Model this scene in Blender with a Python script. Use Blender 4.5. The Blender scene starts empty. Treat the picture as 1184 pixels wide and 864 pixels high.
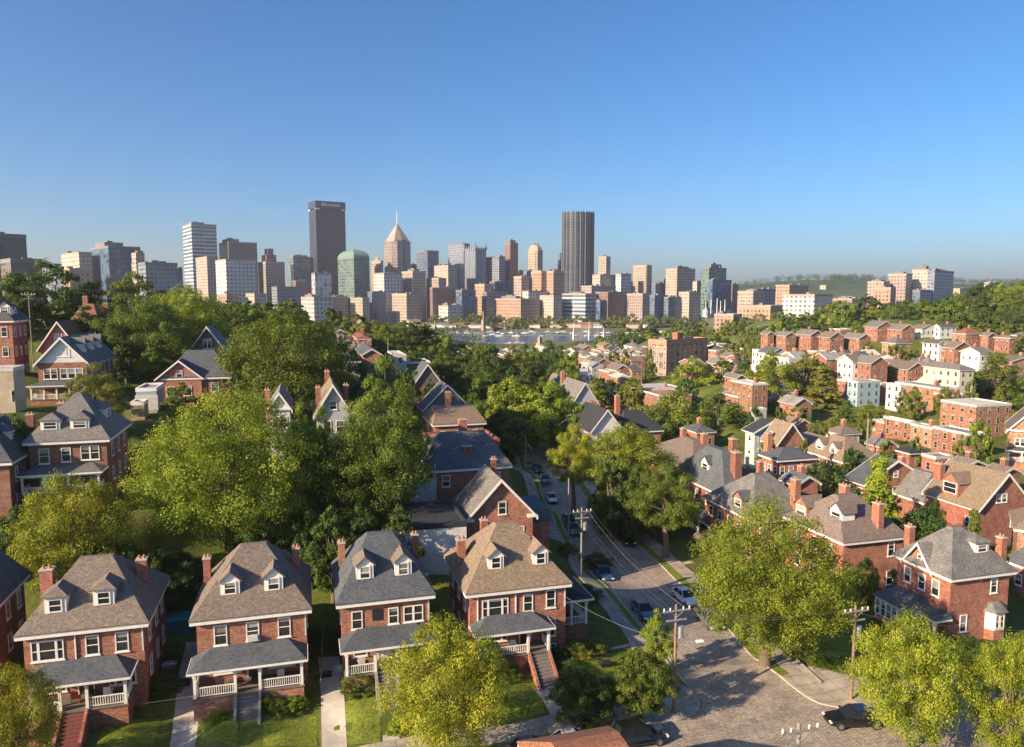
import bpy, math, random
import numpy as np
R = math.radians
random.seed(7); RNG = np.random.default_rng(7)
SC = bpy.context.scene
COL = SC.collection
# ------------------------------------------------------------------ camera model (photo pixels 1184 x 864)
F = 860.0; PITCH = R(6.0); H = 35.0
CP, SP = math.cos(PITCH), math.sin(PITCH)
def ray(u, v):
    a = (u-592)/F; b = (432-v)/F
    return a, CP+b*SP, -SP+b*CP
def P(u, v, Y):
    a, dy, dz = ray(u, v); t = Y/dy
    return (a*t, Y, H+dz*t)
def G(u, v, z):
    a, dy, dz = ray(u, v); t = (z-H)/dz
    return (a*t, dy*t, z)
def proj(p):
    x, y, z = p[0], p[1], p[2]-H
    d = y*CP - z*SP; w = y*SP + z*CP
    return (592+F*x/d, 432-F*w/d)
A0 = R(15.7)
# ------------------------------------------------------------------ terrain
CT = []     # control points x,y,z
def ct(*rows):
    for (u, v, z) in rows: CT.append(G(u, v, z))
def cy(*rows):
    for (u, v, Y) in rows: CT.append(P(u, v, Y))
ct((-200,900,.3),(0,864,.4),(200,864,.4),(380,862,.3),(600,862,0),(760,860,0),(900,864,0),(1050,860,0),(1184,850,0),(1400,850,0))
ct((808,811,0),(870,811,0),(933,808,0),(770,765,-.4),(860,760,-.4),(732,713,-1),(765,700,-1),(799,689,-1),(700,660,-2),(740,670,-1.6),(680,637,-2.5),(710,637,-2.5),(741,634,-2.5),
   (650,585,-2.5),(622,545,-2),(650,545,-2),(590,500,-2),(600,510,-2))
ct((700,790,.4),(660,800,.5),(640,735,1.2),(700,740,.2),(690,700,-.4),(650,630,-1.5))
ct((888,768,.3),(960,770,.3),(1000,780,.3),(1050,760,.3),(1150,760,.3),(830,650,-1.5),(800,640,-2))
CT += [(-31,54,1.5),(-22,56,1.5),(-12,59,1.5),(-3,62,1.3),(5,66,1.0),(-30,64,2.0),(-20,67,2.2),(-10,70,2.2),(0,74,2.0),(-45,62,3.5),(-60,66,6)]
CT += [(-30,51,.6),(-20,53,.6),(-10,55.5,.5)]
cy((250,650,82),(430,620,88),(25,588,84),(140,585,88),(90,467,118),(145,462,124),(165,478,112),(225,457,132),(5,430,138),(10,478,106))
CT += [(-62,104,16),(-46,104,14.5),(-28,98,8),(-25,112,11),(-10,100,4.5),(4,100,1.5),(6,84,.6),(-36,150,19),(-50,165,23),(-90,170,25),(-110,190,28),(-120,240,31),(-170,300,32),
       (-60,220,24),(-100,300,27),(-30,180,14),(-40,260,17),(-70,380,14),(-20,230,6),(-15,140,6),(8,150,0),(-10,170,4),(-140,130,24),(-90,120,20),(-200,420,30),(-130,420,18),(-60,500,-4),(-250,520,26),(-160,560,4),(-300,620,14)]
CT += [(25,130,-2.5),(40,110,-2.5),(60,100,-2.5),(50,88,-1.5),(80,95,-2),(45,150,-3),(80,150,-2.5),(110,140,-1),(30,200,-4),(20,250,-7),(60,260,-7.5),(0,320,-9),(50,330,-11),(90,390,-12),(150,390,-9),
       (100,190,-1.8),(140,200,-1.4),(120,240,-1.2),(160,240,0),(90,240,-2),(110,300,1.5),(150,270,2.5),(190,260,4),(100,330,5),(140,335,7.5),(170,330,8),(200,320,9),(140,365,12),(190,365,13),(240,350,14),
       (160,420,18),(210,410,22),(260,420,27),(330,430,30),(230,480,26),(300,520,28),(150,480,10),(130,560,4),(240,640,14),(400,600,26),(120,460,-4),(60,500,-14),(0,450,-13),(100,650,-15),(200,760,-12),(350,1000,6),(480,1100,9),(620,1100,10),(560,900,12),(700,900,14)]
CT += [(x,y,-17) for x in (-400,-200,0,150) for y in (640,780)] + [(x,y,-16) for x in (-900,-500,-200,0,200) for y in (1180,1400,1700,2200)] + [(450,1700,-12),(-1500,1700,-10),(900,1700,0),(900,2300,0),(450,1350,-8)]
CT += [(-450,700,6),(-300,850,-10),(-600,900,0)]
CT += [(700,2700,20),(1000,3000,60),(1300,3200,100),(1700,3400,90),(2200,3400,80),(1000,3900,60),(300,3200,-10),(-800,3500,-14),(-2500,3500,-14),(3000,3000,50),
       (0,6000,-16),(-4000,6000,-16),(4000,6000,10),(0,9000,-16),(-6000,9000,-16),(6000,9000,-16)]
CT += [(0,0,0),(-60,30,2),(60,30,0),(-30,35,.3),(10,40,0),(40,45,0),(-100,60,14),(100,60,1)]
EXTRA = []
_ct = None
def _gz(x, y):
    global _ct
    if _ct is None: _ct = np.array(CT+EXTRA)
    x = np.atleast_1d(np.asarray(x, float)); y = np.atleast_1d(np.asarray(y, float))
    out = np.empty(x.shape)
    for i in range(0, len(x), 4000):
        xs = x[i:i+4000, None]; ys = y[i:i+4000, None]
        d2 = (xs-_ct[None, :, 0])**2 + (ys-_ct[None, :, 1])**2
        eps = (0.018*np.hypot(xs, ys))**2 + .6
        w = (d2+eps)**-1.9
        out[i:i+4000] = (w*_ct[None, :, 2]).sum(1)/w.sum(1)
    # river bed
    def ss(a, b, t):
        t = np.clip((t-a)/(b-a), 0, 1); return t*t*(3-2*t)
    riv = ss(815, 840, y)*(1-ss(1125, 1145, y))*ss(-215, -190, x)*(1-ss(245, 275, x))
    out = out*(1-riv) + (-26)*riv
    return out
def gz(x, y): return float(_gz(x, y)[0])
def ground_hit(u, v, ymax=3000):
    """world point where the ray through a pixel meets the ground"""
    a, dy, dz = ray(u, v)
    Y = np.geomspace(30, ymax, 500); X = a/dy*Y; Z = H+dz/dy*Y
    g = _gz(X, Y); k = np.argmax(Z < g)
    if k == 0: return (float(X[-1]), float(Y[-1]), float(g[-1]))
    f0 = Z[k-1]-g[k-1]; f1 = g[k]-Z[k]; t = f0/(f0+f1)
    y = Y[k-1]+(Y[k]-Y[k-1])*t; x = a/dy*y
    return (float(x), float(y), gz(x, y))
# ------------------------------------------------------------------ tagging
LABELS = {}
LM = []           # landmarks (u, v, phrase)
def tag(o, label, cat, group=None, kind=None):
    if label:
        o['label'] = label; LABELS.setdefault(label, []).append(o)
    if cat: o['category'] = cat
    if group: o['group'] = group
    if kind: o['kind'] = kind
    return o
def empty(name, loc, rz=0):
    o = bpy.data.objects.new(name, None); COL.objects.link(o)
    o.location = loc; o.rotation_euler = (0, 0, rz); o.empty_display_size = .3
    return o
PENDING = []
def auto(o, desc, u, v, cat, group=None):
    PENDING.append((o, desc, u, v, cat, group)); o['category'] = cat
    if group: o['group'] = group
def rel(u, v, l):
    du, dv = u-l[0], v-l[1]
    if abs(du) > abs(dv)*1.1:
        far = '' if abs(du) < 45 else 'well '
        return far+('right of' if du > 0 else 'left of')
    far = '' if abs(dv) < 40 else 'well '
    return far+('below' if dv > 0 else 'above')
def resolve_labels():
    used = set(LABELS)
    for o, desc, u, v, cat, group in PENDING:
        ls = sorted(LM, key=lambda l: abs(l[0]-u)+abs(l[1]-v)*1.3)
        done = None
        for l in ls[:3]:
            t = f"{desc} {rel(u,v,l)} {l[2]}"
            if t not in used and len(t.split()) <= 16: done = t; break
        if not done:
            short = desc.split()
            for i in range(0, 7):
                for j in range(i+1, 9):
                    t = f"{desc} between {ls[i][2]} and {ls[j][2]}"
                    if t not in used and len(t.split()) <= 16: done = t; break
                if done: break
        if not done:
            t0 = f"{desc} near {ls[0][2]}"; done = t0
        used.add(done); o['label'] = done
# ------------------------------------------------------------------ mesh builder
class MB:
    def __init__(s): s.v = []; s.f = []; s.m = []
    def add(s, pts, faces, m=0):
        n = len(s.v); s.v += [tuple(p) for p in pts]
        s.f += [tuple(n+i for i in f) for f in faces]; s.m += [m]*len(faces); return s
    def box(s, x0, x1, y0, y1, z0, z1, m=0, skip=''):
        p = [(x0,y0,z0),(x1,y0,z0),(x1,y1,z0),(x0,y1,z0),(x0,y0,z1),(x1,y0,z1),(x1,y1,z1),(x0,y1,z1)]
        fs = {'b':(0,3,2,1),'t':(4,5,6,7),'f':(0,1,5,4),'r':(1,2,6,5),'k':(2,3,7,6),'l':(3,0,4,7)}
        return s.add(p, [f for k, f in fs.items() if k not in skip], m)
    def tbox(s, x0, x1, y0, y1, z0, z1, tx=0, ty=0, m=0):
        p = [(x0,y0,z0),(x1,y0,z0),(x1,y1,z0),(x0,y1,z0),(x0+tx,y0+ty,z1),(x1-tx,y0+ty,z1),(x1-tx,y1-ty,z1),(x0+tx,y1-ty,z1)]
        return s.add(p, [(0,3,2,1),(4,5,6,7),(0,1,5,4),(1,2,6,5),(2,3,7,6),(3,0,4,7)], m)
    def prism(s, poly, z0, z1, m=0, cap=True, top=None):
        n = len(poly); q = top or poly
        p = [(x,y,z0) for x, y in poly]+[(x,y,z1) for x, y in q]
        fs = [(i,(i+1)%n,n+(i+1)%n,n+i) for i in range(n)]
        if cap: fs += [tuple(range(n,2*n)), tuple(reversed(range(n)))]
        return s.add(p, fs, m)
    def tube(s, p0, p1, r0, r1=None, n=6, m=0, cap=True):
        r1 = r0 if r1 is None else r1
        p0 = np.array(p0, float); p1 = np.array(p1, float); d = p1-p0; L = np.linalg.norm(d)
        if L < 1e-6: return s
        d /= L; a = np.array((0,0,1.)) if abs(d[2]) < .9 else np.array((1.,0,0))
        e = np.cross(d, a); e /= np.linalg.norm(e); g = np.cross(d, e)
        pts = []
        for q, r in ((p0,r0),(p1,r1)):
            for i in range(n):
                t = 2*math.pi*i/n; pts.append(tuple(q+r*(math.cos(t)*e+math.sin(t)*g)))
        fs = [(i,n+i,n+(i+1)%n,(i+1)%n) for i in range(n)]
        if cap: fs += [tuple(reversed(range(n,2*n))), tuple(range(n))]
        return s.add(pts, fs, m)
    def mesh(s, name, mats, smooth=False):
        me = bpy.data.meshes.new(name); me.from_pydata(s.v, [], s.f)
        for mt in mats: me.materials.append(mt)
        if len(mats) > 1: me.polygons.foreach_set('material_index', s.m)
        uvs = me.uv_layers.new(name='UVMap')
        me.update()
        uv = np.empty(len(me.loops)*2)
        V = s.v
        k = 0
        nr = np.empty(len(me.polygons)*3); me.polygons.foreach_get('normal', nr); nr = nr.reshape(-1, 3)
        for fi, f in enumerate(s.f):
            nx, ny, nz = nr[fi]
            h = math.hypot(nx, ny)
            if h < .05: t = (1,0,0); w = (0,1,0)
            else:
                t = (-ny/h, nx/h, 0)
                w = (-nx*nz/h, -ny*nz/h, h)
            for i in f:
                p = V[i]
                uv[k] = p[0]*t[0]+p[1]*t[1]; uv[k+1] = p[0]*w[0]+p[1]*w[1]+p[2]*w[2]; k += 2
        uvs.data.foreach_set('uv', uv)
        if smooth: me.polygons.foreach_set('use_smooth', [True]*len(me.polygons))
        return me
    def build(s, name, mats, parent=None, loc=None, rz=0, smooth=False):
        if not isinstance(mats, (list, tuple)): mats = [mats]
        return link(name, s.mesh(name, mats, smooth), parent, loc, rz)
def link(name, me, parent=None, loc=None, rz=0):
    o = bpy.data.objects.new(name, me); COL.objects.link(o)
    if parent: o.parent = parent
    if loc is not None: o.location = loc
    if rz: o.rotation_euler = (0, 0, rz)
    return o
def copy_tree(o, parent=None):
    c = o.copy(); COL.objects.link(c); c.parent = parent
    for ch in o.children: copy_tree(ch, c)
    return c
# ------------------------------------------------------------------ materials
def newmat(name):
    m = bpy.data.materials.new(name); m.use_nodes = True
    nt = m.node_tree; b = nt.nodes['Principled BSDF']
    return m, nt, b, nt.nodes, nt.links
def c4(c): return (c[0], c[1], c[2], 1)
def ramp(nt, fac, stops):
    r = nt.nodes.new('ShaderNodeValToRGB'); el = r.color_ramp.elements
    while len(el) < len(stops): el.new(.5)
    for e, (p, c) in zip(el, stops): e.position = p; e.color = c4(c) if len(c) == 3 else c
    nt.links.new(fac, r.inputs[0]); return r.outputs[0]
def noise(nt, vec, scale, detail=4, rough=.55):
    n = nt.nodes.new('ShaderNodeTexNoise'); n.inputs['Scale'].default_value = scale; n.inputs['Detail'].default_value = detail
    n.inputs['Roughness'].default_value = rough
    if vec is not None: nt.links.new(vec, n.inputs['Vector'])
    return n.outputs['Fac']
def mix(nt, a, b, fac, mode='MIX'):
    n = nt.nodes.new('ShaderNodeMix'); n.data_type = 'RGBA'; n.blend_type = mode
    for v, i in ((fac, 0), (a, 6), (b, 7)):
        if isinstance(v, (int, float)): n.inputs[i].default_value = v
        elif isinstance(v, tuple): n.inputs[i].default_value = c4(v)
        else: nt.links.new(v, n.inputs[i])
    return n.outputs[2]
def math_(nt, op, a, b=0, c=None):
    n = nt.nodes.new('ShaderNodeMath'); n.operation = op
    for i, v in enumerate((a, b) if c is None else (a, b, c)):
        if isinstance(v, (int, float)): n.inputs[i].default_value = v
        else: nt.links.new(v, n.inputs[i])
    return n.outputs[0]
def coord(nt, which='UV'):
    return nt.nodes.new('ShaderNodeTexCoord').outputs[which]
def bump(nt, b, h, dist, strength=.6):
    n = nt.nodes.new('ShaderNodeBump'); n.inputs['Distance'].default_value = dist; n.inputs['Strength'].default_value = strength
    nt.links.new(h, n.inputs['Height']); nt.links.new(n.outputs[0], b.inputs['Normal'])
def world_noise(nt, scale, detail=3):
    g = nt.nodes.new('ShaderNodeNewGeometry'); return noise(nt, g.outputs['Position'], scale, detail)
def hsv_random(nt, col, dv=.18, dh=.01):
    oi = nt.nodes.new('ShaderNodeObjectInfo')
    h = nt.nodes.new('ShaderNodeHueSaturation')
    nt.links.new(col, h.inputs['Color'])
    nt.links.new(math_(nt, 'MULTIPLY_ADD', oi.outputs['Random'], 2*dv, 1-dv), h.inputs['Value'])
    nt.links.new(math_(nt, 'MULTIPLY_ADD', math_(nt, 'FRACT', math_(nt, 'MULTIPLY', oi.outputs['Random'], 7.3)), 2*dh, .5-dh), h.inputs['Hue'])
    return h.outputs[0]
def plain(name, col, rough=.7, var=.12, nscale=3, metal=0, bumpd=0, objvar=0):
    m, nt, b, N, L = newmat(name)
    f = world_noise(nt, nscale, 5)
    c = ramp(nt, f, [(.25, tuple(x*(1-var) for x in col)), (.75, tuple(min(1, x*(1+var)) for x in col))])
    if objvar: c = hsv_random(nt, c, objvar)
    L.new(c, b.inputs['Base Color']); b.inputs['Roughness'].default_value = rough; b.inputs['Metallic'].default_value = metal
    if bumpd: bump(nt, b, f, bumpd)
    return m
def brick(name, col, mortar=(.36,.32,.28), bw=.26, bh=.10, var=.5, soot=.5, objvar=.12):
    m, nt, b, N, L = newmat(name); uv = coord(nt)
    t = N.new('ShaderNodeTexBrick'); L.new(uv, t.inputs['Vector'])
    t.inputs['Scale'].default_value = 1; t.inputs['Brick Width'].default_value = bw; t.inputs['Row Height'].default_value = bh
    t.inputs['Mortar Size'].default_value = .008; t.inputs['Bias'].default_value = -.1
    t.inputs['Color1'].default_value = c4(tuple(x*(1-var) for x in col)); t.inputs['Color2'].default_value = c4(tuple(x*(1+var*.7) for x in col)); t.inputs['Mortar'].default_value = c4(mortar)
    n1 = noise(nt, uv, .9, 6, .65)
    c = mix(nt, t.outputs['Color'], tuple(x*(1-soot) for x in col), ramp(nt, n1, [(.45,(0,0,0)),(.72,(.8,.8,.8))]))
    n2 = noise(nt, uv, 9, 3)
    c = mix(nt, c, ramp(nt, n2, [(.3,(.68,.66,.66)),(.7,(1.22,1.2,1.18))]), 1.0, 'MULTIPLY')
    if objvar: c = hsv_random(nt, c, objvar)
    L.new(c, b.inputs['Base Color']); b.inputs['Roughness'].default_value = .85
    b.inputs['Specular IOR Level'].default_value = .25
    bump(nt, b, t.outputs['Fac'], -.01, .5)
    return m
def shingle(name, col, col2=None, rw=.26, rh=.15, objvar=.1, patch=.5):
    col2 = col2 or tuple(x*.6 for x in col)
    m, nt, b, N, L = newmat(name); uv = coord(nt)
    t = N.new('ShaderNodeTexBrick'); L.new(uv, t.inputs['Vector'])
    t.inputs['Scale'].default_value = 1; t.inputs['Brick Width'].default_value = rw; t.inputs['Row Height'].default_value = rh
    t.inputs['Mortar Size'].default_value = .012; t.inputs['Bias'].default_value = 0
    t.inputs['Color1'].default_value = c4(tuple(x*.72 for x in col)); t.inputs['Color2'].default_value = c4(tuple(x*1.22 for x in col)); t.inputs['Mortar'].default_value = c4(tuple(x*.45 for x in col))
    n1 = noise(nt, uv, .55, 6, .7)
    c = mix(nt, t.outputs['Color'], col2, ramp(nt, n1, [(.40,(0,0,0)),(.66,(patch,)*3)]))
    n2 = noise(nt, uv, 5, 4, .7)
    c = mix(nt, c, ramp(nt, n2, [(.3,(.62,.63,.66)),(.7,(1.32,1.28,1.22))]), 1.0, 'MULTIPLY')
    if objvar: c = hsv_random(nt, c, objvar)
    L.new(c, b.inputs['Base Color']); b.inputs['Roughness'].default_value = .8
    b.inputs['Specular IOR Level'].default_value = .3
    bump(nt, b, t.outputs['Fac'], -.015, .5)
    return m
def siding(name, col, rh=.16, var=.12):
    m, nt, b, N, L = newmat(name); uv = coord(nt)
    s = N.new('ShaderNodeSeparateXYZ'); L.new(uv, s.inputs[0])
    f = math_(nt, 'FRACT', math_(nt, 'DIVIDE', s.outputs[1], rh))
    c = ramp(nt, f, [(0, tuple(x*.62 for x in col)), (.16, col), (1, col)])
    n = noise(nt, uv, 1.3, 6, .7)
    c = mix(nt, c, ramp(nt, n, [(.35,(1-var*1.6,)*3),(.6,(1,1,1))]), 1.0, 'MULTIPLY')
    L.new(c, b.inputs['Base Color']); b.inputs['Roughness'].default_value = .6
    bump(nt, b, f, .02, .5)
    return m
def facade(name, wall, glass, fh=4.0, bw=4.0, wf=.6, wh=.55, gr=.12, var=.2, metal=0.0, spandrel=None):
    """wall with a grid of glazed openings: the wall's own pattern, laid out in metres"""
    m, nt, b, N, L = newmat(name); uv = coord(nt)
    s = N.new('ShaderNodeSeparateXYZ'); L.new(uv, s.inputs[0])
    u = math_(nt, 'DIVIDE', s.outputs[0], bw); v = math_(nt, 'DIVIDE', s.outputs[1], fh)
    fu = math_(nt, 'FRACT', u); fv = math_(nt, 'FRACT', v)
    mu = math_(nt, 'LESS_THAN', math_(nt, 'ABSOLUTE', math_(nt, 'SUBTRACT', fu, .5)), wf/2)
    mv = math_(nt, 'LESS_THAN', math_(nt, 'ABSOLUTE', math_(nt, 'SUBTRACT', fv, .5)), wh/2)
    k = math_(nt, 'MULTIPLY', mu, mv)
    cv = N.new('ShaderNodeCombineXYZ'); L.new(math_(nt, 'FLOOR', u), cv.inputs[0]); L.new(math_(nt, 'FLOOR', v), cv.inputs[1])
    wn = N.new('ShaderNodeTexWhiteNoise'); L.new(cv.outputs[0], wn.inputs['Vector'])
    g = mix(nt, tuple(x*(1-var*2) for x in glass), tuple(min(1, x*(1+var*5)+.03) for x in glass), wn.outputs['Value'])
    n = noise(nt, uv, .05, 4, .6)
    w = mix(nt, wall, ramp(nt, n, [(.3,(.82,.82,.84)),(.7,(1.1,1.1,1.08))]), 1.0, 'MULTIPLY')
    if spandrel: w = mix(nt, w, spandrel, mu)
    w = hsv_random(nt, w, .08, .006)
    L.new(mix(nt, w, g, k), b.inputs['Base Color'])
    L.new(math_(nt, 'MULTIPLY_ADD', k, gr-.75, .75), b.inputs['Roughness'])
    b.inputs['Metallic'].default_value = metal
    return m
def glass(name, base=(.02,.025,.03), blind=(.34,.34,.32), rough=.06):
    m, nt, b, N, L = newmat(name)
    oi = N.new('ShaderNodeObjectInfo'); tc = N.new('ShaderNodeTexCoord')
    s = N.new('ShaderNodeSeparateXYZ'); L.new(tc.outputs['Generated'], s.inputs[0])
    lev = math_(nt, 'MULTIPLY_ADD', oi.outputs['Random'], -1.0, 1.15)
    k = math_(nt, 'GREATER_THAN', s.outputs[2], lev)
    r2 = math_(nt, 'FRACT', math_(nt, 'MULTIPLY', oi.outputs['Random'], 13.7))
    bl = mix(nt, tuple(x*.45 for x in blind), blind, r2)
    L.new(mix(nt, base, bl, k), b.inputs['Base Color'])
    b.inputs['Roughness'].default_value = rough; b.inputs['Specular IOR Level'].default_value = .8
    return m
def foliage(name):
    m, nt, b, N, L = newmat(name)
    g = N.new('ShaderNodeNewGeometry'); oi = N.new('ShaderNodeObjectInfo')
    tc = coord(nt, 'Object')
    n = noise(nt, tc, .38, 3, .6)
    base = oi.outputs['Color']
    c = mix(nt, base, ramp(nt, n, [(.32,(.72,.84,.75)),(.52,(1,1,1)),(.74,(1.3,1.15,.8))]), 1.0, 'MULTIPLY')
    c = mix(nt, c, ramp(nt, g.outputs['Random Per Island'], [(0,(.65,.7,.62)),(.6,(1,1,1)),(.94,(1.3,1.25,1)),(1,(1.6,1.3,.9))]), 1.0, 'MULTIPLY')
    hs = N.new('ShaderNodeHueSaturation'); L.new(c, hs.inputs['Color'])
    L.new(math_(nt, 'MULTIPLY_ADD', oi.outputs['Random'], .03, .487), hs.inputs['Hue'])
    L.new(math_(nt, 'MULTIPLY_ADD', math_(nt, 'FRACT', math_(nt, 'MULTIPLY', oi.outputs['Random'], 5.1)), .4, .8), hs.inputs['Value'])
    c = hs.outputs[0]
    N.remove(b)
    d = N.new('ShaderNodeBsdfPrincipled'); L.new(c, d.inputs['Base Color']); d.inputs['Roughness'].default_value = .55; d.inputs['Specular IOR Level'].default_value = .25
    tr = N.new('ShaderNodeBsdfTranslucent'); L.new(mix(nt, c, (1.35,1.25,.5), 1.0, 'MULTIPLY'), tr.inputs['Color'])
    ms = N.new('ShaderNodeMixShader'); ms.inputs[0].default_value = .38
    L.new(d.outputs[0], ms.inputs[1]); L.new(tr.outputs[0], ms.inputs[2])
    L.new(ms.outputs[0], N['Material Output'].inputs['Surface'])
    return m
M = {}
M['brick'] = brick('red_brick', (.42,.145,.085))
M['brick_dark'] = brick('dark_red_brick', (.29,.10,.065))
M['brick_orange'] = brick('orange_brick', (.36,.165,.10), bw=.4, bh=.2)
M['brick_pale'] = brick('pale_brick', (.45,.27,.17), bw=.4, bh=.2)
M['brick_tan'] = brick('tan_brick', (.45,.34,.22), bw=.4, bh=.2)
M['roof_brown'] = shingle('brown_shingle', (.21,.17,.145), (.12,.11,.11))
M['roof_slate'] = shingle('slate_shingle', (.085,.10,.125), (.14,.14,.14))
M['roof_grey'] = shingle('grey_shingle', (.20,.19,.18), (.10,.10,.11))
M['roof_tan'] = shingle('tan_shingle', (.265,.205,.15), (.15,.12,.10))
M['roof_red'] = shingle('rust_shingle', (.30,.13,.08), (.17,.08,.06))
M['roof_dark'] = shingle('dark_shingle', (.045,.05,.062), (.03,.033,.04))
M['roof_worn'] = shingle('worn_grey_slate', (.24,.235,.22), (.10,.11,.13), patch=.95)
M['flat_roof'] = plain('flat_roof_membrane', (.20,.20,.20), .9, .35, .35, objvar=.25)
M['flat_pale'] = plain('pale_roof_membrane', (.48,.45,.40), .9, .25, .35, objvar=.15)
M['flat_rust'] = plain('rust_roof_membrane', (.33,.15,.10), .9, .25, .35)
M['trim'] = plain('white_painted_wood', (.72,.70,.67), .55, .10, 2.5)
M['trim_grey'] = plain('weathered_white_trim', (.50,.49,.47), .6, .2, 2.5)
M['white_siding'] = siding('white_siding', (.72,.71,.69))
M['blue_siding'] = siding('pale_blue_siding', (.30,.42,.52))
M['cream_siding'] = siding('cream_siding', (.62,.55,.43))
M['grey_siding'] = siding('grey_siding', (.46,.48,.50))
M['glass'] = glass('window_glass')
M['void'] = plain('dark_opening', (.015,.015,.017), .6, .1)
M['door'] = plain('dark_door', (.06,.035,.03), .4, .2)
M['concrete'] = plain('concrete', (.40,.365,.32), .9, .22, 1.2, bumpd=.01)
M['stone'] = plain('stone_steps', (.20,.185,.17), .9, .25, 2)
M['steps_wood'] = plain('weathered_grey_steps', (.17,.15,.145), .85, .25, 4)
M['steps_red'] = plain('red_painted_steps', (.16,.05,.045), .8, .25, 4)
M['floor'] = plain('porch_floor_boards', (.14,.12,.10), .7, .2, 4)
M['wood'] = plain('weathered_pole_wood', (.22,.145,.10), .85, .35, 5, bumpd=.01)
M['wood_grey'] = plain('grey_pole_wood', (.24,.22,.19), .85, .3, 5)
M['metal'] = plain('grey_metal', (.42,.43,.44), .45, .1, 5, metal=.6)
M['insulator'] = plain('white_insulator', (.75,.74,.72), .4, .05)
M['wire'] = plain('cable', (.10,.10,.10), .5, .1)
M['wire_lit'] = plain('sunlit_cable', (.30,.29,.27), .5, .1)  # paler copy of the cable, sunlight put into its colour
M['tyre'] = plain('tyre_rubber', (.02,.02,.02), .8, .1)
M['rim'] = plain('wheel_rim', (.4,.4,.42), .35, .1, metal=.8)
M['carglass'] = plain('car_glass', (.015,.02,.025), .05, .1)
M['lamp_white'] = plain('headlight_lens', (.7,.7,.7), .2, .05)
M['lamp_red'] = plain('tail_light_lens', (.35,.02,.02), .25, .1)
M['leaf'] = foliage('leaves')
M['bark'] = plain('bark', (.13,.10,.075), .9, .35, 6, bumpd=.03)
M['chair_red'] = plain('red_chair_paint', (.35,.07,.04), .5, .1)
M['pot'] = plain('terracotta', (.42,.17,.09), .8, .1)
M['sign_white'] = plain('sign_letters', (.55,.62,.66), .5, .02)
M['stucco'] = plain('tan_stucco', (.42,.35,.26), .9, .22, .6)
HAZE, SKY_STR, SUN_STR, EXPO = .0001, .076, 4.5, 1.3
# ------------------------------------------------------------------ windows
WC = {}
def win_mesh(w, h, kind):
    k = (round(w,2), round(h,2), kind)
    if k in WC: return WC[k]
    fr = MB(); pn = MB(); t = .09
    def unit(x0, x1):
        fr.box(x0, x0+t, -.07, .03, 0, h); fr.box(x1-t, x1, -.07, .03, 0, h)
        fr.box(x0+t, x1-t, -.07, .03, 0, t); fr.box(x0+t, x1-t, -.07, .03, h-t, h)
        fr.box(x0+t, x1-t, -.06, .02, h/2-.03, h/2+.03)
        pn.add([(x0+t,-.018,t),(x1-t,-.018,t),(x1-t,-.018,h-t),(x0+t,-.018,h-t)], [(0,1,2,3)])
    if kind == 'single': unit(-w/2, w/2)
    elif kind == 'pair': unit(-w/2, -.001); unit(.001, w/2)
    elif kind == 'triple': unit(-w/2, -w/4-.05); unit(-w/4-.048, w/4+.048); unit(w/4+.05, w/2)
    elif kind == 'arch':
        unit(-w/2, w/2); fr.prism([(-w/2,-.06),(w/2,-.06),(w/2,.02),(-w/2,.02)], h, h+.12)
    fr.box(-w/2-.08, w/2+.08, -.12, .03, -.09, -.002)       # sill
    WC[k] = (fr.mesh('window_frame', [M['trim']]), pn.mesh('window_pane', [M['glass']]))
    return WC[k]
SWC = {}
def win_simple(w, h, frame='trim'):
    k = (round(w,1), round(h,1), frame)
    if k in SWC: return SWC[k]
    b = MB(); t = .1
    b.box(-w/2, -w/2+t, -.06, .03, 0, h); b.box(w/2-t, w/2, -.06, .03, 0, h); b.box(-w/2+t, w/2-t, -.06, .03, 0, t); b.box(-w/2+t, w/2-t, -.06, .03, h-t, h)
    b.box(-w/2+t, w/2-t, -.05, .02, h/2-.035, h/2+.035)
    b.add([(-w/2+t,-.018,t),(w/2-t,-.018,t),(w/2-t,-.018,h-t),(-w/2+t,-.018,h-t)], [(0,1,2,3)], 1)
    SWC[k] = b.mesh('window', [M[frame], M['glass']])
    return SWC[k]
SIDE = {'F':0, 'R':R(90), 'B':R(180), 'L':R(-90)}
def side_loc(side, x, z, W, D, out=0.0):
    return {'F':(x,-D/2-out,z), 'R':(W/2+out,x,z), 'B':(-x,D/2+out,z), 'L':(-W/2-out,-x,z)}[side]
def add_window(root, side, x, z, w, h, W, D, kind='single', detail=True, frame='trim', out=0.0):
    loc = side_loc(side, x, z, W, D, out)
    if detail:
        fm, pm = win_mesh(w, h, kind)
        o = link('window', fm, root, loc, SIDE[side]); link('pane', pm, o)
    else:
        o = link('window', win_simple(w, h, frame), root, loc, SIDE[side])
    return o
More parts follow.
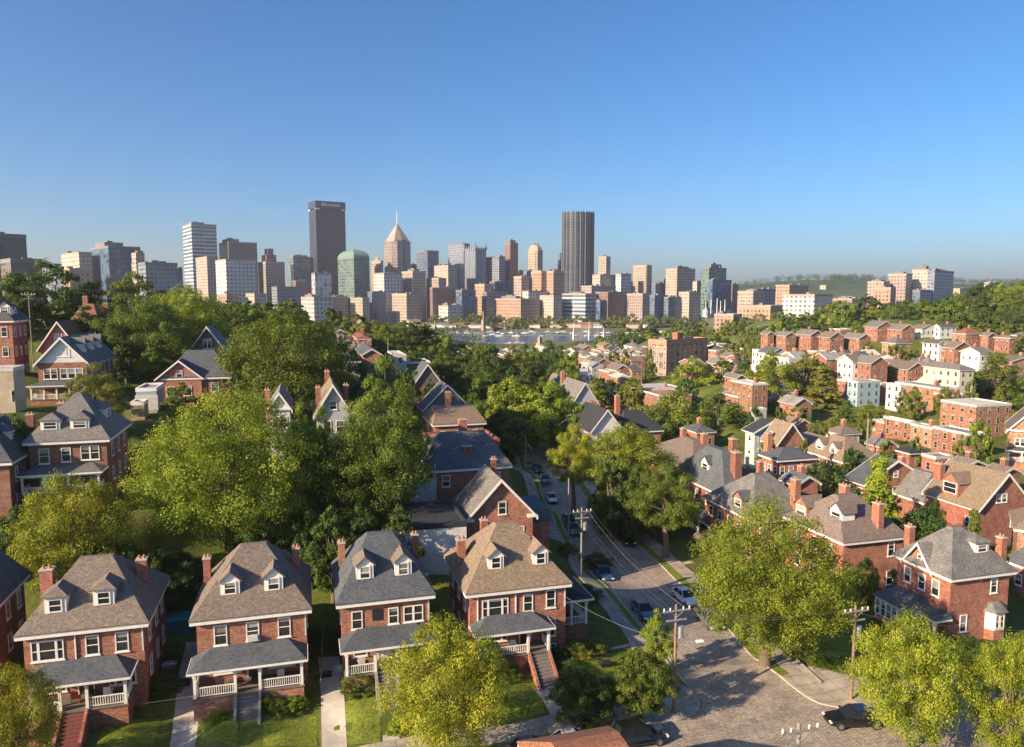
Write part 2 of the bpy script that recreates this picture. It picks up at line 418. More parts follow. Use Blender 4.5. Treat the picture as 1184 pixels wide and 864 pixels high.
# ------------------------------------------------------------------ roofs (local coords, footprint centred)
def roof_part(root, kind, W, D, z, rise, o, mat, wallmat, ridge=None, trim='trim', th=.12, sx=0, sy=0):
    w, d = W/2+o, D/2+o
    b = MB(); zb = z+.004
    if kind == 'hip':
        rx = max(0.3, (W-D)/2) if ridge is None else ridge[0]
        ry = (max(0.0, (D-W)/2) if rx <= .31 else 0) if ridge is None else ridge[1]
        rx = max(rx, .02); ry = max(ry, .02)
        base = [(-w,-d),(w,-d),(w,d),(-w,d)]
        b.prism(base, zb, zb+th, cap=False); b.add([(x,y,zb) for x, y in base], [(3,2,1,0)])
        p = [(x,y,zb+th) for x, y in base]+[(-rx+sx,-ry+sy,z+rise),(rx+sx,-ry+sy,z+rise),(rx+sx,ry+sy,z+rise),(-rx+sx,ry+sy,z+rise)]
        b.add(p, [(0,1,5,4),(1,2,6,5),(2,3,7,6),(3,0,4,7),(4,5,6,7)])
    elif kind in ('gx','gy'):      # ridge along x / along y
        s = rise/((D if kind == 'gx' else W)/2)
        ez = z - s*o
        if kind == 'gx': e = lambda a, t, zz: (a, t, zz); hw, L = d, w
        else: e = lambda a, t, zz: (t, a, zz); hw, L = w, d
        n = th*1.5
        for sg in (-1, 1):
            p = [e(-L,sg*hw,ez+.01), e(L,sg*hw,ez+.01), e(L,0,z+rise+.01), e(-L,0,z+rise+.01),
                 e(-L,sg*hw,ez+n), e(L,sg*hw,ez+n), e(L,0,z+rise+n), e(-L,0,z+rise+n)]
            f = [(0,3,2,1),(4,5,6,7),(0,1,5,4),(1,2,6,5),(3,0,4,7)]
            if (kind == 'gx') == (sg > 0): f = [tuple(reversed(q)) for q in f]
            b.add(p, f)
    elif kind == 'flat':
        b.box(-W/2+.25, W/2-.25, -D/2+.25, D/2-.25, z-.3, z+.05)
    ob = b.build('roof', mat, root)
    c = MB()
    if kind == 'hip':
        q, r_ = w-.04, d-.04; zt, z0 = z, z-.30
        t = o*.55
        c.box(-q, q, -r_, -r_+t, z0, zt); c.box(-q, q, r_-t, r_, z0, zt)
        c.box(-q, -q+t, -r_+t, r_-t, z0, zt); c.box(q-t, q, -r_+t, r_-t, z0, zt)
        c.box(-W/2-.05, W/2+.05, -D/2-.05, D/2+.05, z0-.14, z0)
        c.build('cornice', M[trim], root)
    elif kind in ('gx','gy'):
        for sg in (-1, 1):
            for en in (-1, 1):
                a0, a1 = (L-.02)*en, (L+.045)*en
                tt = .26
                p = []
                for a in sorted((a0, a1)):
                    p += [e(a, sg*(hw+.03), ez-.14), e(a, sg*(hw+.03), ez+n+.03), e(a, 0, z+rise+n+.03), e(a, 0, z+rise-tt+.06)]
                c.add(p, [(0,1,2,3),(7,6,5,4),(1,0,4,5),(2,1,5,6),(3,2,6,7),(0,3,7,4)])
            c.add([e(-L,sg*(hw+.01),ez-.16), e(L,sg*(hw+.01),ez-.16), e(L,sg*(hw+.01),ez+.0), e(-L,sg*(hw+.01),ez+.0),
                   e(-L,sg*(hw-.12),ez-.16), e(L,sg*(hw-.12),ez-.16), e(L,sg*(hw-.12),ez+.02), e(-L,sg*(hw-.12),ez+.02)],
                  [(0,1,2,3),(7,6,5,4),(0,4,5,1),(3,2,6,7),(0,3,7,4),(1,5,6,2)])
        c.build('bargeboard', M[trim], root)
    elif kind == 'flat':
        t = .25
        c.box(-W/2-.06, W/2+.06, -D/2-.06, -D/2+t, z-.25, z+.32); c.box(-W/2-.06, W/2+.06, D/2-t, D/2+.06, z-.25, z+.32)
        c.box(-W/2-.06, -W/2+t, -D/2+t, D/2-t, z-.25, z+.32); c.box(W/2-t, W/2+.06, -D/2+t, D/2-t, z-.25, z+.32)
        c.build('parapet', M[trim], root)
    return ob
def wall_part(root, kind, W, D, hw, rise, mat, below=3.0):
    b = MB(); w, d = W/2, D/2
    b.prism([(-w,-d),(w,-d),(w,d),(-w,d)], -below, hw, cap=False)
    if kind == 'gx':
        b.add([(-w,-d,hw),(-w,d,hw),(-w,0,hw+rise-.02)], [(0,2,1)]); b.add([(w,-d,hw),(w,d,hw),(w,0,hw+rise-.02)], [(0,1,2)])
    elif kind == 'gy':
        b.add([(-w,-d,hw),(w,-d,hw),(0,-d,hw+rise-.02)], [(0,1,2)]); b.add([(-w,d,hw),(w,d,hw),(0,d,hw+rise-.02)], [(0,2,1)])
    return b.build('wall', mat, root)
CH = {}
def chimney(root, x, y, z0, z1, w=.62, d=.62, mat='brick'):
    ch = link('chimney', MB().box(-w/2,w/2,-d/2,d/2,0,z1-z0,skip='b').mesh('chimney', [M[mat]]), root, (x,y,z0))
    h = z1-z0
    b = MB(); b.box(-w/2-.06,w/2+.06,-d/2-.06,d/2+.06,h+.001,h+.12,m=0)
    for sx in (-.15,.15): b.tube((sx*w/.62,0,h+.12),(sx*w/.62,0,h+.42),.11,.09,8,m=1)
    b.build('chimney_cap', [M['concrete'], M['pot']], ch)
    return ch
def dormer(root, side, x, W, D, z, rise, o, roofmat, w=1.55, h=1.45, style='gable', off=.9, mat='trim', slope=None, rl=None):
    """dormer standing on the hip face of side, front face set off metres in from the wall"""
    half = (D if side in 'FB' else W)/2
    m = slope or rise/(half+o)
    zf = z+m*(o+off)
    dr = link('dormer', None, root, side_loc(side, x, zf, W, D, -off), SIDE[side]) if False else None
    dep = h/m+.1
    b = MB(); b.prism([(-w/2,0),(w/2,0),(w/2,dep),(-w/2,dep)], -.25, h, cap=False)
    rr = .55*w/1.55*1.25
    if style == 'gable': b.add([(-w/2,0,h),(w/2,0,h),(0,0,h+rr-.03)], [(0,1,2)])
    dr = b.build('dormer', M[mat], root, side_loc(side, x, zf, W, D, -off), SIDE[side])
    r = MB(); e = .22; L = (h+rr)/m+.1
    s = rr/(w/2)
    if style == 'gable':
        for sg in (-1, 1):
            p = [(sg*(w/2+e),-e,h-s*e),(sg*(w/2+e),(h)/m+.3,h-s*e),(0,L,h+rr),(0,-e,h+rr)]
            q = [(a,b_,c+.1) for a, b_, c in p]
            f = [(0,1,2,3),(7,6,5,4),(0,3,7,4),(1,0,4,5)]
            if sg < 0: f = [tuple(reversed(k)) for k in f]
            r.add(p+q, f)
    else:                                   # hipped dormer roof
        hh = rr*.95
        base = [(-w/2-e,-e),(w/2+e,-e),(w/2+e,h/m+.2),(-w/2-e,h/m+.2)]
        r.prism(base, h, h+.08, cap=False); r.add([(a,b_,h) for a, b_ in base], [(3,2,1,0)])
        r.add([(a,b_,h+.08) for a, b_ in base]+[(0,w/2,h+hh),(0,L,h+hh)], [(0,1,4),(1,2,5,4),(3,0,4,5)])
    r.build('dormer_roof', roofmat, dr)
    ww = w-.55
    wo = link('window', win_simple(ww, h-.35), dr, (0,-.005,.2))
    return dr
def porch(root, x0, x1, depth, W, D, floor=1.3, eave=3.5, attach=4.35, posts=(0,.33,.67,1), gap=1, step_run=3.2, step_drop=2.6, roofmat='roof_slate', found='brick', stepmat='steps_wood', side='F', stepw=None, cheeks='stone', rail_side=True, furn=True, top_in=1.6, trim='trim'):
    """porch built in front (-y) of the wall; children of one porch part"""
    y0 = -D/2-depth; yw = -D/2
    pr = MB().box(x0,x1,y0,yw-.002,-2.5,floor-.12,skip='t').build('porch', M[found], root)
    MB().box(x0-.08,x1+.08,y0-.08,yw-.004,floor-.118,floor).build('porch_floor', M['floor'], pr)
    xs = [x0+.14+(x1-x0-.28)*p for p in posts]
    pm = MB().box(-.11,.11,-.11,.11,0,eave-.28-floor).box(-.15,.15,-.15,.15,eave-.28-floor-.15,eave-.28-floor-.002).mesh('post', [M[trim]])
    for x in xs: link('post', pm, pr, (x, y0+.14, floor+.001))
    MB().box(x0-.05,x1+.05,y0+.02,y0+.26,eave-.28,eave).box(x0-.05,x0+.19,y0+.26,yw-.004,eave-.28,eave).box(x1-.19,x1+.05,y0+.26,yw-.004,eave-.28,eave).build('beam', M[trim], pr)
    o = .35; r = MB()
    bx0, bx1, by0 = x0-o, x1+o, y0-o
    base = [(bx0,by0),(bx1,by0),(bx1,yw-.004),(bx0,yw-.004)]
    r.prism(base, eave+.003, eave+.12, cap=False); r.add([(a,b,eave+.003) for a, b in base], [(3,2,1,0)])
    r.add([(a,b,eave+.12) for a, b in base]+[(bx0+top_in,yw-.004,attach),(bx1-top_in,yw-.004,attach)], [(0,1,5,4),(1,2,5),(3,0,4)])
    r.build('porch_roof', M[roofmat], pr)
    MB().box(bx0+.02,bx1-.02,by0-.05,by0-.004,eave-.04,eave+.13).box(bx0-.05,bx0-.004,by0-.05,yw-.01,eave-.04,eave+.13).box(bx1+.004,bx1+.05,by0-.05,yw-.01,eave-.04,eave+.13).build('gutter', M[trim], pr)
    def rail(p, q):
        L = math.hypot(q[0]-p[0], q[1]-p[1]); b = MB()
        b.box(0,L,-.035,.035,.78,.86); b.box(0,L,-.03,.03,.1,.16)
        n = max(2, int(L/.17))
        for i in range(n):
            xx = (i+.5)*L/n; b.box(xx-.025,xx+.025,-.02,.02,.16,.78,skip='tb')
        b.build('railing', M[trim], pr, (p[0],p[1],floor+.005), math.atan2(q[1]-p[1], q[0]-p[0]))
    for i in range(len(xs)-1):
        if i == gap: continue
        rail((xs[i]+.12,y0+.14), (xs[i+1]-.12,y0+.14))
    if rail_side:
        rail((xs[0],y0+.26), (xs[0],yw-.05)); rail((xs[-1],y0+.26), (xs[-1],yw-.05))
    if gap is not None and step_run:
        a, c = xs[gap]+.15, xs[gap+1]-.15
        if stepw: mid = (a+c)/2; a, c = mid-stepw/2, mid+stepw/2
        n = max(4, int(round(step_drop/.19))); st = MB()
        for i in range(n):
            st.box(a, c, y0-.085-(i+1)*step_run/n, y0-.085-i*step_run/n-.0, -step_drop+floor-.6, floor-(i+1)*step_drop/n, skip='b')
        s_ = st.build('steps', M[stepmat], root)
        for xa, xb in ((a-.24,a-.004),(c+.004,c+.24)):
            ck = MB(); p = []
            for xx in (xa, xb):
                p += [(xx,y0-.09,floor+.12),(xx,y0-.09-step_run,floor-step_drop+.25),(xx,y0-.09-step_run,floor-step_drop-.8),(xx,y0-.09,floor-step_drop-.8)]
            ck.add(p, [(0,1,2,3),(7,6,5,4),(0,4,5,1),(1,5,6,2),(3,2,6,7),(0,3,7,4)]); ck.build('cheek_wall', M[cheeks], s_)
    return pr, xs, y0, floor
def door(root, x, z, W, D, w=1.0, h=2.05, mat='door'):
    d = MB().box(-w/2,w/2,-.02,.03,0,h).build('door', M[mat], root, (x,-D/2-.005,z))
    f = MB().box(-w/2-.12,-w/2-.002,-.07,.03,0,h+.12).box(w/2+.002,w/2+.12,-.07,.03,0,h+.12).box(-w/2-.002,w/2+.002,-.07,.03,h+.002,h+.12)
    f.build('door_frame', M['trim'], d)
    MB().box(-w/2+.18,w/2-.18,-.028,-.021,h*.5,h-.2).build('door_glass', M['glass'], d)
    return d
def place(uv, Y, u2, corner='FL', yaw=A0, D=None, v_back=None, uback=None, o=.5, hw=None, zfix=None):
    """solve wall width/depth from eave corner pixels; returns centre, W, D, zeave"""
    c = P(uv[0], uv[1], Y)
    if zfix is not None: c = G(uv[0], uv[1], zfix)
    ex = (math.cos(yaw), math.sin(yaw)); ey = (-math.sin(yaw), math.cos(yaw))
    sgn = 1 if corner == 'FL' else -1
    def solve(d, target):
        lo, hi = .5, 90.0
        f = lambda t: proj((c[0]+d[0]*t, c[1]+d[1]*t, c[2]))[0]-target
        flo = f(lo)
        for _ in range(50):
            mid = (lo+hi)/2
            if (f(mid) > 0) == (flo > 0): lo = mid
            else: hi = mid
        return (lo+hi)/2
    Wt = solve((sgn*ex[0], sgn*ex[1]), u2)
    Dt = (D+2*o) if D else solve(ey, uback)
    cx = c[0]+sgn*ex[0]*Wt/2+ey[0]*Dt/2; cy_ = c[1]+sgn*ex[1]*Wt/2+ey[1]*Dt/2
    return (cx, cy_), Wt-2*o, Dt-2*o, c[2]
HOUSES = []
def auto_windows(root, W, D, hw, sides='FRL', detail=False, floors=2, w=1.0, h=1.5, step=2.6, base=.9, skipF0=False, frame='trim', gable=None, rise=0):
    fhh = (hw-.2)/floors if floors else hw
    for s in sides:
        L = W if s in 'FB' else D
        n = max(1, int(round(L/step)))
        for fl in range(floors):
            if skipF0 and s == 'F' and fl == 0: continue
            for i in range(n):
                x = (i+.5)*L/n-L/2
                z = fl*fhh + min(base, fhh-h-.25) + (0 if fl else .15)
                if z+h > hw-.3: z = hw-.35-h
                add_window(root, s, x, z, w, h, W, D, 'single', detail, frame)
    if gable:
        for s in gable: add_window(root, s, 0, hw+rise*.18, w*.9, h*.75, W, D, 'single', detail, frame)
def house(name, label, uv, Y, u2, corner='FL', yaw=A0, D=10, uback=None, hw=6.8, kind='hip', rise=4, o=.5, wall='brick', roof='roof_brown', ridge=None, cat='house', group=None, lm=None, trim='trim', zfix=None, sx=0, sy=0):
    (cx, cy_), W, Dd, ze = place(uv, Y, u2, corner, yaw, D, None, uback, o, zfix=zfix)
    root = empty(name, (cx, cy_, ze-hw), yaw)
    EXTRA.append((cx, cy_, ze-hw))
    wall_part(root, kind, W, Dd, hw, rise, M[wall])
    roof_part(root, kind, W, Dd, hw, rise, o, M[roof], M[wall], ridge, trim, sx=sx, sy=sy)
    if label: tag(root, label, cat, group)
    if lm: LM.append((uv[0] if corner != 'FL' else (uv[0]+u2)/2, uv[1], lm))
    HOUSES.append((root, W, Dd, hw))
    return root, W, Dd
# ------------------------------------------------------------------ trees
def leaf_mesh(name, Rr, Ht, nleaf, size, seed, shape='round', trunk_frac=.22, lobes=55, trunk=True):
    """crown of leaf-sized faces spread on many uneven clumps; origin at the trunk foot, height Ht, crown radius Rr"""
    g = np.random.default_rng(seed)
    z0 = Ht*trunk_frac; ch = Ht-z0
    cs = []; rs = []
    tries = 0
    while len(cs) < lobes and tries < 9000:
        tries += 1
        t = g.uniform(0, 1); an = g.uniform(0, 2*math.pi)
        if shape == 'round': prof = math.sin(math.pi*min(1, (t*.93+.10)))**.6
        elif shape == 'tall': prof = math.sin(math.pi*min(1, (t*.9+.12)))**.8
        elif shape == 'cone': prof = max(.05, (1-t))**.85
        elif shape == 'bush': prof = math.sqrt(max(0, 1-(t*.95)**2))
        lobr = (.27 if shape != 'cone' else .17)*Rr*g.uniform(.6, 1.4)
        rr = (Rr*prof-lobr*.7)*(g.uniform(.3, 1) if g.random() < .3 else g.uniform(.72, 1.22))
        if rr < 0: rr = g.uniform(0, .12)*Rr
        c = np.array((rr*math.cos(an), rr*math.sin(an), z0+t*(ch-lobr)+lobr*.4))
        if shape == 'cone' or all(np.linalg.norm(c-q) > .58*(lobr+r_) for q, r_ in zip(cs, rs)):
            cs.append(c); rs.append(lobr)
    cs = np.array(cs); rs = np.array(rs)
    # every limb's clump carries smaller tufts
    ns = 11 if nleaf > 5000 else 6
    sd = g.normal(size=(len(cs)*ns, 3)); sd /= np.linalg.norm(sd, axis=1)[:, None]
    sd[:, 2] = np.abs(sd[:, 2])*.9-.22
    li = np.repeat(np.arange(len(cs)), ns)
    tc_ = cs[li]+sd*(rs[li]*g.uniform(.55, .95, len(li)))[:, None]
    tr = rs[li]*g.uniform(.26, .50, len(li))
    wgt = tr**2; wgt /= wgt.sum()
    idx = g.choice(len(tc_), nleaf, p=wgt)
    d = g.normal(size=(nleaf, 3)); d /= np.linalg.norm(d, axis=1)[:, None]
    rad = tr[idx]*(.35+.75*g.random(nleaf)**.6)
    sc = np.array((1.05, 1.05, 1.1 if shape != 'cone' else .5))
    pos = tc_[idx]+d*rad[:, None]*sc
    # drop leaves deep under other clumps: keeps the shell dense
    md = pos-cs[li[idx]]; md /= np.linalg.norm(md, axis=1)[:, None]+1e-6
    n = md*.8+d*.5+g.normal(scale=.42, size=(nleaf, 3)); n[:, 2] += .2
    n /= np.linalg.norm(n, axis=1)[:, None]
    a = np.cross(n, g.normal(size=(nleaf, 3))); a /= np.linalg.norm(a, axis=1)[:, None]
    b = np.cross(n, a)
    s = size*g.uniform(.6, 1.35, nleaf)[:, None]
    v = np.empty((nleaf, 4, 3))
    v[:, 0] = pos-a*s*.62; v[:, 1] = pos-b*s*.36; v[:, 2] = pos+a*s*.62; v[:, 3] = pos+b*s*.36+n*s*.12
    V = v.reshape(-1, 3); nv = len(V)
    me = bpy.data.meshes.new(name)
    me.vertices.add(nv); me.vertices.foreach_set('co', V.ravel())
    me.loops.add(nv); me.loops.foreach_set('vertex_index', np.arange(nv, dtype=np.int32))
    me.polygons.add(nleaf); me.polygons.foreach_set('loop_start', np.arange(0, nv, 4, dtype=np.int32))
    try: me.polygons.foreach_set('loop_total', np.full(nleaf, 4, dtype=np.int32))
    except Exception: pass
    me.materials.append(M['leaf']); me.update(); me.validate()
    tm = None
    if trunk:
        b_ = MB(); r0 = .028*Ht+.05
        top = z0+ch*.6
        segs = 5; pts = []
        wob = g.normal(scale=.02*Ht, size=(segs+1, 2)); wob[0] = 0
        for i in range(segs+1): pts.append((wob[i,0]*i/segs, wob[i,1]*i/segs, top*i/segs-(.5 if i == 0 else 0)))
        for i in range(segs): b_.tube(pts[i], pts[i+1], r0*(1.25-.8*i/segs) if i else r0*1.5, r0*(1.25-.8*(i+1)/segs), 8, cap=False)
        nb = min(14, len(cs))
        for j in g.choice(len(cs), nb, replace=False):
            q = cs[j]; k = g.uniform(.35, .8); base = np.array((0, 0, z0*.85+(top-z0)*k*.8))
            midp = (base+q)/2+np.array((0,0,-.05*Ht*.3)); b_.tube(base, midp, r0*.4, r0*.25, 5, cap=False); b_.tube(midp, q, r0*.25, r0*.08, 5, cap=False)
        tm = b_
    return me, tm
TT = {}
def template(key):
    if key in TT: return TT[key]
    spec = {
     'nearA':(6,13,52000,.155,1,'round',.14,70), 'nearB':(6,13,52000,.155,2,'round',.10,66), 'nearC':(4.5,15,46000,.16,3,'tall',.08,70),
     'street':(6,14,52000,.155,31,'round',.30,66), 'streetB':(5,13,40000,.155,32,'round',.32,50), 'hugeA':(8,17,90000,.16,4,'round',.13,95), 'hugeB':(8,17,90000,.16,24,'round',.10,90), 'small':(2.3,5.5,26000,.10,5,'round',.16,46), 'smallB':(2,6,22000,.10,15,'tall',.10,42),
     'midA':(5,12,15000,.26,6,'round',.10,42), 'midB':(5,12,15000,.26,7,'round',.08,38), 'midC':(4,13,13000,.26,8,'tall',.08,38),
     'farA':(5,11,3600,.55,9,'round',.05,26), 'farB':(5,11,3600,.55,10,'round',.06,24), 'farC':(4,13,3200,.52,11,'tall',.05,24),
     'cone':(4,12,20000,.22,12,'cone',.05,120), 'conefar':(4,13,4000,.45,13,'cone',.05,70), 'bush':(1,1.5,10000,.055,14,'bush',.0,26), 'bushB':(1,1.5,1800,.13,16,'bush',.0,16),
    }[key]
    Rr, Ht, n, sz, seed, shp, tf, lob = spec
    me, tb = leaf_mesh('crown', Rr, Ht, n, sz, seed, shp, tf, lob)
    tm = tb.mesh('trunk', [M['bark']], True)
    both = None
    if key.startswith(('far','conefar','bush')):
        both = bpy.data.meshes.new('tree')
        V = [tuple(x.co) for x in me.vertices]; nf = len(me.polygons); off = len(V)
        Vt = [tuple(x.co) for x in tm.vertices]; Ft = [tuple(i+off for i in p.vertices) for p in tm.polygons]
        if key.startswith('bush'): Vt, Ft = [], []
        allV = np.array(V+Vt)
        both.from_pydata(allV.tolist(), [], [(4*i,4*i+1,4*i+2,4*i+3) for i in range(nf)]+Ft)
        both.materials.append(M['leaf']); both.materials.append(M['bark'])
        both.polygons.foreach_set('material_index', [0]*nf+[1]*len(Ft)); both.update()
    co = np.empty(len(me.vertices)*3); me.vertices.foreach_get('co', co); co = co.reshape(-1, 3)
    Rr = float(np.percentile(np.hypot(co[:, 0], co[:, 1]), 97)); Ht = float(np.percentile(co[:, 2], 99.7))
    TT[key] = (me, tm, both, Rr, Ht)
    return TT[key]
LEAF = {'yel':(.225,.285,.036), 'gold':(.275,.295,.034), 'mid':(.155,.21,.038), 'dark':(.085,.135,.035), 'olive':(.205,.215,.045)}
TQ = []
def tree_at(x, y, ztop, r, key, col='mid', name='tree', zg=None, **kw):
    if name != 'tree': return tree_make(x, y, ztop, r, key, col, name, zg, **kw)
    TQ.append((r/y, (x, y, ztop, r, key, col, name, gz(x, y)-.1 if zg is None else zg), dict(kw)))
def flush_trees(keep=294):
    TQ.sort(key=lambda t: -t[0]-(1 if t[2].get('label') else 0))
    for _, a, kw in TQ[:keep]: tree_make(*a, **kw)
    g = np.random.default_rng(8); out = []
    me, tm, both, Rr, Ht = template('farA'); me2, _, _, R2, H2_ = template('farB')
    for i, (_, (x, y, zt, r, key, col, nm, zg), kw) in enumerate(TQ[keep:]):
        m_, a_, b_ = (me, Rr, Ht) if i % 2 else (me2, R2, H2_)
        co = np.empty(len(m_.vertices)*3); m_.vertices.foreach_get('co', co); V = co.reshape(-1, 3)[:2600*4]
        h = max(zt-zg, 1.9*r); z0 = zt-h; an = g.uniform(0, 6.28); c, s_ = math.cos(an), math.sin(an)
        q = V*np.array((r/a_, r/a_, h/b_)); out.append(np.column_stack([q[:,0]*c-q[:,1]*s_+x, q[:,0]*s_+q[:,1]*c+y, q[:,2]+z0]))
    if out:
        A = np.concatenate(out); m_ = bpy.data.meshes.new('distant_trees')
        m_.vertices.add(len(A)); m_.vertices.foreach_set('co', A.ravel()); m_.loops.add(len(A)); m_.loops.foreach_set('vertex_index', np.arange(len(A), dtype=np.int32))
        m_.polygons.add(len(A)//4); m_.polygons.foreach_set('loop_start', np.arange(0, len(A), 4, dtype=np.int32)); m_.materials.append(M['leaf']); m_.update(); m_.validate()
        o = link('distant_trees', m_); o.color = (.14,.17,.035,1); tag(o, 'smallest distant trees along the river and on the far slopes', 'trees', kind='stuff')
def tree_make(x, y, ztop, r, key, col='mid', name='tree', zg=None, label=None, desc=None, uv=None, group=None, cat='tree', rz=None):
    me, tm, both, Rr, Ht = template(key)
    zg = gz(x, y)-.1 if zg is None else zg
    h = max(2.0 if not key.startswith('bush') else .5, ztop-zg)
    if not key.startswith('bush') and h < 1.9*r: h = 1.9*r; zg = ztop-h
    sc = (r/Rr, r/Rr, h/Ht); rz = random.uniform(0, 6.28) if rz is None else rz
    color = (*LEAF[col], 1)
    if both:
        o = link(name, both, None, (x,y,zg), rz); o.scale = sc; o.color = color
    else:
        o = empty(name, (x,y,zg), rz)
        for nm, m_ in (('crown', me), ('trunk', tm)):
            c = link(nm, m_, o); c.scale = sc
            c.color = color if nm == 'crown' else (1,1,1,1)
    if label: tag(o, label, cat, group)
    else:
        u, v = proj((x, y, (zg+ztop)/2)) if uv is None else uv
        auto(o, desc, u, v, cat, group)
    return o
def tree(u, vtop, wpx, Y, key='nearA', col='mid', **kw):
    p = P(u, vtop, Y)
    kw.setdefault('uv', (u, vtop+10))
    return tree_at(p[0], Y, p[2], wpx*Y/F/2*1.04, key, col, **kw)
# ------------------------------------------------------------------ front row of four big brick houses
def window_row(root, W, D, items, side='F', detail=True):
    for x, z, w, h, kind in items: add_window(root, side, x, z, w, h, W, D, kind, detail)
def downspout(root, x, W, D, z0, z1):
    MB().box(x-.05,x+.05,-D/2-.11,-D/2-.01,z0,z1).build('downspout', M['trim'], root)
# H1
h, W, D = house('brick_house','red brick house with twin dormers, triple window and red steps, left end of front row',(15,738),55,172,D=9.4,hw=6.8,rise=4.3,roof='roof_brown',ridge=(1.3,.3),lm='the red-stepped front house')
H1 = (h, W, D)
window_row(h,W,D,[(-W*.31,4.45,2.3,1.65,'triple'),(W*.06,4.5,1.0,1.65,'single'),(W*.31,4.5,1.0,1.65,'single'),(-W*.30,1.75,2.2,1.35,'triple'),(W*.30,1.75,2.0,1.35,'triple')])
door(h, -.1, 1.32, W, D)
for y in (-2.6,.4,3.0): add_window(h,'R',y,4.4,.9,1.6,W,D); add_window(h,'R',y,1.5,.9,1.5,W,D)
dormer(h,'F',-W*.25,W,D,6.8,4.3,.5,M['roof_brown'],style='hip',off=.75); dormer(h,'F',W*.15,W,D,6.8,4.3,.5,M['roof_brown'],style='hip',off=.95)
chimney(h,-W/2+.45,.2,5.5,10.2,.95,.8); chimney(h,W/2-.9,.4,6.5,10.3,.8,.7)
porch(h,-W/2+.3,W/2-.9,2.5,W,D,posts=(0,.36,.62,1),gap=1,stepmat='steps_red',cheeks='brick',step_run=3.4,step_drop=2.5)
downspout(h,-W*.08,W,D,4.3,6.4)
# H2
h, W, D = house('brick_house','red brick house with twin dormers and long grey wooden porch steps between two railed bays',(218,721),58.5,361,D=9.4,hw=6.8,rise=4.6,roof='roof_brown',ridge=(1.1,.4),lm='the grey-stepped front house')
H2 = (h, W, D)
window_row(h,W,D,[(-W*.29,4.4,1.05,1.75,'single'),(.0,4.5,1.05,1.65,'single'),(W*.29,4.5,1.05,1.75,'single'),(-W*.24,1.9,2.1,1.1,'triple'),(W*.26,1.9,2.1,1.1,'triple')])
door(h, 0.05, 1.32, W, D)
for y in (-2.6,.4,3.0): add_window(h,'R',y,4.4,.9,1.6,W,D); add_window(h,'L',y,4.4,.9,1.6,W,D)
dormer(h,'F',-W*.20,W,D,6.8,4.6,.5,M['roof_brown'],off=1.0); dormer(h,'F',W*.20,W,D,6.8,4.6,.5,M['roof_brown'],off=1.0)
chimney(h,-W/2+.3,1.2,6.2,10.0,.6,.75); chimney(h,W/2-.8,1.2,6.6,10.2,.6,.7)
porch(h,-W/2-.1,W/2-.35,2.6,W,D,posts=(0,.37,.60,1),gap=1,step_run=3.4,step_drop=2.6)
# H3
h, W, D = house('brick_house','brick house with slate-blue roof and one dark boarded slot between upper front windows',(388,701),61.4,504,D=9.6,hw=6.8,rise=4.5,roof='roof_slate',ridge=(1.2,.4),lm='the slate-roofed front house')
H3 = (h, W, D)
window_row(h,W,D,[(-W*.33,4.3,.95,1.65,'single'),(W*.08,4.4,.9,1.5,'single'),(W*.31,4.4,1.75,1.5,'pair'),(-W*.30,1.8,1.2,1.1,'single')])
MB().box(-W*.10-.45,-W*.10+.45,-D/2-.04,-D/2+.0,4.9,5.9).build('boarded_window', M['void'], h)
door(h, -.2, 1.32, W, D, mat='trim')
for y in (-2.6,.4,3.0): add_window(h,'L',y,4.4,.9,1.6,W,D)
dormer(h,'F',-W*.22,W,D,6.8,4.5,.5,M['roof_brown'],off=1.1,w=1.5,h=1.5); dormer(h,'F',W*.22,W,D,6.8,4.5,.5,M['roof_brown'],off=1.1,w=1.5,h=1.5)
chimney(h,-W/2+.4,1.4,6.2,10.1,.6,.7); chimney(h,W/2-.35,1.6,6.2,10.2,.6,.7)
porch(h,-W/2+.1,W/2-.1,2.4,W,D,posts=(0,.33,.58,1),gap=1,step_run=3.6,step_drop=2.6)
# H4
h, W, D = house('brick_house','red brick corner house with tan roof, front stoop and second porch on its right',(538,689),65,662,D=9.8,hw=6.7,rise=4.8,roof='roof_tan',ridge=(1.0,.5),lm='the two-porched corner house')
H4 = (h, W, D)
window_row(h,W,D,[(-W*.24,4.2,2.5,1.7,'triple'),(W*.10,4.3,.95,1.7,'single'),(W*.34,4.4,.95,1.75,'single'),(W*.34,1.6,.95,1.7,'single'),(-W*.24,1.75,2.3,1.15,'triple'),(W*.34,.05,1.1,.8,'pair')])
door(h, W*.07, 1.32, W, D)
for y in (-2.8,.2,3.0): add_window(h,'L',y,4.4,.9,1.6,W,D); add_window(h,'L',y,1.4,.9,1.5,W,D)
dormer(h,'F',-W*.20,W,D,6.7,4.8,.5,M['roof_tan'],off=1.1,w=1.5,h=1.45); dormer(h,'F',W*.27,W,D,6.7,4.8,.5,M['roof_tan'],off=1.1,w=1.5,h=1.45)
chimney(h,-W/2+.35,.6,5.5,9.9,.85,.8); chimney(h,-W/2+3.5,4.0,8,10.6,.7,.6)
porch(h,-W/2+.3,W*.24,2.2,W,D,posts=(0,.74,1),gap=1,step_run=3.3,step_drop=2.0,found='brick',cheeks='brick',roofmat='roof_slate',stepwidth=None) if False else porch(h,-W/2+.3,W*.26,2.2,W,D,posts=(0,.70,1),gap=1,step_run=3.4,step_drop=2.0,cheeks='brick')
downspout(h,-W*.42,W,D,.2,6.3); downspout(h,-W*.03,W,D,4.3,6.3)
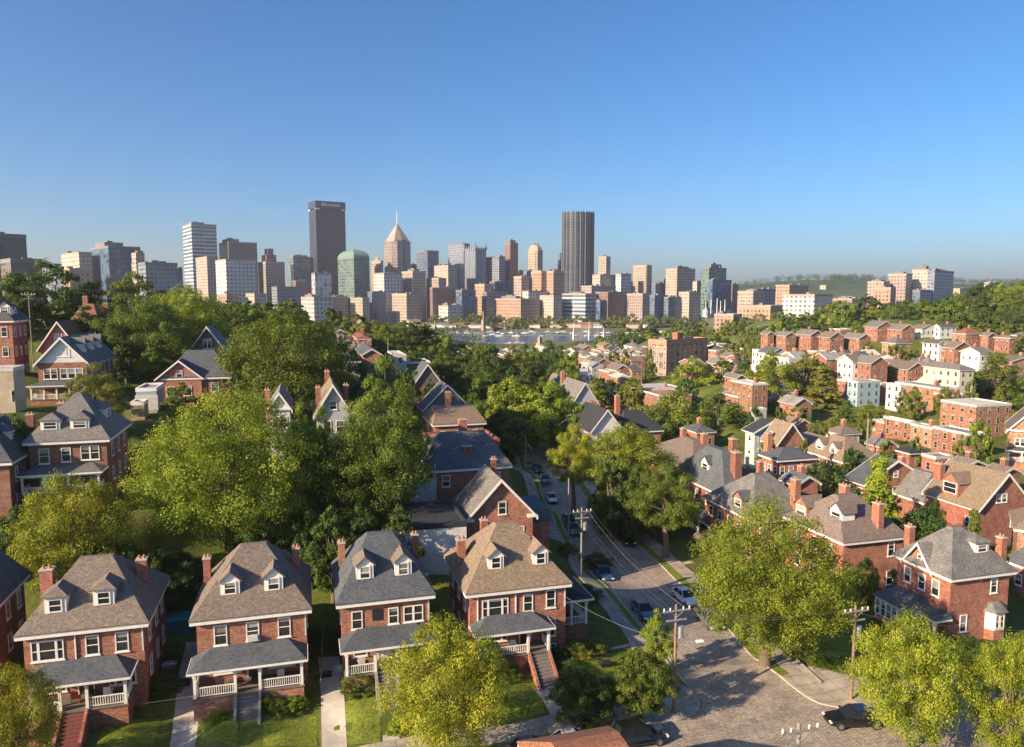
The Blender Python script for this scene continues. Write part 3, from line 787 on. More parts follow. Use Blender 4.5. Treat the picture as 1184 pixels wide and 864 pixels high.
# side porch of H4 (on its right wall)
sp = MB().box(W/2+.002,W/2+3.2,-2.6,2.6,-2.5,1.1,skip='t').build('side_porch', M['brick'], h)
MB().box(W/2+.004,W/2+3.28,-2.68,2.68,1.102,1.22).build('porch_floor', M['floor'], sp)
pm = MB().box(-.11,.11,-.11,.11,0,2.3).box(-.16,.16,-.16,.16,2.1,2.298).mesh('post', [M['trim']])
for px_, py_ in ((W/2+3.05,-2.45),(W/2+3.05,2.45),(W/2+1.5,-2.45)): link('post', pm, sp, (px_,py_,1.222))
MB().box(W/2+.004,W/2+3.3,-2.6,-2.36,3.53,3.8).box(W/2+3.06,W/2+3.3,-2.36,2.6,3.53,3.8).build('beam', M['trim'], sp)
r = MB(); bs = [(W/2+.003,-3.0),(W/2+3.65,-3.0),(W/2+3.65,3.0),(W/2+.003,3.0)]
r.prism(bs,3.803,3.95,cap=False); r.add([(a,b,3.803) for a,b in bs],[(3,2,1,0)])
r.add([(a,b,3.95) for a,b in bs]+[(W/2+.003,-1.6,5.5),(W/2+.003,1.6,5.5)],[(0,1,4),(1,2,5,4),(2,3,5)])
r.build('porch_roof', M['roof_dark'], sp)
MB().box(W/2+.01,W/2+3.7,-3.06,-3.003,3.78,3.97).box(W/2+3.653,W/2+3.72,-3.003,3.0,3.78,3.97).build('gutter', M['trim'], sp)
def rail_mesh(L):
    b = MB(); b.box(0,L,-.035,.035,.78,.86); b.box(0,L,-.03,.03,.1,.16)
    n = int(L/.17)
    for i in range(n): xx=(i+.5)*L/n; b.box(xx-.025,xx+.025,-.02,.02,.16,.78,skip='tb')
    return b.mesh('railing',[M['trim']])
link('railing', rail_mesh(2.7), sp, (W/2+.25,-2.45,1.225)); link('railing', rail_mesh(4.6), sp, (W/2+3.05,-2.3,1.225), R(90))
HOUSE4 = h
# porch furniture and plants
def porch_chair(root, lx, ly, z, rz, mat, label):
    c = root.matrix_basis if False else None
    a = root.rotation_euler[2]; x = root.location[0]+lx*math.cos(a)-ly*math.sin(a); y = root.location[1]+lx*math.sin(a)+ly*math.cos(a)
    o = empty('porch_chair', (x,y,root.location[2]+z), a+rz)
    MB().box(-.28,.28,-.25,.25,.40,.46).build('seat', M[mat], o)
    b = MB()
    for i in range(5): b.tbox(-.27+i*.11,-.17+i*.11,.26,.30,.461,1.02)
    b.build('backrest', M[mat], o)
    lm = MB().box(-.03,.03,-.03,.03,0,.399).mesh('leg', [M[mat]])
    for sx in (-.24,.24):
        for sy in (-.2,.2): link('leg', lm, o, (sx,sy,0))
    am = MB().box(-.035,.035,-.28,.24,.64,.68).box(-.03,.03,-.26,-.2,.461,.639).mesh('armrest',[M[mat]])
    for sx in (-.31,.31): link('armrest', am, o, (sx,0,0))
    return tag(o, label, 'chair', 'chairs on the front porches')
def flowerpot(root, lx, ly, z, label, col='dark'):
    a = root.rotation_euler[2]; x = root.location[0]+lx*math.cos(a)-ly*math.sin(a); y = root.location[1]+lx*math.sin(a)+ly*math.cos(a)
    o = empty('potted_plant', (x,y,root.location[2]+z))
    MB().tube((0,0,0),(0,0,.32),.13,.19,10).build('pot', M['pot'], o)
    me,_,both,_,_ = template('bush'); c = link('foliage', both, o, (0,0,.28)); c.scale = (.32,.32,.3); c.color = (*LEAF[col],1)
    tag(o, label, 'plant')
r_, W, D = H1
porch_chair(r_, -.55,-D/2-1.2,1.305,R(180),'chair_red','red slatted chair beside the door of the far left porch')
porch_chair(r_, W*.20,-D/2-1.1,1.305,R(180),'trim','white chair on the right bay of the far left porch')
flowerpot(r_, W*.05,-D/2-.7,1.305,'potted plant by the door of the far left porch')
r_, W, D = H2
porch_chair(r_, -W*.30,-D/2-1.1,1.305,R(180),'door','dark chair in the left bay of the grey-stepped porch')
porch_chair(r_, W*.25,-D/2-1.1,1.305,R(180),'trim_grey','pale chair in the right bay of the grey-stepped porch')
flowerpot(r_, -W*.12,-D/2-1.3,1.305,'potted plant in the left bay of the grey-stepped porch')
r_, W, D = H3
porch_chair(r_, -W*.30,-D/2-1.1,1.305,R(180),'trim_grey','pale chair on the porch of the slate-roofed house')
r_, W, D = H4
porch_chair(r_, -W*.10,-D/2-1.0,1.305,R(180),'trim','white chair on the front porch of the corner house')
porch_chair(r_, -W*.28,-D/2-1.0,1.305,R(180),'door','dark chair on the front porch of the corner house')
flowerpot(r_, W/2+1.7,-1.2,1.225,'potted plant with dark leaves on the side porch of the corner house')
porch_chair(r_, W/2+2.1,.4,1.225,R(120),'door','dark chair on the side porch of the corner house')
# H0 roof at the left edge
h, W, D = house('brick_house','slate-roofed brick house cut off by the left edge beside the front row',(-95,722),56,-14,D=9,hw=6.6,rise=3.6,roof='roof_slate',wall='brick_dark',lm='the cut-off left front house')
for y in (-2.6,.4,3.0): add_window(h,'R',y,4.2,.9,1.6,W,D); add_window(h,'R',y,1.4,.9,1.5,W,D)
# ------------------------------------------------------------------ houses behind the row, left hill
h, W, D = house('brick_house','brick hip-roofed house on left slope with white railed porch',(25,513),84,127,D=11,hw=6.9,rise=5,roof='roof_grey',wall='brick_dark',ridge=(.3,.3),lm='the hillside hip-roofed house')
window_row(h,W,D,[(-W*.31,4.3,1.1,1.8,'single'),(-W*.03,4.4,1.0,1.7,'single'),(W*.28,4.5,2.0,1.7,'pair'),(-W*.25,1.7,2.2,1.4,'triple'),(W*.2,1.7,2.2,1.4,'triple')])
for y in (-3,.2,3.2): add_window(h,'R',y,4.4,.9,1.7,W,D); add_window(h,'R',y,1.5,.9,1.6,W,D)
dormer(h,'F',-W*.24,W,D,6.9,5,.5,M['roof_grey'],style='hip',off=.8,w=2.0,h=1.25); dormer(h,'F',W*.14,W,D,6.9,5,.5,M['roof_grey'],style='hip',off=.8,w=2.0,h=1.25)
dormer(h,'R',.6,W,D,6.9,5,.5,M['roof_grey'],style='hip',off=1.0,w=2.4,h=1.3)
chimney(h,-W/2+.9,4.6,6,10,.9,.9,'brick_dark')
porch(h,-W/2-.2,W/2-.3,2.6,W,D,posts=(0,.3,.6,1),gap=None,step_run=0,roofmat='roof_grey',floor=1.3,eave=3.5,attach=4.2)
MB().box(-W*.17,W*.05,-D/2-1.2,-D/2-.7,1.305,2.0).build('porch_bench', M['trim_grey'], h) if False else None
# left edge neighbour
h, W, D = house('brick_house','dark brick house with hip dormer cut off by left edge below the tan building',(-80,540),78,14,D=12,hw=7,rise=4,roof='roof_slate',wall='brick_dark',lm='the cut-off hillside house')
for y in (-4,-1.2,1.6,4.2): add_window(h,'R',y,4.4,.8,1.7,W,D); add_window(h,'R',y,1.4,.8,1.6,W,D)
dormer(h,'R',-1,W,D,7,4,.5,M['roof_slate'],style='hip',off=1.0,w=2,h=1.2)
chimney(h,W/2-1,4.8,6,10.6,.8,.8,'brick_dark')
# tan building at the left edge
h, W, D = house('tan_building','tan stucco flat-roofed building cut off by the left edge on the hill',(-70,430),104,18,D=4.5,hw=6.5,kind='flat',wall='stucco',roof='flat_roof',trim='trim_grey',cat='building',rise=0,lm='the tan left edge building')
add_window(h,'R',-3,2,1.2,1.6,W,D)
h2 = MB().tbox(-1.4,1.4,-4,4,0,2.6,.1,.1).build('stucco_shed', M['brick_tan'], None, P(-2,520,96), A0)
tag(h2,'small stucco shed at the left edge below the tan building','shed')
# left apartment with mansard
h, W, D = house('apartment_house','tall red brick apartment house with dark mansard roof cut off by the left edge',(-110,372),130,16,D=7.5,hw=11,rise=4.5,kind='hip',roof='roof_slate',wall='brick',ridge=(4,1),cat='apartment house',lm='the mansard apartment house')
auto_windows(h,W,D,11,'FR',detail=True,floors=3,w=1.0,h=1.8,step=2.6)
dormer(h,'R',0,W,D,11,4.5,.5,M['roof_slate'],off=.6,w=1.8,h=1.5)
dormer(h,'F',W*.42,W,D,11,4.5,.5,M['roof_slate'],off=.6,w=1.8,h=1.5); dormer(h,'F',W*.1,W,D,11,4.5,.5,M['roof_slate'],off=.6,w=1.8,h=1.5)
# white gable brick house
h, W, D = house('brick_house','brick house with big white front gable and porch on the left hill',(38,420),118,103,D=17,hw=6.6,rise=3.9,kind='gy',roof='roof_grey',wall='brick',lm='the white-gabled hill house')
wb = MB(); wb.add([(-W/2-.3,-D/2-.02,6.55),(W/2+.3,-D/2-.02,6.55),(0,-D/2-.02,6.6+3.9)],[(0,1,2)]).build('gable_siding', M['white_siding'], h)
window_row(h,W,D,[(-W*.25,3.9,2.0,1.7,'pair'),(W*.02,3.9,1.0,1.7,'single'),(W*.26,3.9,2.2,1.7,'pair'),(0,7.5,2.4,1.4,'triple')])
for y in (-6,-3,0,3,6): add_window(h,'R',y,4.0,1,1.6,W,D); add_window(h,'R',y,1.0,1,1.6,W,D)
for y in (-5,0,5):
    d_ = dormer(h,'R',y,W,D,6.6,3.9,.5,M['roof_grey'],off=1.0,w=1.8,h=1.3,slope=3.9/(W/2))
porch(h,-W/2-.6,W/2-.2,2.4,W,D,posts=(0,.25,.5,.75,1),gap=None,step_run=0,floor=.9,eave=3.0,attach=3.7,roofmat='roof_slate')
# brown gable house behind
h, W, D = house('brick_house','brick house with rust-red roof and white-edged gable behind the white-gabled house',(42,402),136,92,D=16,hw=6.5,rise=4.6,kind='gy',roof='roof_red',wall='brick',lm='the rust-roofed gable house')
add_window(h,'F',0,7.4,1.3,1.6,W,D)
chimney(h,W/2-1,5,8,12,.9,.9); chimney(h,0,7,8,12.6,1.0,.9)
h, W, D = house('brick_house','brick hip-roofed house with rust ridge at the top of the left hill lane',(70,385),156,118,D=14,hw=6.5,rise=6,kind='hip',roof='roof_red',wall='brick_dark',ridge=(1,1),lm='the rust hip-roofed house')
auto_windows(h,W,D,6.5,'FR',floors=2)
chimney(h,-1,1,9,14,1,.9); chimney(h,3,1,8,12.5,.9,.9)
h, W, D = house('garage','small pale blue garage below the rust-roofed houses',(152,452),112,184,D=7,hw=3.2,rise=0,kind='flat',roof='flat_roof',wall='blue_siding',cat='garage',lm='the pale blue garage')
MB().box(-1.6,1.6,-D/2-.05,-D/2,0,2.4).build('garage_door', M['trim_grey'], h)
h, W, D = house('garage','low white-doored garage under the pale blue one',(146,468),108,170,D=3,hw=2.6,rise=0,kind='flat',roof='flat_roof',wall='brick_tan',cat='garage')
# house 187-262
h, W, D = house('brick_house','brick house with white-edged front gable and blue-grey roof above the biggest tree',(186,438),122,268,D=12,hw=6.2,rise=4.2,kind='hip',roof='roof_slate',wall='brick',ridge=(2.2,.3),lm='the blue-grey gabled house')
gb = MB(); gw = 3.4; gb.prism([(-W*.27-gw/1,-D/2-.35),(-W*.27+gw,-D/2-.35),(-W*.27+gw,-D/2+3),(-W*.27-gw,-D/2+3)],-2,6.2,cap=False)
gb.add([(-W*.27-gw,-D/2-.35,6.2),(-W*.27+gw,-D/2-.35,6.2),(-W*.27,-D/2-.35,8.9)],[(0,1,2)]); gb.build('gable_wing', M['brick'], h)
gr = MB()
for sg in (-1,1):
    p=[(-W*.27+sg*(gw+.4),-D/2-.75,5.9),(-W*.27+sg*(gw+.4),-D/2+4.5,5.9),(-W*.27,-D/2+4.5,9.05),(-W*.27,-D/2-.75,9.05)]
    q=[(a,b,c+.14) for a,b,c in p]; f=[(0,1,2,3),(7,6,5,4),(0,3,7,4),(1,0,4,5)]
    if sg<0: f=[tuple(reversed(k)) for k in f]
    gr.add(p+q,f)
gr.build('gable_roof', M['roof_slate'], h)
gt = MB()
for sg in (-1,1):
    p=[(-W*.27+sg*(gw+.42),-D/2-.80,5.78),(-W*.27+sg*(gw+.42),-D/2-.80,6.06),(-W*.27,-D/2-.80,9.23),(-W*.27,-D/2-.80,8.9)]
    q=[(a,b+.04,c) for a,b,c in p]; gt.add(p+q,[(0,1,2,3),(7,6,5,4),(1,0,4,5),(2,1,5,6),(0,3,7,4)])
gt.build('bargeboard', M['trim'], h)
window_row(h,W,D,[(W*.27,3.7,1.2,1.6,'single'),(W*.27,1.0,2,1.4,'pair')]); 
add_window(h,'F',-W*.27-1.4,3.2,1.3,1.6,W,D+.7); add_window(h,'F',-W*.27+1.2,3.2,1.3,1.6,W,D+.7); add_window(h,'F',-W*.27,6.3,1.0,1.2,W,D+.7)
for y in (-4,-1,2): add_window(h,'R',y,3.7,1,1.6,W,D)
# house above it with tall gable
h, W, D = house('brick_house','old house with tall white-framed attic gable at the wood edge above the blue-grey roof',(217,405),150,262,D=11,hw=7,rise=4.6,kind='gy',roof='roof_grey',wall='brick_dark',lm='the tall attic gable house')
add_window(h,'F',0,7.2,1.6,2.0,W,D,'pair'); window_row(h,W,D,[(-W*.25,4,1.4,1.6,'single'),(W*.25,4,1.4,1.6,'single')])
chimney(h,-W/2+.4,-1,4,10,.9,.9)
# houses hidden among trees, centre left
h, W, D = house('white_house','small white gable-fronted house showing above the biggest tree',(308,473),98,338,D=10,hw=7,rise=2.0,kind='gy',roof='roof_grey',wall='white_siding',o=.35,lm='the small white gable house')
window_row(h,W,D,[(-W*.2,4.3,.9,1.5,'single'),(W*.2,4.3,.9,1.5,'single')]); MB().box(-W/2-.3,W/2+.3,-D/2-.3,-D/2-.01,6.75,7.0).build('gable_ledge', M['trim'], h)
chimney(h,-W/2-.5,2,3,8.6,.7,.7)
h, W, D = house('brick_house','house with steep white-edged gable and three chimneys between the two biggest left trees',(362,478),98,409,D=11,hw=7,rise=3.6,kind='gy',roof='roof_tan',wall='grey_siding',lm='the steep three-chimney gable')
window_row(h,W,D,[(-W*.2,4.2,1.1,1.6,'single'),(W*.2,4.2,1.1,1.6,'single'),(0,7.3,1,1.2,'single')])
chimney(h,-W/2+.3,-2,5,9.9,.7,.7); chimney(h,-.4,5,6,11.4,.7,.7); chimney(h,W/2-.2,-1,6,10,.7,.7)
porch(h,-W/2,W/2,2.2,W,D,posts=(0,.5,1),gap=None,step_run=0,floor=.5,eave=2.9,attach=3.6)
# ------------------------------------------------------------------ column of houses left of the street
h, W, D = house('brick_house','plain brick gable-ended house directly behind the corner house beside the street',(537,601),84,622,D=7,hw=6.6,rise=4.3,kind='gy',roof='roof_grey',wall='brick',o=.5,lm='the plain gable-ended house')
window_row(h,W,D,[(.2,6.7,1.0,1.6,'single'),(-W*.12,3.2,1.1,1.5,'single'),(W*.28,3.3,1.4,1.8,'single')])
[MB().box(a_,a_+1.2,-D/2-.5,-D/2-.01,6.2,6.5).build('eave_return', M['trim'], h) for a_ in (-W/2-.5,W/2-.7)]
bx = MB().box(W/2,W/2+2.6,-2,5,-2,5.0,skip='').build('side_bay', M['brick'], h); 
MB().tbox(W/2-.0,W/2+3.0,-2.4,5.4,5.003,6.4,.2,.8).build('side_bay_roof', M['roof_slate'], h)
chimney(h,.8,3,8,11.9,.6,.6)
# white shed
h, W, D = house('shed','long white-sided flat-roofed shed between the front row and the hip-roofed brick house',(468,612),79,540,D=9,hw=4.8,rise=0,kind='flat',roof='roof_dark',trim='roof_dark',wall='white_siding',cat='shed',lm='the white-sided shed',o=.05)
h, W, D = house('brick_house','wide brick hip-roofed house with nearly blank wall and two small windows',(497,545),98,593,D=12,hw=6.8,rise=4.0,kind='hip',roof='roof_slate',wall='brick',ridge=(3.2,.4),lm='the wide blank-walled house')
window_row(h,W,D,[(-W*.33,4.4,1.1,1.6,'single'),(W*.34,4.4,1.1,1.6,'single')])
chimney(h,0,-3.6,7,9.3,1.3,.9,'brick_dark')
MB().tube((.6,-D/2-.8,3.3),(1.3,-D/2-.3,3.3),.12,.12,8).build('vent_pipe', M['metal'], h)
sd = MB().box(-1.8,1.8,-1.4,1.4,-2,.2).box(-1.8,-1.7,-1.4,1.4,.2,1.1).box(1.7,1.8,-1.4,1.4,.2,1.1).box(-1.8,1.8,-1.5,-1.4,.2,1.1).box(-1.75,-1.6,-1.35,-1.2,1.1,3).box(1.6,1.75,-1.35,-1.2,1.1,3).build('wooden_deck', M['trim_grey'], None, P(487,560,97), A0)
tag(sd,'small white railed deck left of the wide blank-walled house','deck')
h, W, D = house('brick_house','narrow flat-topped brick house with rust roof edge behind the wide blank-walled house',(496,515),116,582,D=9,hw=7.5,rise=0,kind='flat',roof='flat_rust',wall='brick',lm='the rust flat-roofed house',trim='roof_red')
chimney(h,-W*.02,-3,7,11,1.3,1,'brick')
h, W, D = house('brick_house','brick house with tan mansard top in the column left of the street',(500,492),130,563,D=11,hw=7,rise=2.4,kind='hip',roof='roof_tan',wall='brick',ridge=(3.6,2),lm='the tan mansard house')
auto_windows(h,W,D,7,'F',floors=2)
chimney(h,-1,0,8,12,1,1)
h, W, D = house('brick_house','house with broad grey shingled front gable edged in white left of the street',(489,473),147,546,D=7,hw=6.5,rise=4.6,kind='gy',roof='roof_slate',wall='brick',lm='the broad grey gable')
MB().add([(-W/2-.3,-D/2-.02,6.4),(W/2+.3,-D/2-.02,6.4),(0,-D/2-.02,11.1)],[(0,1,2)]).build('gable_shingles', M['roof_grey'], h)
window_row(h,W,D,[(-W*.3,3.6,1.1,1.6,'single'),(W*.2,3.6,1.1,1.6,'single')])
MB().add([(-.9,-D/2-1.4,6.4+2.6),(.9,-D/2-1.4,6.4+2.6),(0,-D/2-1.4,10.3)],[(0,1,2)]).build('vent', M['void'], h) if False else None
h, W, D = house('brick_house','house with steep brown-shingled gable edged in white at the far end of the column',(475,447),172,515,D=8,hw=6.5,rise=5,kind='gy',roof='roof_slate',wall='brick_dark',lm='the steep brown gable')
MB().add([(-W/2-.3,-D/2-.02,6.4),(W/2+.3,-D/2-.02,6.4),(0,-D/2-.02,11.5)],[(0,1,2)]).build('gable_shingles', M['roof_brown'], h)
h, W, D = house('brick_house','flat-roofed brick house tucked above the steep brown gable',(470,420),205,500,D=10,hw=7,rise=0,kind='flat',roof='flat_pale',wall='brick',lm='the tucked flat-roofed house')
# ------------------------------------------------------------------ right-hand houses (fronts face the street on the left)
AR = A0-R(90)
h, W, D = house('brick_house','red brick house with white-edged gable, glazed left porch and right bay window',(1100,671),72,1031,'FR',AR,D=None,uback=1177,hw=7.2,rise=4.0,kind='hip',roof='roof_worn',ridge=(.3,.6),lm='the glazed-porch house')
HR1 = (h, W, D)
add_window(h,'F',-W*.30,4.7,.95,1.7,W,D); add_window(h,'F',-W*.02,4.6,.95,1.7,W,D,'single'); add_window(h,'F',W*.24,4.6,1.0,1.75,W,D)
gw = 1.75; gx = -W*.08
g = MB(); g.add([(gx-gw,-D/2-.04,7.0),(gx+gw,-D/2-.04,7.0),(gx,-D/2-.04,9.3),(gx-gw,-D/2+3,7.0),(gx+gw,-D/2+3,7.0),(gx,-D/2+3,9.3)],[(0,1,2),(3,0,2,5),(1,4,5,2)]); g.build('front_gable', M['brick'], h)
g = MB()
for sg in (-1,1):
    p=[(gx+sg*(gw+.3),-D/2-.5,6.75),(gx+sg*(gw+.3),-D/2+.9,6.75),(gx,-D/2+3.4,9.45),(gx,-D/2-.5,9.45)]; q=[(a,b,c+.12) for a,b,c in p]; f=[(0,1,2,3),(7,6,5,4),(0,3,7,4),(1,0,4,5)]
    if sg<0: f=[tuple(reversed(k)) for k in f]
    g.add(p+q,f)
g.build('gable_roof', M['roof_worn'], h)
g = MB()
for sg in (-1,1):
    p=[(gx+sg*(gw+.34),-D/2-.56,6.62),(gx+sg*(gw+.34),-D/2-.56,6.92),(gx,-D/2-.56,9.64),(gx,-D/2-.56,9.32)]; q=[(a,b+.055,c) for a,b,c in p]; g.add(p+q,[(0,1,2,3),(7,6,5,4),(1,0,4,5),(2,1,5,6),(0,3,7,4)])
g.build('bargeboard', M['trim'], h)
add_window(h,'F',gx,7.4,.6,.95,W,D+.1)
add_window(h,'R',1.8,5.0,.9,1.6,W,D); add_window(h,'R',-1.9,1.3,.9,1.8,W,D)
# bay window on the right wall
b = MB(); oct_=[(W/2,.9),(W/2+.75,1.35),(W/2+.75,2.65),(W/2,3.1)]
b.prism(oct_, -1.5,1.3, m=0); bay = b.build('bay_window', M['brick'], h)
MB().prism(oct_,1.302,3.2).build('bay_wall', M['trim'], bay)
MB().prism([(W/2+.003,.6),(W/2+1.05,1.2),(W/2+1.05,2.8),(W/2+.003,3.4)],3.203,4.1,top=[(W/2+.003,1.2),(W/2+.15,1.6),(W/2+.15,2.4),(W/2+.003,2.8)]).build('bay_roof', M['roof_worn'], bay)
for yy in (1.7,2.3): link('window', win_simple(.55,1.5), bay, (W/2+.76,yy,1.5), R(90))
dormer(h,'R',1.2,W,D,7.2,4.0,.5,M['roof_worn'],style='hip',off=1.1,w=1.8,h=1.2)
chimney(h,W/2-1.0,3.6,6.5,10.4,.75,.7); chimney(h,-W/2+.2,-D/2+1.1,4,10.4,.75,.75)
# glazed porch
po = MB().box(-W/2-.2,W*.16,-D/2-2.6,-D/2-.002,-2,.9,skip='').build('glazed_porch', M['brick'], h)
n=6
for i in range(n):
    x0=-W/2-.2+i*(W*.66+.2)/n; w_=(W*.66+.2)/n
    link('window', win_simple(w_-.04,1.7), po, (x0+w_/2,-D/2-2.61,.95))
for i in range(3): link('window', win_simple(.8,1.7), po, (W*.16+.01,-D/2-2.15+i*.85,.95), R(90))
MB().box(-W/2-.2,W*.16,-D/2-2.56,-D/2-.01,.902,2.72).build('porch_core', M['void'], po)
MB().box(-W/2-.3,W*.16+.1,-D/2-2.7,-D/2-.004,2.723,2.95).build('beam', M['trim'], po)
MB().prism([(-W/2-.5,-D/2-2.95),(W*.16+.35,-D/2-2.95),(W*.16+.35,-D/2-.004),(-W/2-.5,-D/2-.004)],2.953,3.9,top=[(-W/2+.3,-D/2-.3),(W*.16-.5,-D/2-.3),(W*.16-.5,-D/2-.005),(-W/2+.3,-D/2-.005)]).build('porch_roof', M['roof_slate'], po)
porch(h,W*.17+.4,W/2+.1,1.8,W,D,floor=.6,eave=2.9,attach=3.5,posts=(0,.5,1),gap=1,step_run=1.6,step_drop=1.0,roofmat='roof_slate',top_in=.3)
h, W, D = house('brick_house','slate-roofed brick house cut off by the right edge behind the glazed-porch house',(1215,668),86,1160,'FR',AR,D=11,hw=7,rise=4,kind='hip',roof='roof_slate',wall='brick_dark',lm='the right edge slate house')
auto_windows(h,W,D,7,'FR',detail=True); chimney(h,-W/2+1.5,-3,7,11.2,.9,.9); 
h, W, D = house('brick_house','brick house with brown shingle roof and arched dormer behind the round big tree',(975,629),86,905,'FR',AR,D=None,uback=1052,hw=7.2,rise=4.2,kind='hip',roof='roof_brown',wall='brick',ridge=(.4,1.4),lm='the brown-shingled right house')
add_window(h,'R',2.6,4.8,1.0,1.8,W,D); add_window(h,'R',2.6,1.2,1.0,1.8,W,D); 
for x in (-3,0,3): add_window(h,'F',x,4.6,1,1.7,W,D); add_window(h,'F',x,1.4,1,1.7,W,D)
dormer(h,'F',W*.22,W,D,7.2,4.2,.5,M['roof_brown'],off=1.2,w=2.2,h=1.5)
dormer(h,'F',-W*.3,W,D,7.2,4.2,.5,M['roof_brown'],off=.3,w=2.4,h=1.6,mat='brick')
chimney(h,W/2-1.1,1.4,6.8,11.2,1.2,.8); chimney(h,-W/2+.5,4,6.8,11,1.3,.8)
h, W, D = house('brick_house','house with weathered grey hip roof, tall chimney and small white-edged gable',(872,604),97,812,'FR',AR,D=None,uback=950,hw=6.5,rise=4.8,kind='hip',roof='roof_worn',wall='brick',ridge=(.4,1.2),lm='the weathered hip roof')
auto_windows(h,W,D,6.5,'FR',detail=True,floors=2)
dormer(h,'F',W*.15,W,D,6.5,4.8,.5,M['roof_slate'],off=.1,w=2.1,h=1.5,mat='brick'); chimney(h,W/2-.9,2.0,7,11.5,1.1,.9); chimney(h,-W/2+1,3.5,7,11.6,.8,.8)
h, W, D = house('brick_house','big brick house with dark slate roof and two stout chimneys right of the street',(838,575),108,776,'FR',AR,D=None,uback=888,hw=7.6,rise=5.6,kind='hip',roof='roof_slate',wall='brick_dark',ridge=(2.2,.6),lm='the dark slate-roofed house')
for x in (-3.5,-.5,2.8): add_window(h,'F',x,4.9,1.1,1.8,W,D); add_window(h,'F',x,1.4,1.1,1.8,W,D)
add_window(h,'R',0,4.8,1.6,1.6,W,D,'pair')
dormer(h,'F',W*.02,W,D,7.6,5.6,.5,M['roof_slate'],off=.8,w=2.2,h=1.5)
chimney(h,W/2-2.2,-.2,8,13.6,1.4,1.2,'brick_dark'); chimney(h,-1,3.4,9,14.2,1.2,1,'brick_dark')
porch(h,W*.05,W/2-.4,2.4,W,D,floor=1,eave=3.2,attach=4,posts=(0,.5,1),gap=1,step_run=2,step_drop=1.6)
h, W, D = house('brick_house','brown-roofed brick house half hidden behind the dark slate-roofed house',(800,545),128,742,'FR',AR,D=None,uback=862,hw=7,rise=3.8,kind='hip',roof='roof_brown',wall='brick',ridge=(2,.6),lm='the half-hidden brown roof')
chimney(h,-3,0,8,12,1,1); chimney(h,3,1,8,12,1,1)
# tan gable house at right
h, W, D = house('brick_house','brick house with broad tan roof, paired arched windows and a wide right gable',(1133,588),104,1066,'FR',AR,D=None,uback=1196,hw=6.0,rise=4.6,kind='gx',roof='roof_tan',wall='brick',o=.5,lm='the broad tan roof')
add_window(h,'R',-.6,6.4,2.0,1.3,W,D,'pair'); add_window(h,'R',1.8,2.6,1,1.9,W,D); add_window(h,'F',W*.34,2.4,1.6,1.8,W,D,'pair')
dormer(h,'F',-W*.06,W,D,6.0,4.6,.5,M['roof_tan'],off=0.05,w=2.9,h=2.0,mat='brick',slope=4.6/(D/2))
chimney(h,-W/2+.2,-2.6,4,10.2,1.3,.9)
# slate hip house centre right
h, W, D = house('brick_house','brick house with patchy blue-grey hip roof and triple window right of the pointed tree',(1068,582),114,1022,'FR',AR,D=None,uback=1116,hw=6.5,rise=4.0,kind='hip',roof='roof_worn',wall='brick_dark',ridge=(1.8,.4),lm='the patchy hip roof')
add_window(h,'R',-1.8,3.2,2.2,1.8,W,D,'pair'); add_window(h,'F',2.5,3.2,1.2,1.8,W,D); chimney(h,-W/2-.2,-1,4,12,.8,.8)
h, W, D = house('brick_house','brick gable-fronted house with white-edged peak left of the pointed tree',(1000,560),118,975,'FR',AR,D=12,hw=6.5,rise=3.4,kind='gx',roof='roof_slate',wall='brick',lm='the white-peaked brick house')
auto_windows(h,W,D,6.5,'FR',detail=True,gable='R',rise=3.4)
h, W, D = house('brick_house','tan-roofed brick house with small pointed dormers in the right centre cluster',(975,535),130,926,'FR',AR,D=None,uback=1022,hw=6.5,rise=3.6,kind='hip',roof='roof_tan',wall='brick_orange',ridge=(1.6,.6),lm='the tan pointed-dormer roof')
auto_windows(h,W,D,6.5,'FR'); dormer(h,'F',-1.8,W,D,6.5,3.6,.5,M['roof_tan'],off=.4,w=1.9,h=1.4); dormer(h,'F',2,W,D,6.5,3.6,.5,M['roof_tan'],off=.4,w=1.7,h=1.4)
h, W, D = house('white_house','white-walled house with flat brown roof in the right centre cluster',(937,514),142,916,'FR',AR,D=None,uback=972,hw=7,rise=1.2,kind='gx',roof='roof_brown',wall='cream_siding',o=.3,lm='the white flat-topped house')
auto_windows(h,W,D,7,'FR')
h, W, D = house('brick_house','brick house with white-edged brick gable and tan roof beside the half-round bay',(899,512),138,879,'FR',AR,D=None,uback=933,hw=7,rise=3.4,kind='gx',roof='roof_tan',wall='brick',lm='the bayside brick gable')
auto_windows(h,W,D,7,'FR',gable='F',rise=3)
h, W, D = house('round_bay_house','brick house end with half-round windowed bay under a blue-grey roof',(899,533),124,876,'FR',AR,D=7,hw=7,rise=1.6,kind='hip',roof='roof_slate',wall='brick',lm='the half-round bay')
auto_windows(h,W,D,7,'FR',step=1.6); chimney(h,-W/2-.4,-2,5,10.6,1.2,1)
h, W, D = house('brick_house','long low dark-roofed building left of the bayside gable',(872,500),150,858,'FR',AR,D=8,hw=6,rise=2,kind='gx',roof='roof_dark',wall='grey_siding',lm='the low dark-roofed building')
auto_windows(h,W,D,6,'FR')
h, W, D = house('brick_house','tan gabled house cut off by the right edge above the broad tan roof',(1163,497),145,1236,yaw=R(-33),D=12,hw=6.5,rise=5.2,kind='gy',roof='roof_brown',wall='brick_pale',lm='the tan right edge gable')
window_row(h,W,D,[(-W*.05,7.4,2.2,1.5,'pair'),(-W*.28,3.4,1.8,1.6,'pair'),(W*.1,3.4,1.8,1.6,'pair')]); MB().box(-W/2-.4,W/2+.4,-D/2-.4,-D/2-.01,6.3,6.6).build('gable_ledge',M['trim'],h)
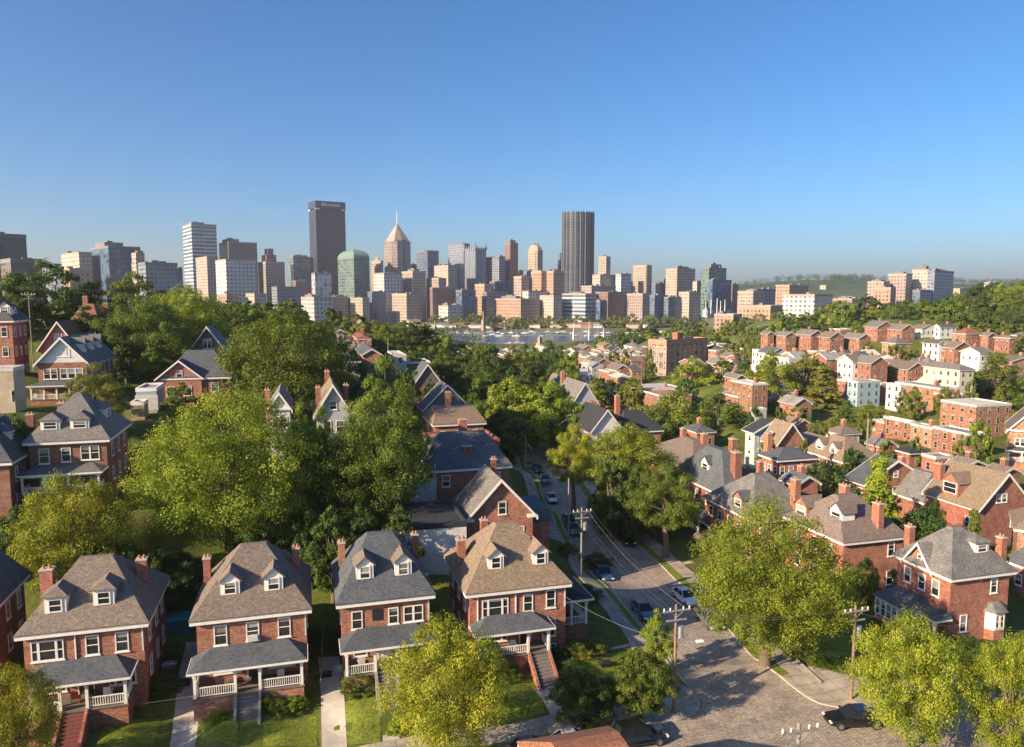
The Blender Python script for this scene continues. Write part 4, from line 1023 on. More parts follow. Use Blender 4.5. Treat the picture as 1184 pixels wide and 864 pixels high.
porch(h,-W/2,W/2,2.2,W,D,floor=.6,eave=2.7,attach=3.2,posts=(0,.25,.5,.75,1),gap=None,step_run=0)
# right-lower white porch house at edge (1160-1184, 580-620)
h, W, D = house('brick_house','low tan-roofed house cut off by the right edge just below the broad tan roof',(1172,612),92,1240,yaw=R(-30),D=8,hw=3.6,rise=2.2,kind='hip',roof='roof_tan',wall='brick_pale',lm='the low white-posted house')
# street-side dark roofed house mid
h, W, D = house('white_house','dark-roofed house with white gable windows beyond the golden street tree',(683,498),150,722,yaw=A0,D=12,hw=6.5,rise=4.0,kind='gy',roof='roof_dark',wall='white_siding',lm='the dark-roofed white gable')
window_row(h,W,D,[(-1.6,4.4,1.2,1.5,'single'),(0,4.4,1.2,1.5,'single'),(1.6,4.4,1.2,1.5,'single')]); chimney(h,W/2+3,3,5,12,1,1)
h, W, D = house('brick_house','low dark-slate house right of the dark-roofed white gable',(722,500),155,768,yaw=A0,D=12,hw=6,rise=3.6,kind='hip',roof='roof_dark',wall='brick',ridge=(2,.4),lm='the low dark-slate house')
h, W, D = house('brick_house','long house with blue-grey roof and grey clapboard gable above the street trees',(660,468),195,694,yaw=A0,D=26,hw=6,rise=5.5,kind='gy',roof='roof_grey',wall='grey_siding',lm='the long grey gable')
chimney(h,-1,2,8,13,1,1)
h, W, D = house('brick_house','rust-roofed brick house just above the dark-roofed white gable',(675,482),172,710,yaw=A0,D=8,hw=6.5,rise=3,kind='hip',roof='roof_red',wall='brick')
# near rooftop at the bottom
h, W, D = house('brick_house','rooftop with orange-brown shingles, white skylight and brick chimney cut off by the bottom edge',(650,968),38,775,yaw=A0,D=8,hw=4.5,rise=2.3,kind='hip',roof='roof_red',wall='brick',ridge=(2.2,.5),lm='the bottom edge rooftop')
chimney(h,W*.12,-1.5,4.5,6.6,.5,.5)
sk = MB().tbox(-.5,.5,-.8,.8,0,.3,.1,.1).build('skylight', M['trim'], h, (-W*.22,-.6,6.0))

for (hh, W_, D_), rz_, nm in ((H1, 8.2, 'a'), (H2, 8.4, 'b'), (H3, 8.4, 'c'), (H4, 8.6, 'd')):
    k = {'a':(-.8,2.4),'b':(.9,2.9),'c':(-1.6,2.6),'d':(1.8,3.0)}[nm]
    MB().tube((k[0],k[1],6.8),(k[0],k[1],10.1),.07,.07,8).build('vent_pipe', M['metal'], hh)
    MB().box(W_/2-.16,W_/2-.04,-D_/2-.11,-D_/2-.01,4.4,6.4).build('downspout', M['trim_grey'], hh)
MB().box(-.4,.4,-.35,.25,0,.45).build('air_conditioner', M['trim_grey'], H2[0], (0,-H2[2]/2-.02,4.55))
MB().tube((0,0,0),(0,0,.05),.32,.36,12).build('satellite_dish', M['trim_grey'], H3[0], (H3[1]/2+.1,-1.5,7.3))
# ------------------------------------------------------------------ ground sheet
def build_terrain():
    ys = [-40]; 
    while ys[-1] < 135: ys.append(ys[-1]+1.1)
    while ys[-1] < 11000: ys.append(ys[-1]*1.022+.4)
    ys = np.array(ys); NX = 300
    t = np.linspace(-1, 1, NX)
    X = t[None, :]*(np.maximum(ys, 0)*.95+70)[:, None]; Y = np.repeat(ys[:, None], NX, 1)
    Z = _gz(X.ravel(), Y.ravel())
    V = np.column_stack([X.ravel(), Y.ravel(), Z])
    ny = len(ys); i = np.arange(ny-1)[:, None]*NX+np.arange(NX-1)[None, :]
    Fc = np.stack([i, i+1, i+NX+1, i+NX], -1).reshape(-1, 4)
    me = bpy.data.meshes.new('ground')
    me.vertices.add(len(V)); me.vertices.foreach_set('co', V.ravel())
    me.loops.add(Fc.size); me.loops.foreach_set('vertex_index', Fc.ravel().astype(np.int32))
    me.polygons.add(len(Fc)); me.polygons.foreach_set('loop_start', np.arange(0, Fc.size, 4, dtype=np.int32))
    me.polygons.foreach_set('use_smooth', [True]*len(Fc))
    me.update(); me.validate()
    m, nt, b, N, L = newmat('grass_and_soil')
    g = N.new('ShaderNodeNewGeometry'); p = g.outputs['Position']
    n1 = noise(nt, p, .12, 6, .6); n2 = noise(nt, p, 2.2, 4, .7); n3 = noise(nt, p, .03, 3, .5)
    c = ramp(nt, n1, [(.28,(.06,.078,.022)),(.45,(.085,.11,.026)),(.58,(.12,.145,.034)),(.72,(.17,.145,.08))])
    c = mix(nt, c, ramp(nt, n2, [(.25,(.6,.65,.55)),(.75,(1.35,1.3,1.2))]), 1.0, 'MULTIPLY')
    s = N.new('ShaderNodeSeparateXYZ'); L.new(p, s.inputs[0])
    far = ramp(nt, math_(nt, 'DIVIDE', math_(nt, 'SUBTRACT', s.outputs[1], 300), 1000), [(0,(0,0,0)),(.9,(.9,.9,.9))])
    town = ramp(nt, noise(nt, p, .02, 5, .7), [(.35,(.05,.07,.035)),(.5,(.12,.12,.09)),(.7,(.26,.23,.19))])
    c = mix(nt, c, town, math_(nt, 'MULTIPLY', far, 1.0))
    ridge = ramp(nt, math_(nt, 'DIVIDE', math_(nt, 'SUBTRACT', s.outputs[1], 2300), 500), [(0,(0,0,0)),(1,(1,1,1))])
    c = mix(nt, c, (.045,.075,.03), ridge)
    L.new(c, b.inputs['Base Color']); b.inputs['Roughness'].default_value = .95; b.inputs['Specular IOR Level'].default_value = .1
    bump(nt, b, n2, .08)
    me.materials.append(m)
    o = link('ground', me); o['kind'] = 'structure'
def drape(name, left, right, mat, off=.05, n=60, m=8, skirt=0, kind='structure'):
    def res(pl, n):
        pl = np.array([q[:2] for q in pl], float); d = np.r_[0, np.cumsum(np.hypot(*np.diff(pl, axis=0).T))]
        t = np.linspace(0, d[-1], n); return np.column_stack([np.interp(t, d, pl[:, 0]), np.interp(t, d, pl[:, 1])])
    A, B = res(left, n), res(right, n)
    t = np.linspace(0, 1, m+1)[None, :, None]
    Pq = A[:, None]*(1-t)+B[:, None]*t
    Z = _gz(Pq[..., 0].ravel(), Pq[..., 1].ravel())+off
    V = np.column_stack([Pq.reshape(-1, 2), Z]); w = m+1
    b = MB(); fs = [(i*w+j, i*w+j+1, (i+1)*w+j+1, (i+1)*w+j) for i in range(n-1) for j in range(m)]
    V = V.tolist()
    if skirt:
        ring = [i*w for i in range(n)]+[(n-1)*w+j for j in range(1, w)]+[i*w+m for i in range(n-2, -1, -1)]+[j for j in range(m-1, 0, -1)]
        k0 = len(V); V += [[V[r][0], V[r][1], V[r][2]-skirt] for r in ring]
        L_ = len(ring); fs += [(ring[a], k0+a, k0+(a+1) % L_, ring[(a+1) % L_]) for a in range(L_)]
    b.add(V, fs)
    o = b.build(name, mat)
    # face orientation up
    if o.data.polygons[0].normal.z < 0: o.data.flip_normals()
    if kind: o['kind'] = kind
    return o
def cobble(name, c1, c2, c3, sc=3.2):
    m, nt, b, N, L = newmat(name)
    g = N.new('ShaderNodeNewGeometry'); mp = N.new('ShaderNodeMapping'); mp.inputs['Rotation'].default_value = (0,0,R(7)); L.new(g.outputs['Position'], mp.inputs[0])
    s = N.new('ShaderNodeSeparateXYZ'); L.new(mp.outputs[0], s.inputs[0]); cb = N.new('ShaderNodeCombineXYZ'); L.new(s.outputs[0], cb.inputs[0]); L.new(s.outputs[1], cb.inputs[1])
    t = N.new('ShaderNodeTexBrick'); L.new(cb.outputs[0], t.inputs['Vector']); t.inputs['Scale'].default_value = 1
    t.inputs['Brick Width'].default_value = .34; t.inputs['Row Height'].default_value = .19; t.inputs['Mortar Size'].default_value = .022
    t.inputs['Color1'].default_value = c4(c1); t.inputs['Color2'].default_value = c4(c2); t.inputs['Mortar'].default_value = c4(c3)
    n1 = noise(nt, g.outputs['Position'], .45, 6, .65); n2 = noise(nt, g.outputs['Position'], 6, 3, .7)
    c = mix(nt, t.outputs['Color'], ramp(nt, n1, [(.28,(.62,.62,.64)),(.5,(.98,.98,.98)),(.72,(1.22,1.18,1.12))]), 1.0, 'MULTIPLY')
    c = mix(nt, c, ramp(nt, n2, [(.3,(.65,.65,.67)),(.7,(1.35,1.3,1.25))]), 1.0, 'MULTIPLY')
    L.new(c, b.inputs['Base Color']); b.inputs['Roughness'].default_value = .75; b.inputs['Specular IOR Level'].default_value = .35
    h = math_(nt, 'ADD', math_(nt, 'MULTIPLY', t.outputs['Fac'], -1), n2)
    bump(nt, b, h, .03, .9)
    return m
M['cobble'] = cobble('cobblestones', (.33,.29,.25), (.48,.42,.355), (.15,.13,.11))
def slabs(name, col, w=1.5):
    m, nt, b, N, L = newmat(name)
    g = N.new('ShaderNodeNewGeometry'); mp = N.new('ShaderNodeMapping'); mp.inputs['Rotation'].default_value = (0,0,-A0); L.new(g.outputs['Position'], mp.inputs[0])
    s = N.new('ShaderNodeSeparateXYZ'); L.new(mp.outputs[0], s.inputs[0]); cb = N.new('ShaderNodeCombineXYZ'); L.new(s.outputs[0], cb.inputs[0]); L.new(s.outputs[1], cb.inputs[1])
    t = N.new('ShaderNodeTexBrick'); L.new(cb.outputs[0], t.inputs['Vector']); t.inputs['Scale'].default_value = 1; t.offset = 0
    t.inputs['Brick Width'].default_value = w; t.inputs['Row Height'].default_value = w; t.inputs['Mortar Size'].default_value = .03
    t.inputs['Color1'].default_value = c4(tuple(x*.85 for x in col)); t.inputs['Color2'].default_value = c4(tuple(x*1.1 for x in col)); t.inputs['Mortar'].default_value = c4(tuple(x*.4 for x in col))
    c = mix(nt, t.outputs['Color'], ramp(nt, noise(nt, g.outputs['Position'], .9, 6, .7), [(.3,(.62,.62,.62)),(.6,(1.1,1.08,1.05))]), 1.0, 'MULTIPLY')
    L.new(c, b.inputs['Base Color']); b.inputs['Roughness'].default_value = .9
    return m
M['slabs'] = slabs('concrete_slabs', (.36,.32,.27))
M['lawn'] = None
def lawn_mat(name, a, b2):
    m, nt, b, N, L = newmat(name); g = N.new('ShaderNodeNewGeometry')
    n1 = noise(nt, g.outputs['Position'], .8, 6, .75); n2 = noise(nt, g.outputs['Position'], 4.5, 6, .8)
    c = mix(nt, ramp(nt, n1, [(.3, a), (.7, b2)]), ramp(nt, n2, [(.34,(.35,.42,.35)),(.64,(1.5,1.4,1.2))]), 1.0, 'MULTIPLY')
    L.new(c, b.inputs['Base Color']); b.inputs['Roughness'].default_value = .95; b.inputs['Specular IOR Level'].default_value = .1
    bump(nt, b, n2, .1, .8); return m
M['lawn'] = lawn_mat('lawn', (.13,.175,.03), (.21,.245,.045))
M['soil'] = plain('soil', (.10,.075,.05), .95, .4, 2.5)
def gp(*pts): return [G(u, v, z) for (u, v, z) in pts]
def gh(*pts): return [ground_hit(u, v) for (u, v) in pts]
# street edges in world coordinates
SL = gh((900,900),(835,850),(808,811),(770,763),(732,713),(703,680),(674,647),(650,607),(627,572),(613,545),(604,525),(598,505))
SR = gh((1100,900),(1010,862),(933,808),(905,786),(884,771),(842,729),(799,689),(741,634),(700,595),(668,562),(645,535),(630,512),(620,500))
# limit both to matching spans
SR = SR[2:]; SL = SL[2:]
FS_FAR = [(-75,33),(-20,48.2),G(640,858,0)[:2],G(800,833,0)[:2],(22,59.6),G(985,823,0)[:2],G(1184,802,0)[:2],(80,70)]
FS_NEAR = [(-75+2,25),(-18,39.8),(5.4,46.5),(17,49.5),(24,50.6),(31.5,51.5),(47.5,54.5),(82,62)]
def build_roads():
    o = drape('street', SL, SR, M['cobble'], .06, 110, 10); o.name = 'street'
    # throat joining both roads
    o = drape('cross_street', FS_FAR, FS_NEAR, M['cobble'], .064, 120, 12)
    th_l = [(G(800,833,0)[0]-1,G(800,833,0)[1]-.8), SL[0], SL[1]]; th_r = [(G(985,823,0)[0]+.5,G(985,823,0)[1]-.6), SR[0], SR[1]]
    drape('street_junction', th_l, th_r, M['cobble'], .056, 24, 14)
    def off(pl, d):
        pl = np.array([q[:2] for q in pl]); t = np.gradient(pl, axis=0); t /= np.hypot(t[:,0], t[:,1])[:, None]
        nrm = np.column_stack([-t[:,1], t[:,0]]); return (pl+nrm*d)
    # left pavement of the street with kerb, going round the corner into the cross street pavement
    corner = [G(640,858,0)[:2],G(700,848.5,0)[:2],G(760,840,0)[:2],G(792,834,0)[:2],G(806,826,0)[:2],G(810,816,0)[:2],SL[0][:2]]
    edge = [(-75,33),(-20,48.2)]+corner+[p[:2] for p in SL[1:]]
    e = np.array(edge)
    drape('kerb', e, off(edge, .16), M['concrete'], .15, 220, 1, skirt=.5)
    inner = [(-75,33.1),(-20,48.6)]+[(q[0]-.1, q[1]+.9) for q in corner[:2]]
    # grass verge then pavement, cross street
    k1 = off(edge, .17); k2 = off(edge, 1.1); k3 = off(edge, 2.9)
    d = drape('verge', k1, k2, M['lawn'], .12, 220, 2)
    walk = drape('pavement', off(edge, .9), off(edge, 2.9), M['slabs'], .14, 220, 5, skirt=.3)
    # corner apron
    drape('pavement_corner', [G(735,842,0),G(770,838,0),G(792,833,0),G(805,825,0),G(808,812,0),G(800,800,0)], [G(730,828,0),G(750,822,0),G(765,812,0),G(772,802,0),G(776,795,0),G(778,788,0)], M['slabs'], .146, 30, 6, skirt=.3)
    # right side
    edge2 = [(80,70),G(1184,802,0)[:2],G(1060,814,0)[:2],G(985,823,0)[:2],G(950,816,0)[:2],SR[0][:2]]+[p[:2] for p in SR[1:]]
    drape('kerb', edge2, off(edge2, -.16), M['concrete'], .15, 220, 1, skirt=.5)
    drape('verge', off(edge2, -.17), off(edge2, -1.5), M['lawn'], .12, 220, 2)
    drape('pavement', off(edge2, -1.3), off(edge2, -3.2), M['slabs'], .14, 220, 5, skirt=.3)
    drape('pavement_corner', [G(905,786,0),G(933,806,0),G(960,817,0),G(985,822,0),G(1030,815,0)], [G(930,775,0),G(950,778,0),G(975,785,0),G(1000,790,0),G(1035,795,0)], M['slabs'], .146, 30, 6, skirt=.3)
    # low stone edging by the right lawn
    # garden paths and drives between the front houses (root local x of the gaps)
    for nm, pl, w, mt in (('driveway', [(205,900),(222,770),(228,742)], 1.9, 'concrete'), ('driveway', [(388,900),(384,790),(380,760)], 1.9, 'concrete'),
                          ('garden_path', [(650,835),(632,805),(622,795)], 1.2, 'concrete'), ('garden_path', [(665,750),(640,772),(650,800)], .5, 'concrete'),
                          ('garden_path', [(660,758),(700,752),(740,745)], .5, 'concrete'), ('garden_path', [(455,900),(452,850)], 1.3, 'concrete'),
                          ('garden_path', [(800,650),(772,655),(752,662)], 1.0, 'concrete'), ('garden_path', [(640,617),(670,622),(700,628)], 1.0, 'concrete')):
        w3 = gh(*pl); drape(nm, off(w3, -w/2), off(w3, w/2), M[mt], .05, 24, 3)
    for pl, w in (([(600,835),(585,790)], 6), ([(650,832),(760,800)], 5.5)):
        pass
    for a_ in (((14,862),(80,862),(20,838),(84,838)),((112,862),(176,864),(120,838),(186,832)),((222,863),(274,864),(226,838),(276,836)),((304,864),(368,863),(304,836),(366,828)),((398,862),(440,860),(398,812),(440,806))):
        drape('lawn', gh(a_[0],a_[1]), gh(a_[2],a_[3]), M['lawn'], .03, 16, 8)
    drape('lawn', gh((560,838),(630,825)), gh((560,790),(622,785)), M['lawn'], .035, 20, 10)
    drape('lawn', gh((642,828),(742,810)), gh((650,768),(742,748)), M['lawn'], .035, 30, 12)
    drape('lawn', gh((935,775),(1075,768)), gh((925,735),(1040,735)), M['lawn'], .035, 30, 12)
    drape('lawn', gh((1000,478),(1030,480)), gh((985,466),(1025,466)), M['lawn'], .12, 20, 8)
    drape('lawn', gh((10,520),(150,516)), gh((25,486),(140,486)), M['lawn'], .06, 20, 8)
# ------------------------------------------------------------------ water
def build_water():
    m, nt, b, N, L = newmat('river_water')
    g = N.new('ShaderNodeNewGeometry')
    n = noise(nt, g.outputs['Position'], .12, 4, .6)
    L.new(ramp(nt, n, [(.3,(.02,.07,.15)),(.7,(.035,.10,.20))]), b.inputs['Base Color']); b.inputs['Roughness'].default_value = .18
    bump(nt, b, noise(nt, g.outputs['Position'], .5, 3, .6), .6, .6)
    o = MB().add([(-215,812,-19.6),(280,812,-19.6),(280,1150,-19.6),(-215,1150,-19.6)], [(0,1,2,3)]).build('river', m)
    o['kind'] = 'structure'
# ------------------------------------------------------------------ city
FA = {
 'brown': facade('brown_grid_facade', (.13,.11,.11), (.05,.05,.055), 4.5,4,.6,.5),
 'dark': facade('dark_steel_facade', (.020,.028,.048), (.014,.022,.04), 5.5,3.4,.62,.7,.35),
 'cream': facade('cream_facade', (.42,.37,.31), (.10,.11,.13), 5,4.5,.55,.45),
 'bronze': facade('bronze_facade', (.24,.20,.175), (.06,.065,.08), 6,5,.5,.5),
 'white': facade('white_grid_facade', (.50,.48,.46), (.09,.10,.12), 6,6,.52,.5),
 'stripe': facade('striped_facade', (.50,.49,.47), (.055,.085,.13), 6.5,60,.99,.58),
 'blue': facade('blue_glass_facade', (.06,.09,.14), (.04,.08,.14), 6,5,.85,.7,.08),
 'orange': facade('orange_brick_facade', (.36,.23,.165), (.07,.07,.08), 5.5,5,.5,.5),
 'pink': facade('pink_stone_facade', (.33,.26,.235), (.06,.065,.08), 5,4.5,.5,.5),
 'tan': facade('tan_stone_facade', (.36,.30,.24), (.07,.075,.085), 5,4.6,.5,.52),
 'grey': facade('grey_concrete_facade', (.22,.24,.29), (.06,.08,.12), 5,4.5,.65,.55),
 'bluegrey': facade('bluegrey_facade', (.12,.15,.21), (.045,.07,.11), 5,5,.7,.6,.1),
 'green': facade('green_glass_facade', (.13,.18,.17), (.05,.09,.09), 6,6,.8,.7,.1),
 'ribs': facade('ribbed_facade', (.24,.27,.31), (.05,.07,.11), 200,4.2,.55,.999),
 'brownrib': facade('brown_ribbed_facade', (.075,.07,.078), (.025,.033,.05), 6,6,.55,.8),
 'maroon': facade('maroon_brick_facade', (.20,.12,.10), (.07,.06,.065), 5,4.5,.5,.5),
 'pale': facade('pale_panel_facade', (.42,.45,.48), (.16,.20,.24), 8,8,.7,.8,.1),
}
M['copper'] = plain('green_copper', (.13,.22,.18), .6, .15, .1)
M['stone_far'] = plain('roof_stone', (.33,.27,.22), .8, .15, .05)
M['plant'] = plain('roof_plant_grey', (.16,.16,.17), .8, .25, .1)
M['frame_far'] = plain('weathered_window_frame', (.33,.30,.27), .7, .15)
TW = []
def tower(name, label, u0, uc, u1, vtop, Y, fac, yaw=30, lm=None, plant=None, cap=None, group=None, cat='tower', chamfer=0, base_drop=25, hat=None, roof='flat_roof', parapet=True, zb=None):
    if uc > 380 and 1000 < Y < 1225 and u1 < 852 and name != 'riverside_hall': Y = Y*.35+865
    yaw = R(yaw)
    c = P(uc, vtop, Y); ex = (math.cos(yaw), math.sin(yaw)); ey = (-math.sin(yaw), math.cos(yaw))
    def solve(d, target, lo=2, hi=160.):
        f = lambda t: proj((c[0]+d[0]*t, c[1]+d[1]*t, c[2]))[0]-target
        s0 = f(lo) > 0
        if (f(hi) > 0) == s0: return None
        for _ in range(40):
            m_ = (lo+hi)/2
            if (f(m_) > 0) == s0: lo = m_
            else: hi = m_
        return (lo+hi)/2
    W = solve(ex, u1) or 40; D = solve(ey, u0) or 30
    D = min(max(D, 10), 75)
    z0 = gz(c[0], c[1]) if zb is None else zb; Hh = c[2]-z0
    root = empty(name, (c[0]+ex[0]*W/2+ey[0]*D/2, c[1]+ex[1]*W/2+ey[1]*D/2, z0), yaw)
    w, d = W/2, D/2
    pts = [(-w,-d),(w,-d),(w,d),(-w,d)]
    if chamfer:
        k = chamfer*min(W, D); pts = [(-w,-d+k),(-w+k,-d),(w-k,-d),(w,-d+k),(w,d-k),(w-k,d),(-w+k,d),(-w,d-k)]
    b = MB(); b.prism(pts, -base_drop, Hh, cap=False); wl = b.build('wall', FA[fac], root)
    MB().prism([(x*.995,y*.995) for x, y in pts], Hh-.6, Hh-.05).build('roof', M[roof], root)
    if parapet:
        n = len(pts); q = MB()
        q.prism([(x*1.012,y*1.012) for x, y in pts], Hh-2.0, Hh+.9, cap=False); q.prism([(x*.96,y*.96) for x, y in reversed(pts)], Hh-.04, Hh+.9, cap=False)
        q.add([(x*1.012,y*1.012,Hh+.9) for x, y in pts]+[(x*.96,y*.96,Hh+.9) for x, y in pts], [(i,(i+1)%n,n+(i+1)%n,n+i) for i in range(n)])
        q.build('parapet', M['stone_far'] if fac in ('tan','cream','white','pink','orange','stripe') else M['plant'], root)
    if plant:
        for (a0,a1,hh) in plant:
            bb = MB().box(-w+W*a0, -w+W*a1, -d*.55, d*.55, Hh, Hh+hh).box(-w+W*(a0*.7+a1*.3), -w+W*(a0*.4+a1*.6), -d*.2, d*.3, Hh+hh+.01, Hh+hh*1.4)
            bb.build('plant_room', M['plant'], root)
    # small roof furniture
    rg = random.Random(hash((u0,u1)) & 65535)
    if Hh > 20 and not cap:
        for i in range(3):
            x = rg.uniform(-w*.7, w*.7); y = rg.uniform(-d*.6, d*.6); s = rg.uniform(1.5, 3.5)
            MB().box(x-s,x+s,y-s*.7,y+s*.7,Hh+.02,Hh+rg.uniform(1.5,4)).build('roof_unit', M['plant'], root)
    if label.startswith('auto '): auto(root, label[5:], (u0+u1)/2, vtop, cat, group)
    else: tag(root, label, cat, group)
    if lm: LM.append(((u0+u1)/2, vtop+12 if vtop < 330 else vtop, lm))
    TW.append((root, W, D, Hh))
    return root, W, D, Hh
def build_city():
    T = tower
    T('apartment_block','dark concrete block of flats rising highest at the left edge',-30,-8,30,271,520,'brown',45,'the dark left edge flats',plant=[(.2,.5,3)])
    T('apartment_block','lower dark wing of flats with pale balcony bands at the left edge',-20,12,48,300,500,'brown',45,'the low left edge wing')
    T('office_building','cream-sided office block left of the blue glass hospital-like block',69,91,106,292,900,'cream',45,'the cream left office')
    T('office_building','wide blue glass office block on the left ridge with dark rooftop storey',105,125,162,285,890,'blue',45,'the wide blue glass block',plant=[(0.02,.6,6)])
    T('office_building','small beige-sided annex at the right end of the wide blue block',152,157,167,293,880,'tan',45,'the small beige annex')
    T('office_building','orange-pink block glowing below the cream left office',71,80,105,311,850,'orange',45,'the orange-pink left block')
    T('office_building','long grey gridded block with pink lit end, left of the striped tower',152,168,205,304,860,'grey',42,'the long grey gridded block',plant=[(.3,.75,3)])
    T('office_building','little bluish block tucked between the long grey block and the striped tower',200,204,211,312,900,'bluegrey',42,'the little bluish block')
    T('office_tower','tall white and blue striped tower on the left of the skyline',211,221,250,259,1350,'stripe',36,'the striped tower',plant=[(.1,.6,5)])
    T('office_tower','beige windowless-sided slab in front of the striped tower',223,239,252,297,1250,'tan',36,'the beige slab')
    T('office_tower','broad dark brown tower behind the white gridded block',253,264,297,280,1380,'brown',36,'the broad brown tower',plant=[(.05,.45,7)])
    T('office_building','big white block with a regular grid of small windows',249,261,296,300,1150,'white',34,'the white gridded block')
    r,W,D,Hh = T('office_tower','stepped brown art deco tower with dark square top',298,307,329,303,1400,'pink',34,'the art deco tower',cap=True)
    MB().prism([(-W*.36,-D*.3),(W*.16,-D*.3),(W*.16,D*.3),(-W*.36,D*.3)],Hh,Hh+14).build('upper_stage',FA['maroon'],r); MB().prism([(-W*.24,-D*.2),(W*.06,-D*.2),(W*.06,D*.2),(-W*.24,D*.2)],Hh+14.01,Hh+26).build('tower_top',M['plant'],r)
    T('office_tower','grey-green banded glass tower left of the tall dark signed tower',332,339,359,297,1500,'green',32,'the grey-green banded tower',plant=[(.1,.9,4)])
    # tall dark signed tower
    r,W,D,Hh = T('office_tower','tallest dark steel slab with lettered dark band at its top',357,365,399,242,1500,'dark',32,'the tall dark signed tower',cap=True,parapet=False)
    MB().box(-W/2+1.5,W/2-1.5,-D/2+1.5,D/2-1.5,Hh,Hh+3).build('recess_band', M['void'], r)
    MB().box(-W/2-.8,W/2+.8,-D/2-.8,D/2+.8,Hh+3.01,Hh+17).build('top_band', plain('navy_top_band',(.035,.05,.075),.4,.1,.1), r)
    for xx in (-W/2+3,W/2-3): MB().box(xx-4.5,xx+4.5,-D/2-.6,-D/2+1.4,Hh-.2,Hh+2.8).build('lit_notch', M['white_siding'], r)  # light in the notches painted as white blocks on the dark wall
    MB().box(-W/2-.6,-W/2+1.4,D/2-8,D/2-1,Hh-.2,Hh+2.8).build('lit_notch', M['white_siding'], r)
    cu = bpy.data.curves.new('sign_text','FONT'); cu.body = 'Idhouanun'; cu.size = 9; cu.extrude = .3; cu.align_x = 'CENTER'; cu.align_y = 'CENTER'; cu.materials.append(M['sign_white'])
    t0 = bpy.data.objects.new('sign_curve', cu); COL.objects.link(t0); bpy.context.view_layer.update()
    tm = bpy.data.meshes.new_from_object(t0.evaluated_get(bpy.context.evaluated_depsgraph_get())); bpy.data.objects.remove(t0)
    t = bpy.data.objects.new('sign_lettering', tm); COL.objects.link(t); t.parent = r; t.location = (1,-D/2-1.2,Hh+10); t.rotation_euler = (R(90),0,0)
    for x in (-.3,.0,.18): MB().tube((x*W,0,Hh+17),(x*W,0,Hh+25),.35,.2,6).build('antenna', M['metal'], r)
    T('office_building','pale windowless-looking glass box at the foot of the tall dark signed tower',360,364,383,316,1320,'pale',32,'the pale glass box')
    T('office_building','low dark maroon block behind the wide grey box left of the pale glass box',338,342,362,325,1340,'maroon',32,'the low maroon block')
    T('office_building','wide plain grey box with pale left end below the grey-green tower',314,323,351,332,1250,'grey',34,'the wide grey box')
    T('office_building','white and cream low block with many windows just above the big left tree',348,363,385,344,1050,'white',34,'the low cream block',plant=[(.05,.3,4)])
    T('office_building','small pinkish white block right of the white gridded block',284,294,308,340,1050,'cream',34,'the small pinkish block')
    T('office_building','low orange roofed row at the foot of the white gridded block',252,262,276,340,1060,'orange',34,'the low orange row')
    # green dome
    r,W,D,Hh = T('office_tower','tower with green glass and rounded green copper top and thin mast',390,409,427,298,1400,'green',36,'the green domed tower',cap=True)
    b = MB(); prof = [(1.0,0),(.98,5),(.86,10),(.62,14),(.3,16.5),(.02,17.5)]
    for (s0,z0),(s1,z1) in zip(prof,prof[1:]):
        b.prism([(-W/2*s0,-D/2*s0),(W/2*s0,-D/2*s0),(W/2*s0,D/2*s0),(-W/2*s0,D/2*s0)],Hh+z0,Hh+z1,cap=False,top=[(-W/2*s1,-D/2*s1),(W/2*s1,-D/2*s1),(W/2*s1,D/2*s1),(-W/2*s1,D/2*s1)])
    b.build('dome', M['copper'], r); MB().tube((0,0,Hh+17),(0,0,Hh+28),.5,.2,6).build('mast', M['metal'], r)
    T('office_building','pink striped low block left of the tan low block below the green domed tower',383,388,402,343,1150,'pink',34,'the pink striped low block')
    T('office_building','tan low block with narrow windows below the green domed tower',400,419,427,345,1080,'tan',36,'the tan low block')
    r,W,D,Hh = T('office_tower','small stepped brown tower left of the spired tower',429,440,443,302,1480,'tan',34,'the small stepped tower',cap=True); MB().prism([(-W*.3,-D*.3),(W*.3,-D*.3),(W*.3,D*.3),(-W*.3,D*.3)],Hh,Hh+9,top=[(-W*.12,-D*.12),(W*.12,-D*.12),(W*.12,D*.12),(-W*.12,D*.12)]).build('tower_top', FA['tan'], r)
    # spired tower
    r,W,D,Hh = T('office_tower','bronze-grey tower with pyramid top and white spire',442,455,477,279,1500,'bronze',36,'the spired tower',cap=True,chamfer=.2)
    MB().box(-W*.09,W*.09,-D/2-1.2,-D/2+.5,0,Hh+3).build('glass_bay', FA['blue'], r)
    k=.38; MB().prism([(-W*k,-D*k),(0,-D*k*1.1),(W*k,-D*k),(W*k*1.1,0),(W*k,D*k),(0,D*k*1.1),(-W*k,D*k),(-W*k*1.1,0)],Hh,Hh+4).build('upper_stage', FA['tan'], r)
    b=MB(); ring=[(-W*k,-D*k),(0,-D*k*1.1),(W*k,-D*k),(W*k*1.1,0),(W*k,D*k),(0,D*k*1.1),(-W*k,D*k),(-W*k*1.1,0)]
    b.prism(ring,Hh+4.01,Hh+24,top=[(x*.42,y*.42) for x,y in ring]); b.prism([(x*.42,y*.42) for x,y in ring],Hh+24,Hh+38,top=[(x*.02,y*.02) for x,y in ring],cap=False); b.build('pyramid_top', M['stone_far'], r)
    MB().tube((0,0,Hh+36),(0,0,Hh+62),.9,.4,6).build('spire', M['insulator'], r)
    T('office_building','white gridded mid-rise below the left edge of the spired tower',432,444,465,316,1300,'white',34,'the white mid-rise')
    T('office_building','tan-pink mid-rise with small roof box below the spired tower',464,477,492,314,1330,'pink',34,'the tan-pink mid-rise',plant=[(.3,.7,5)])
    T('office_building','dark purplish block low between the white mid-rise and the green domed tower',425,430,446,338,1200,'bluegrey',34,'the purplish low block')
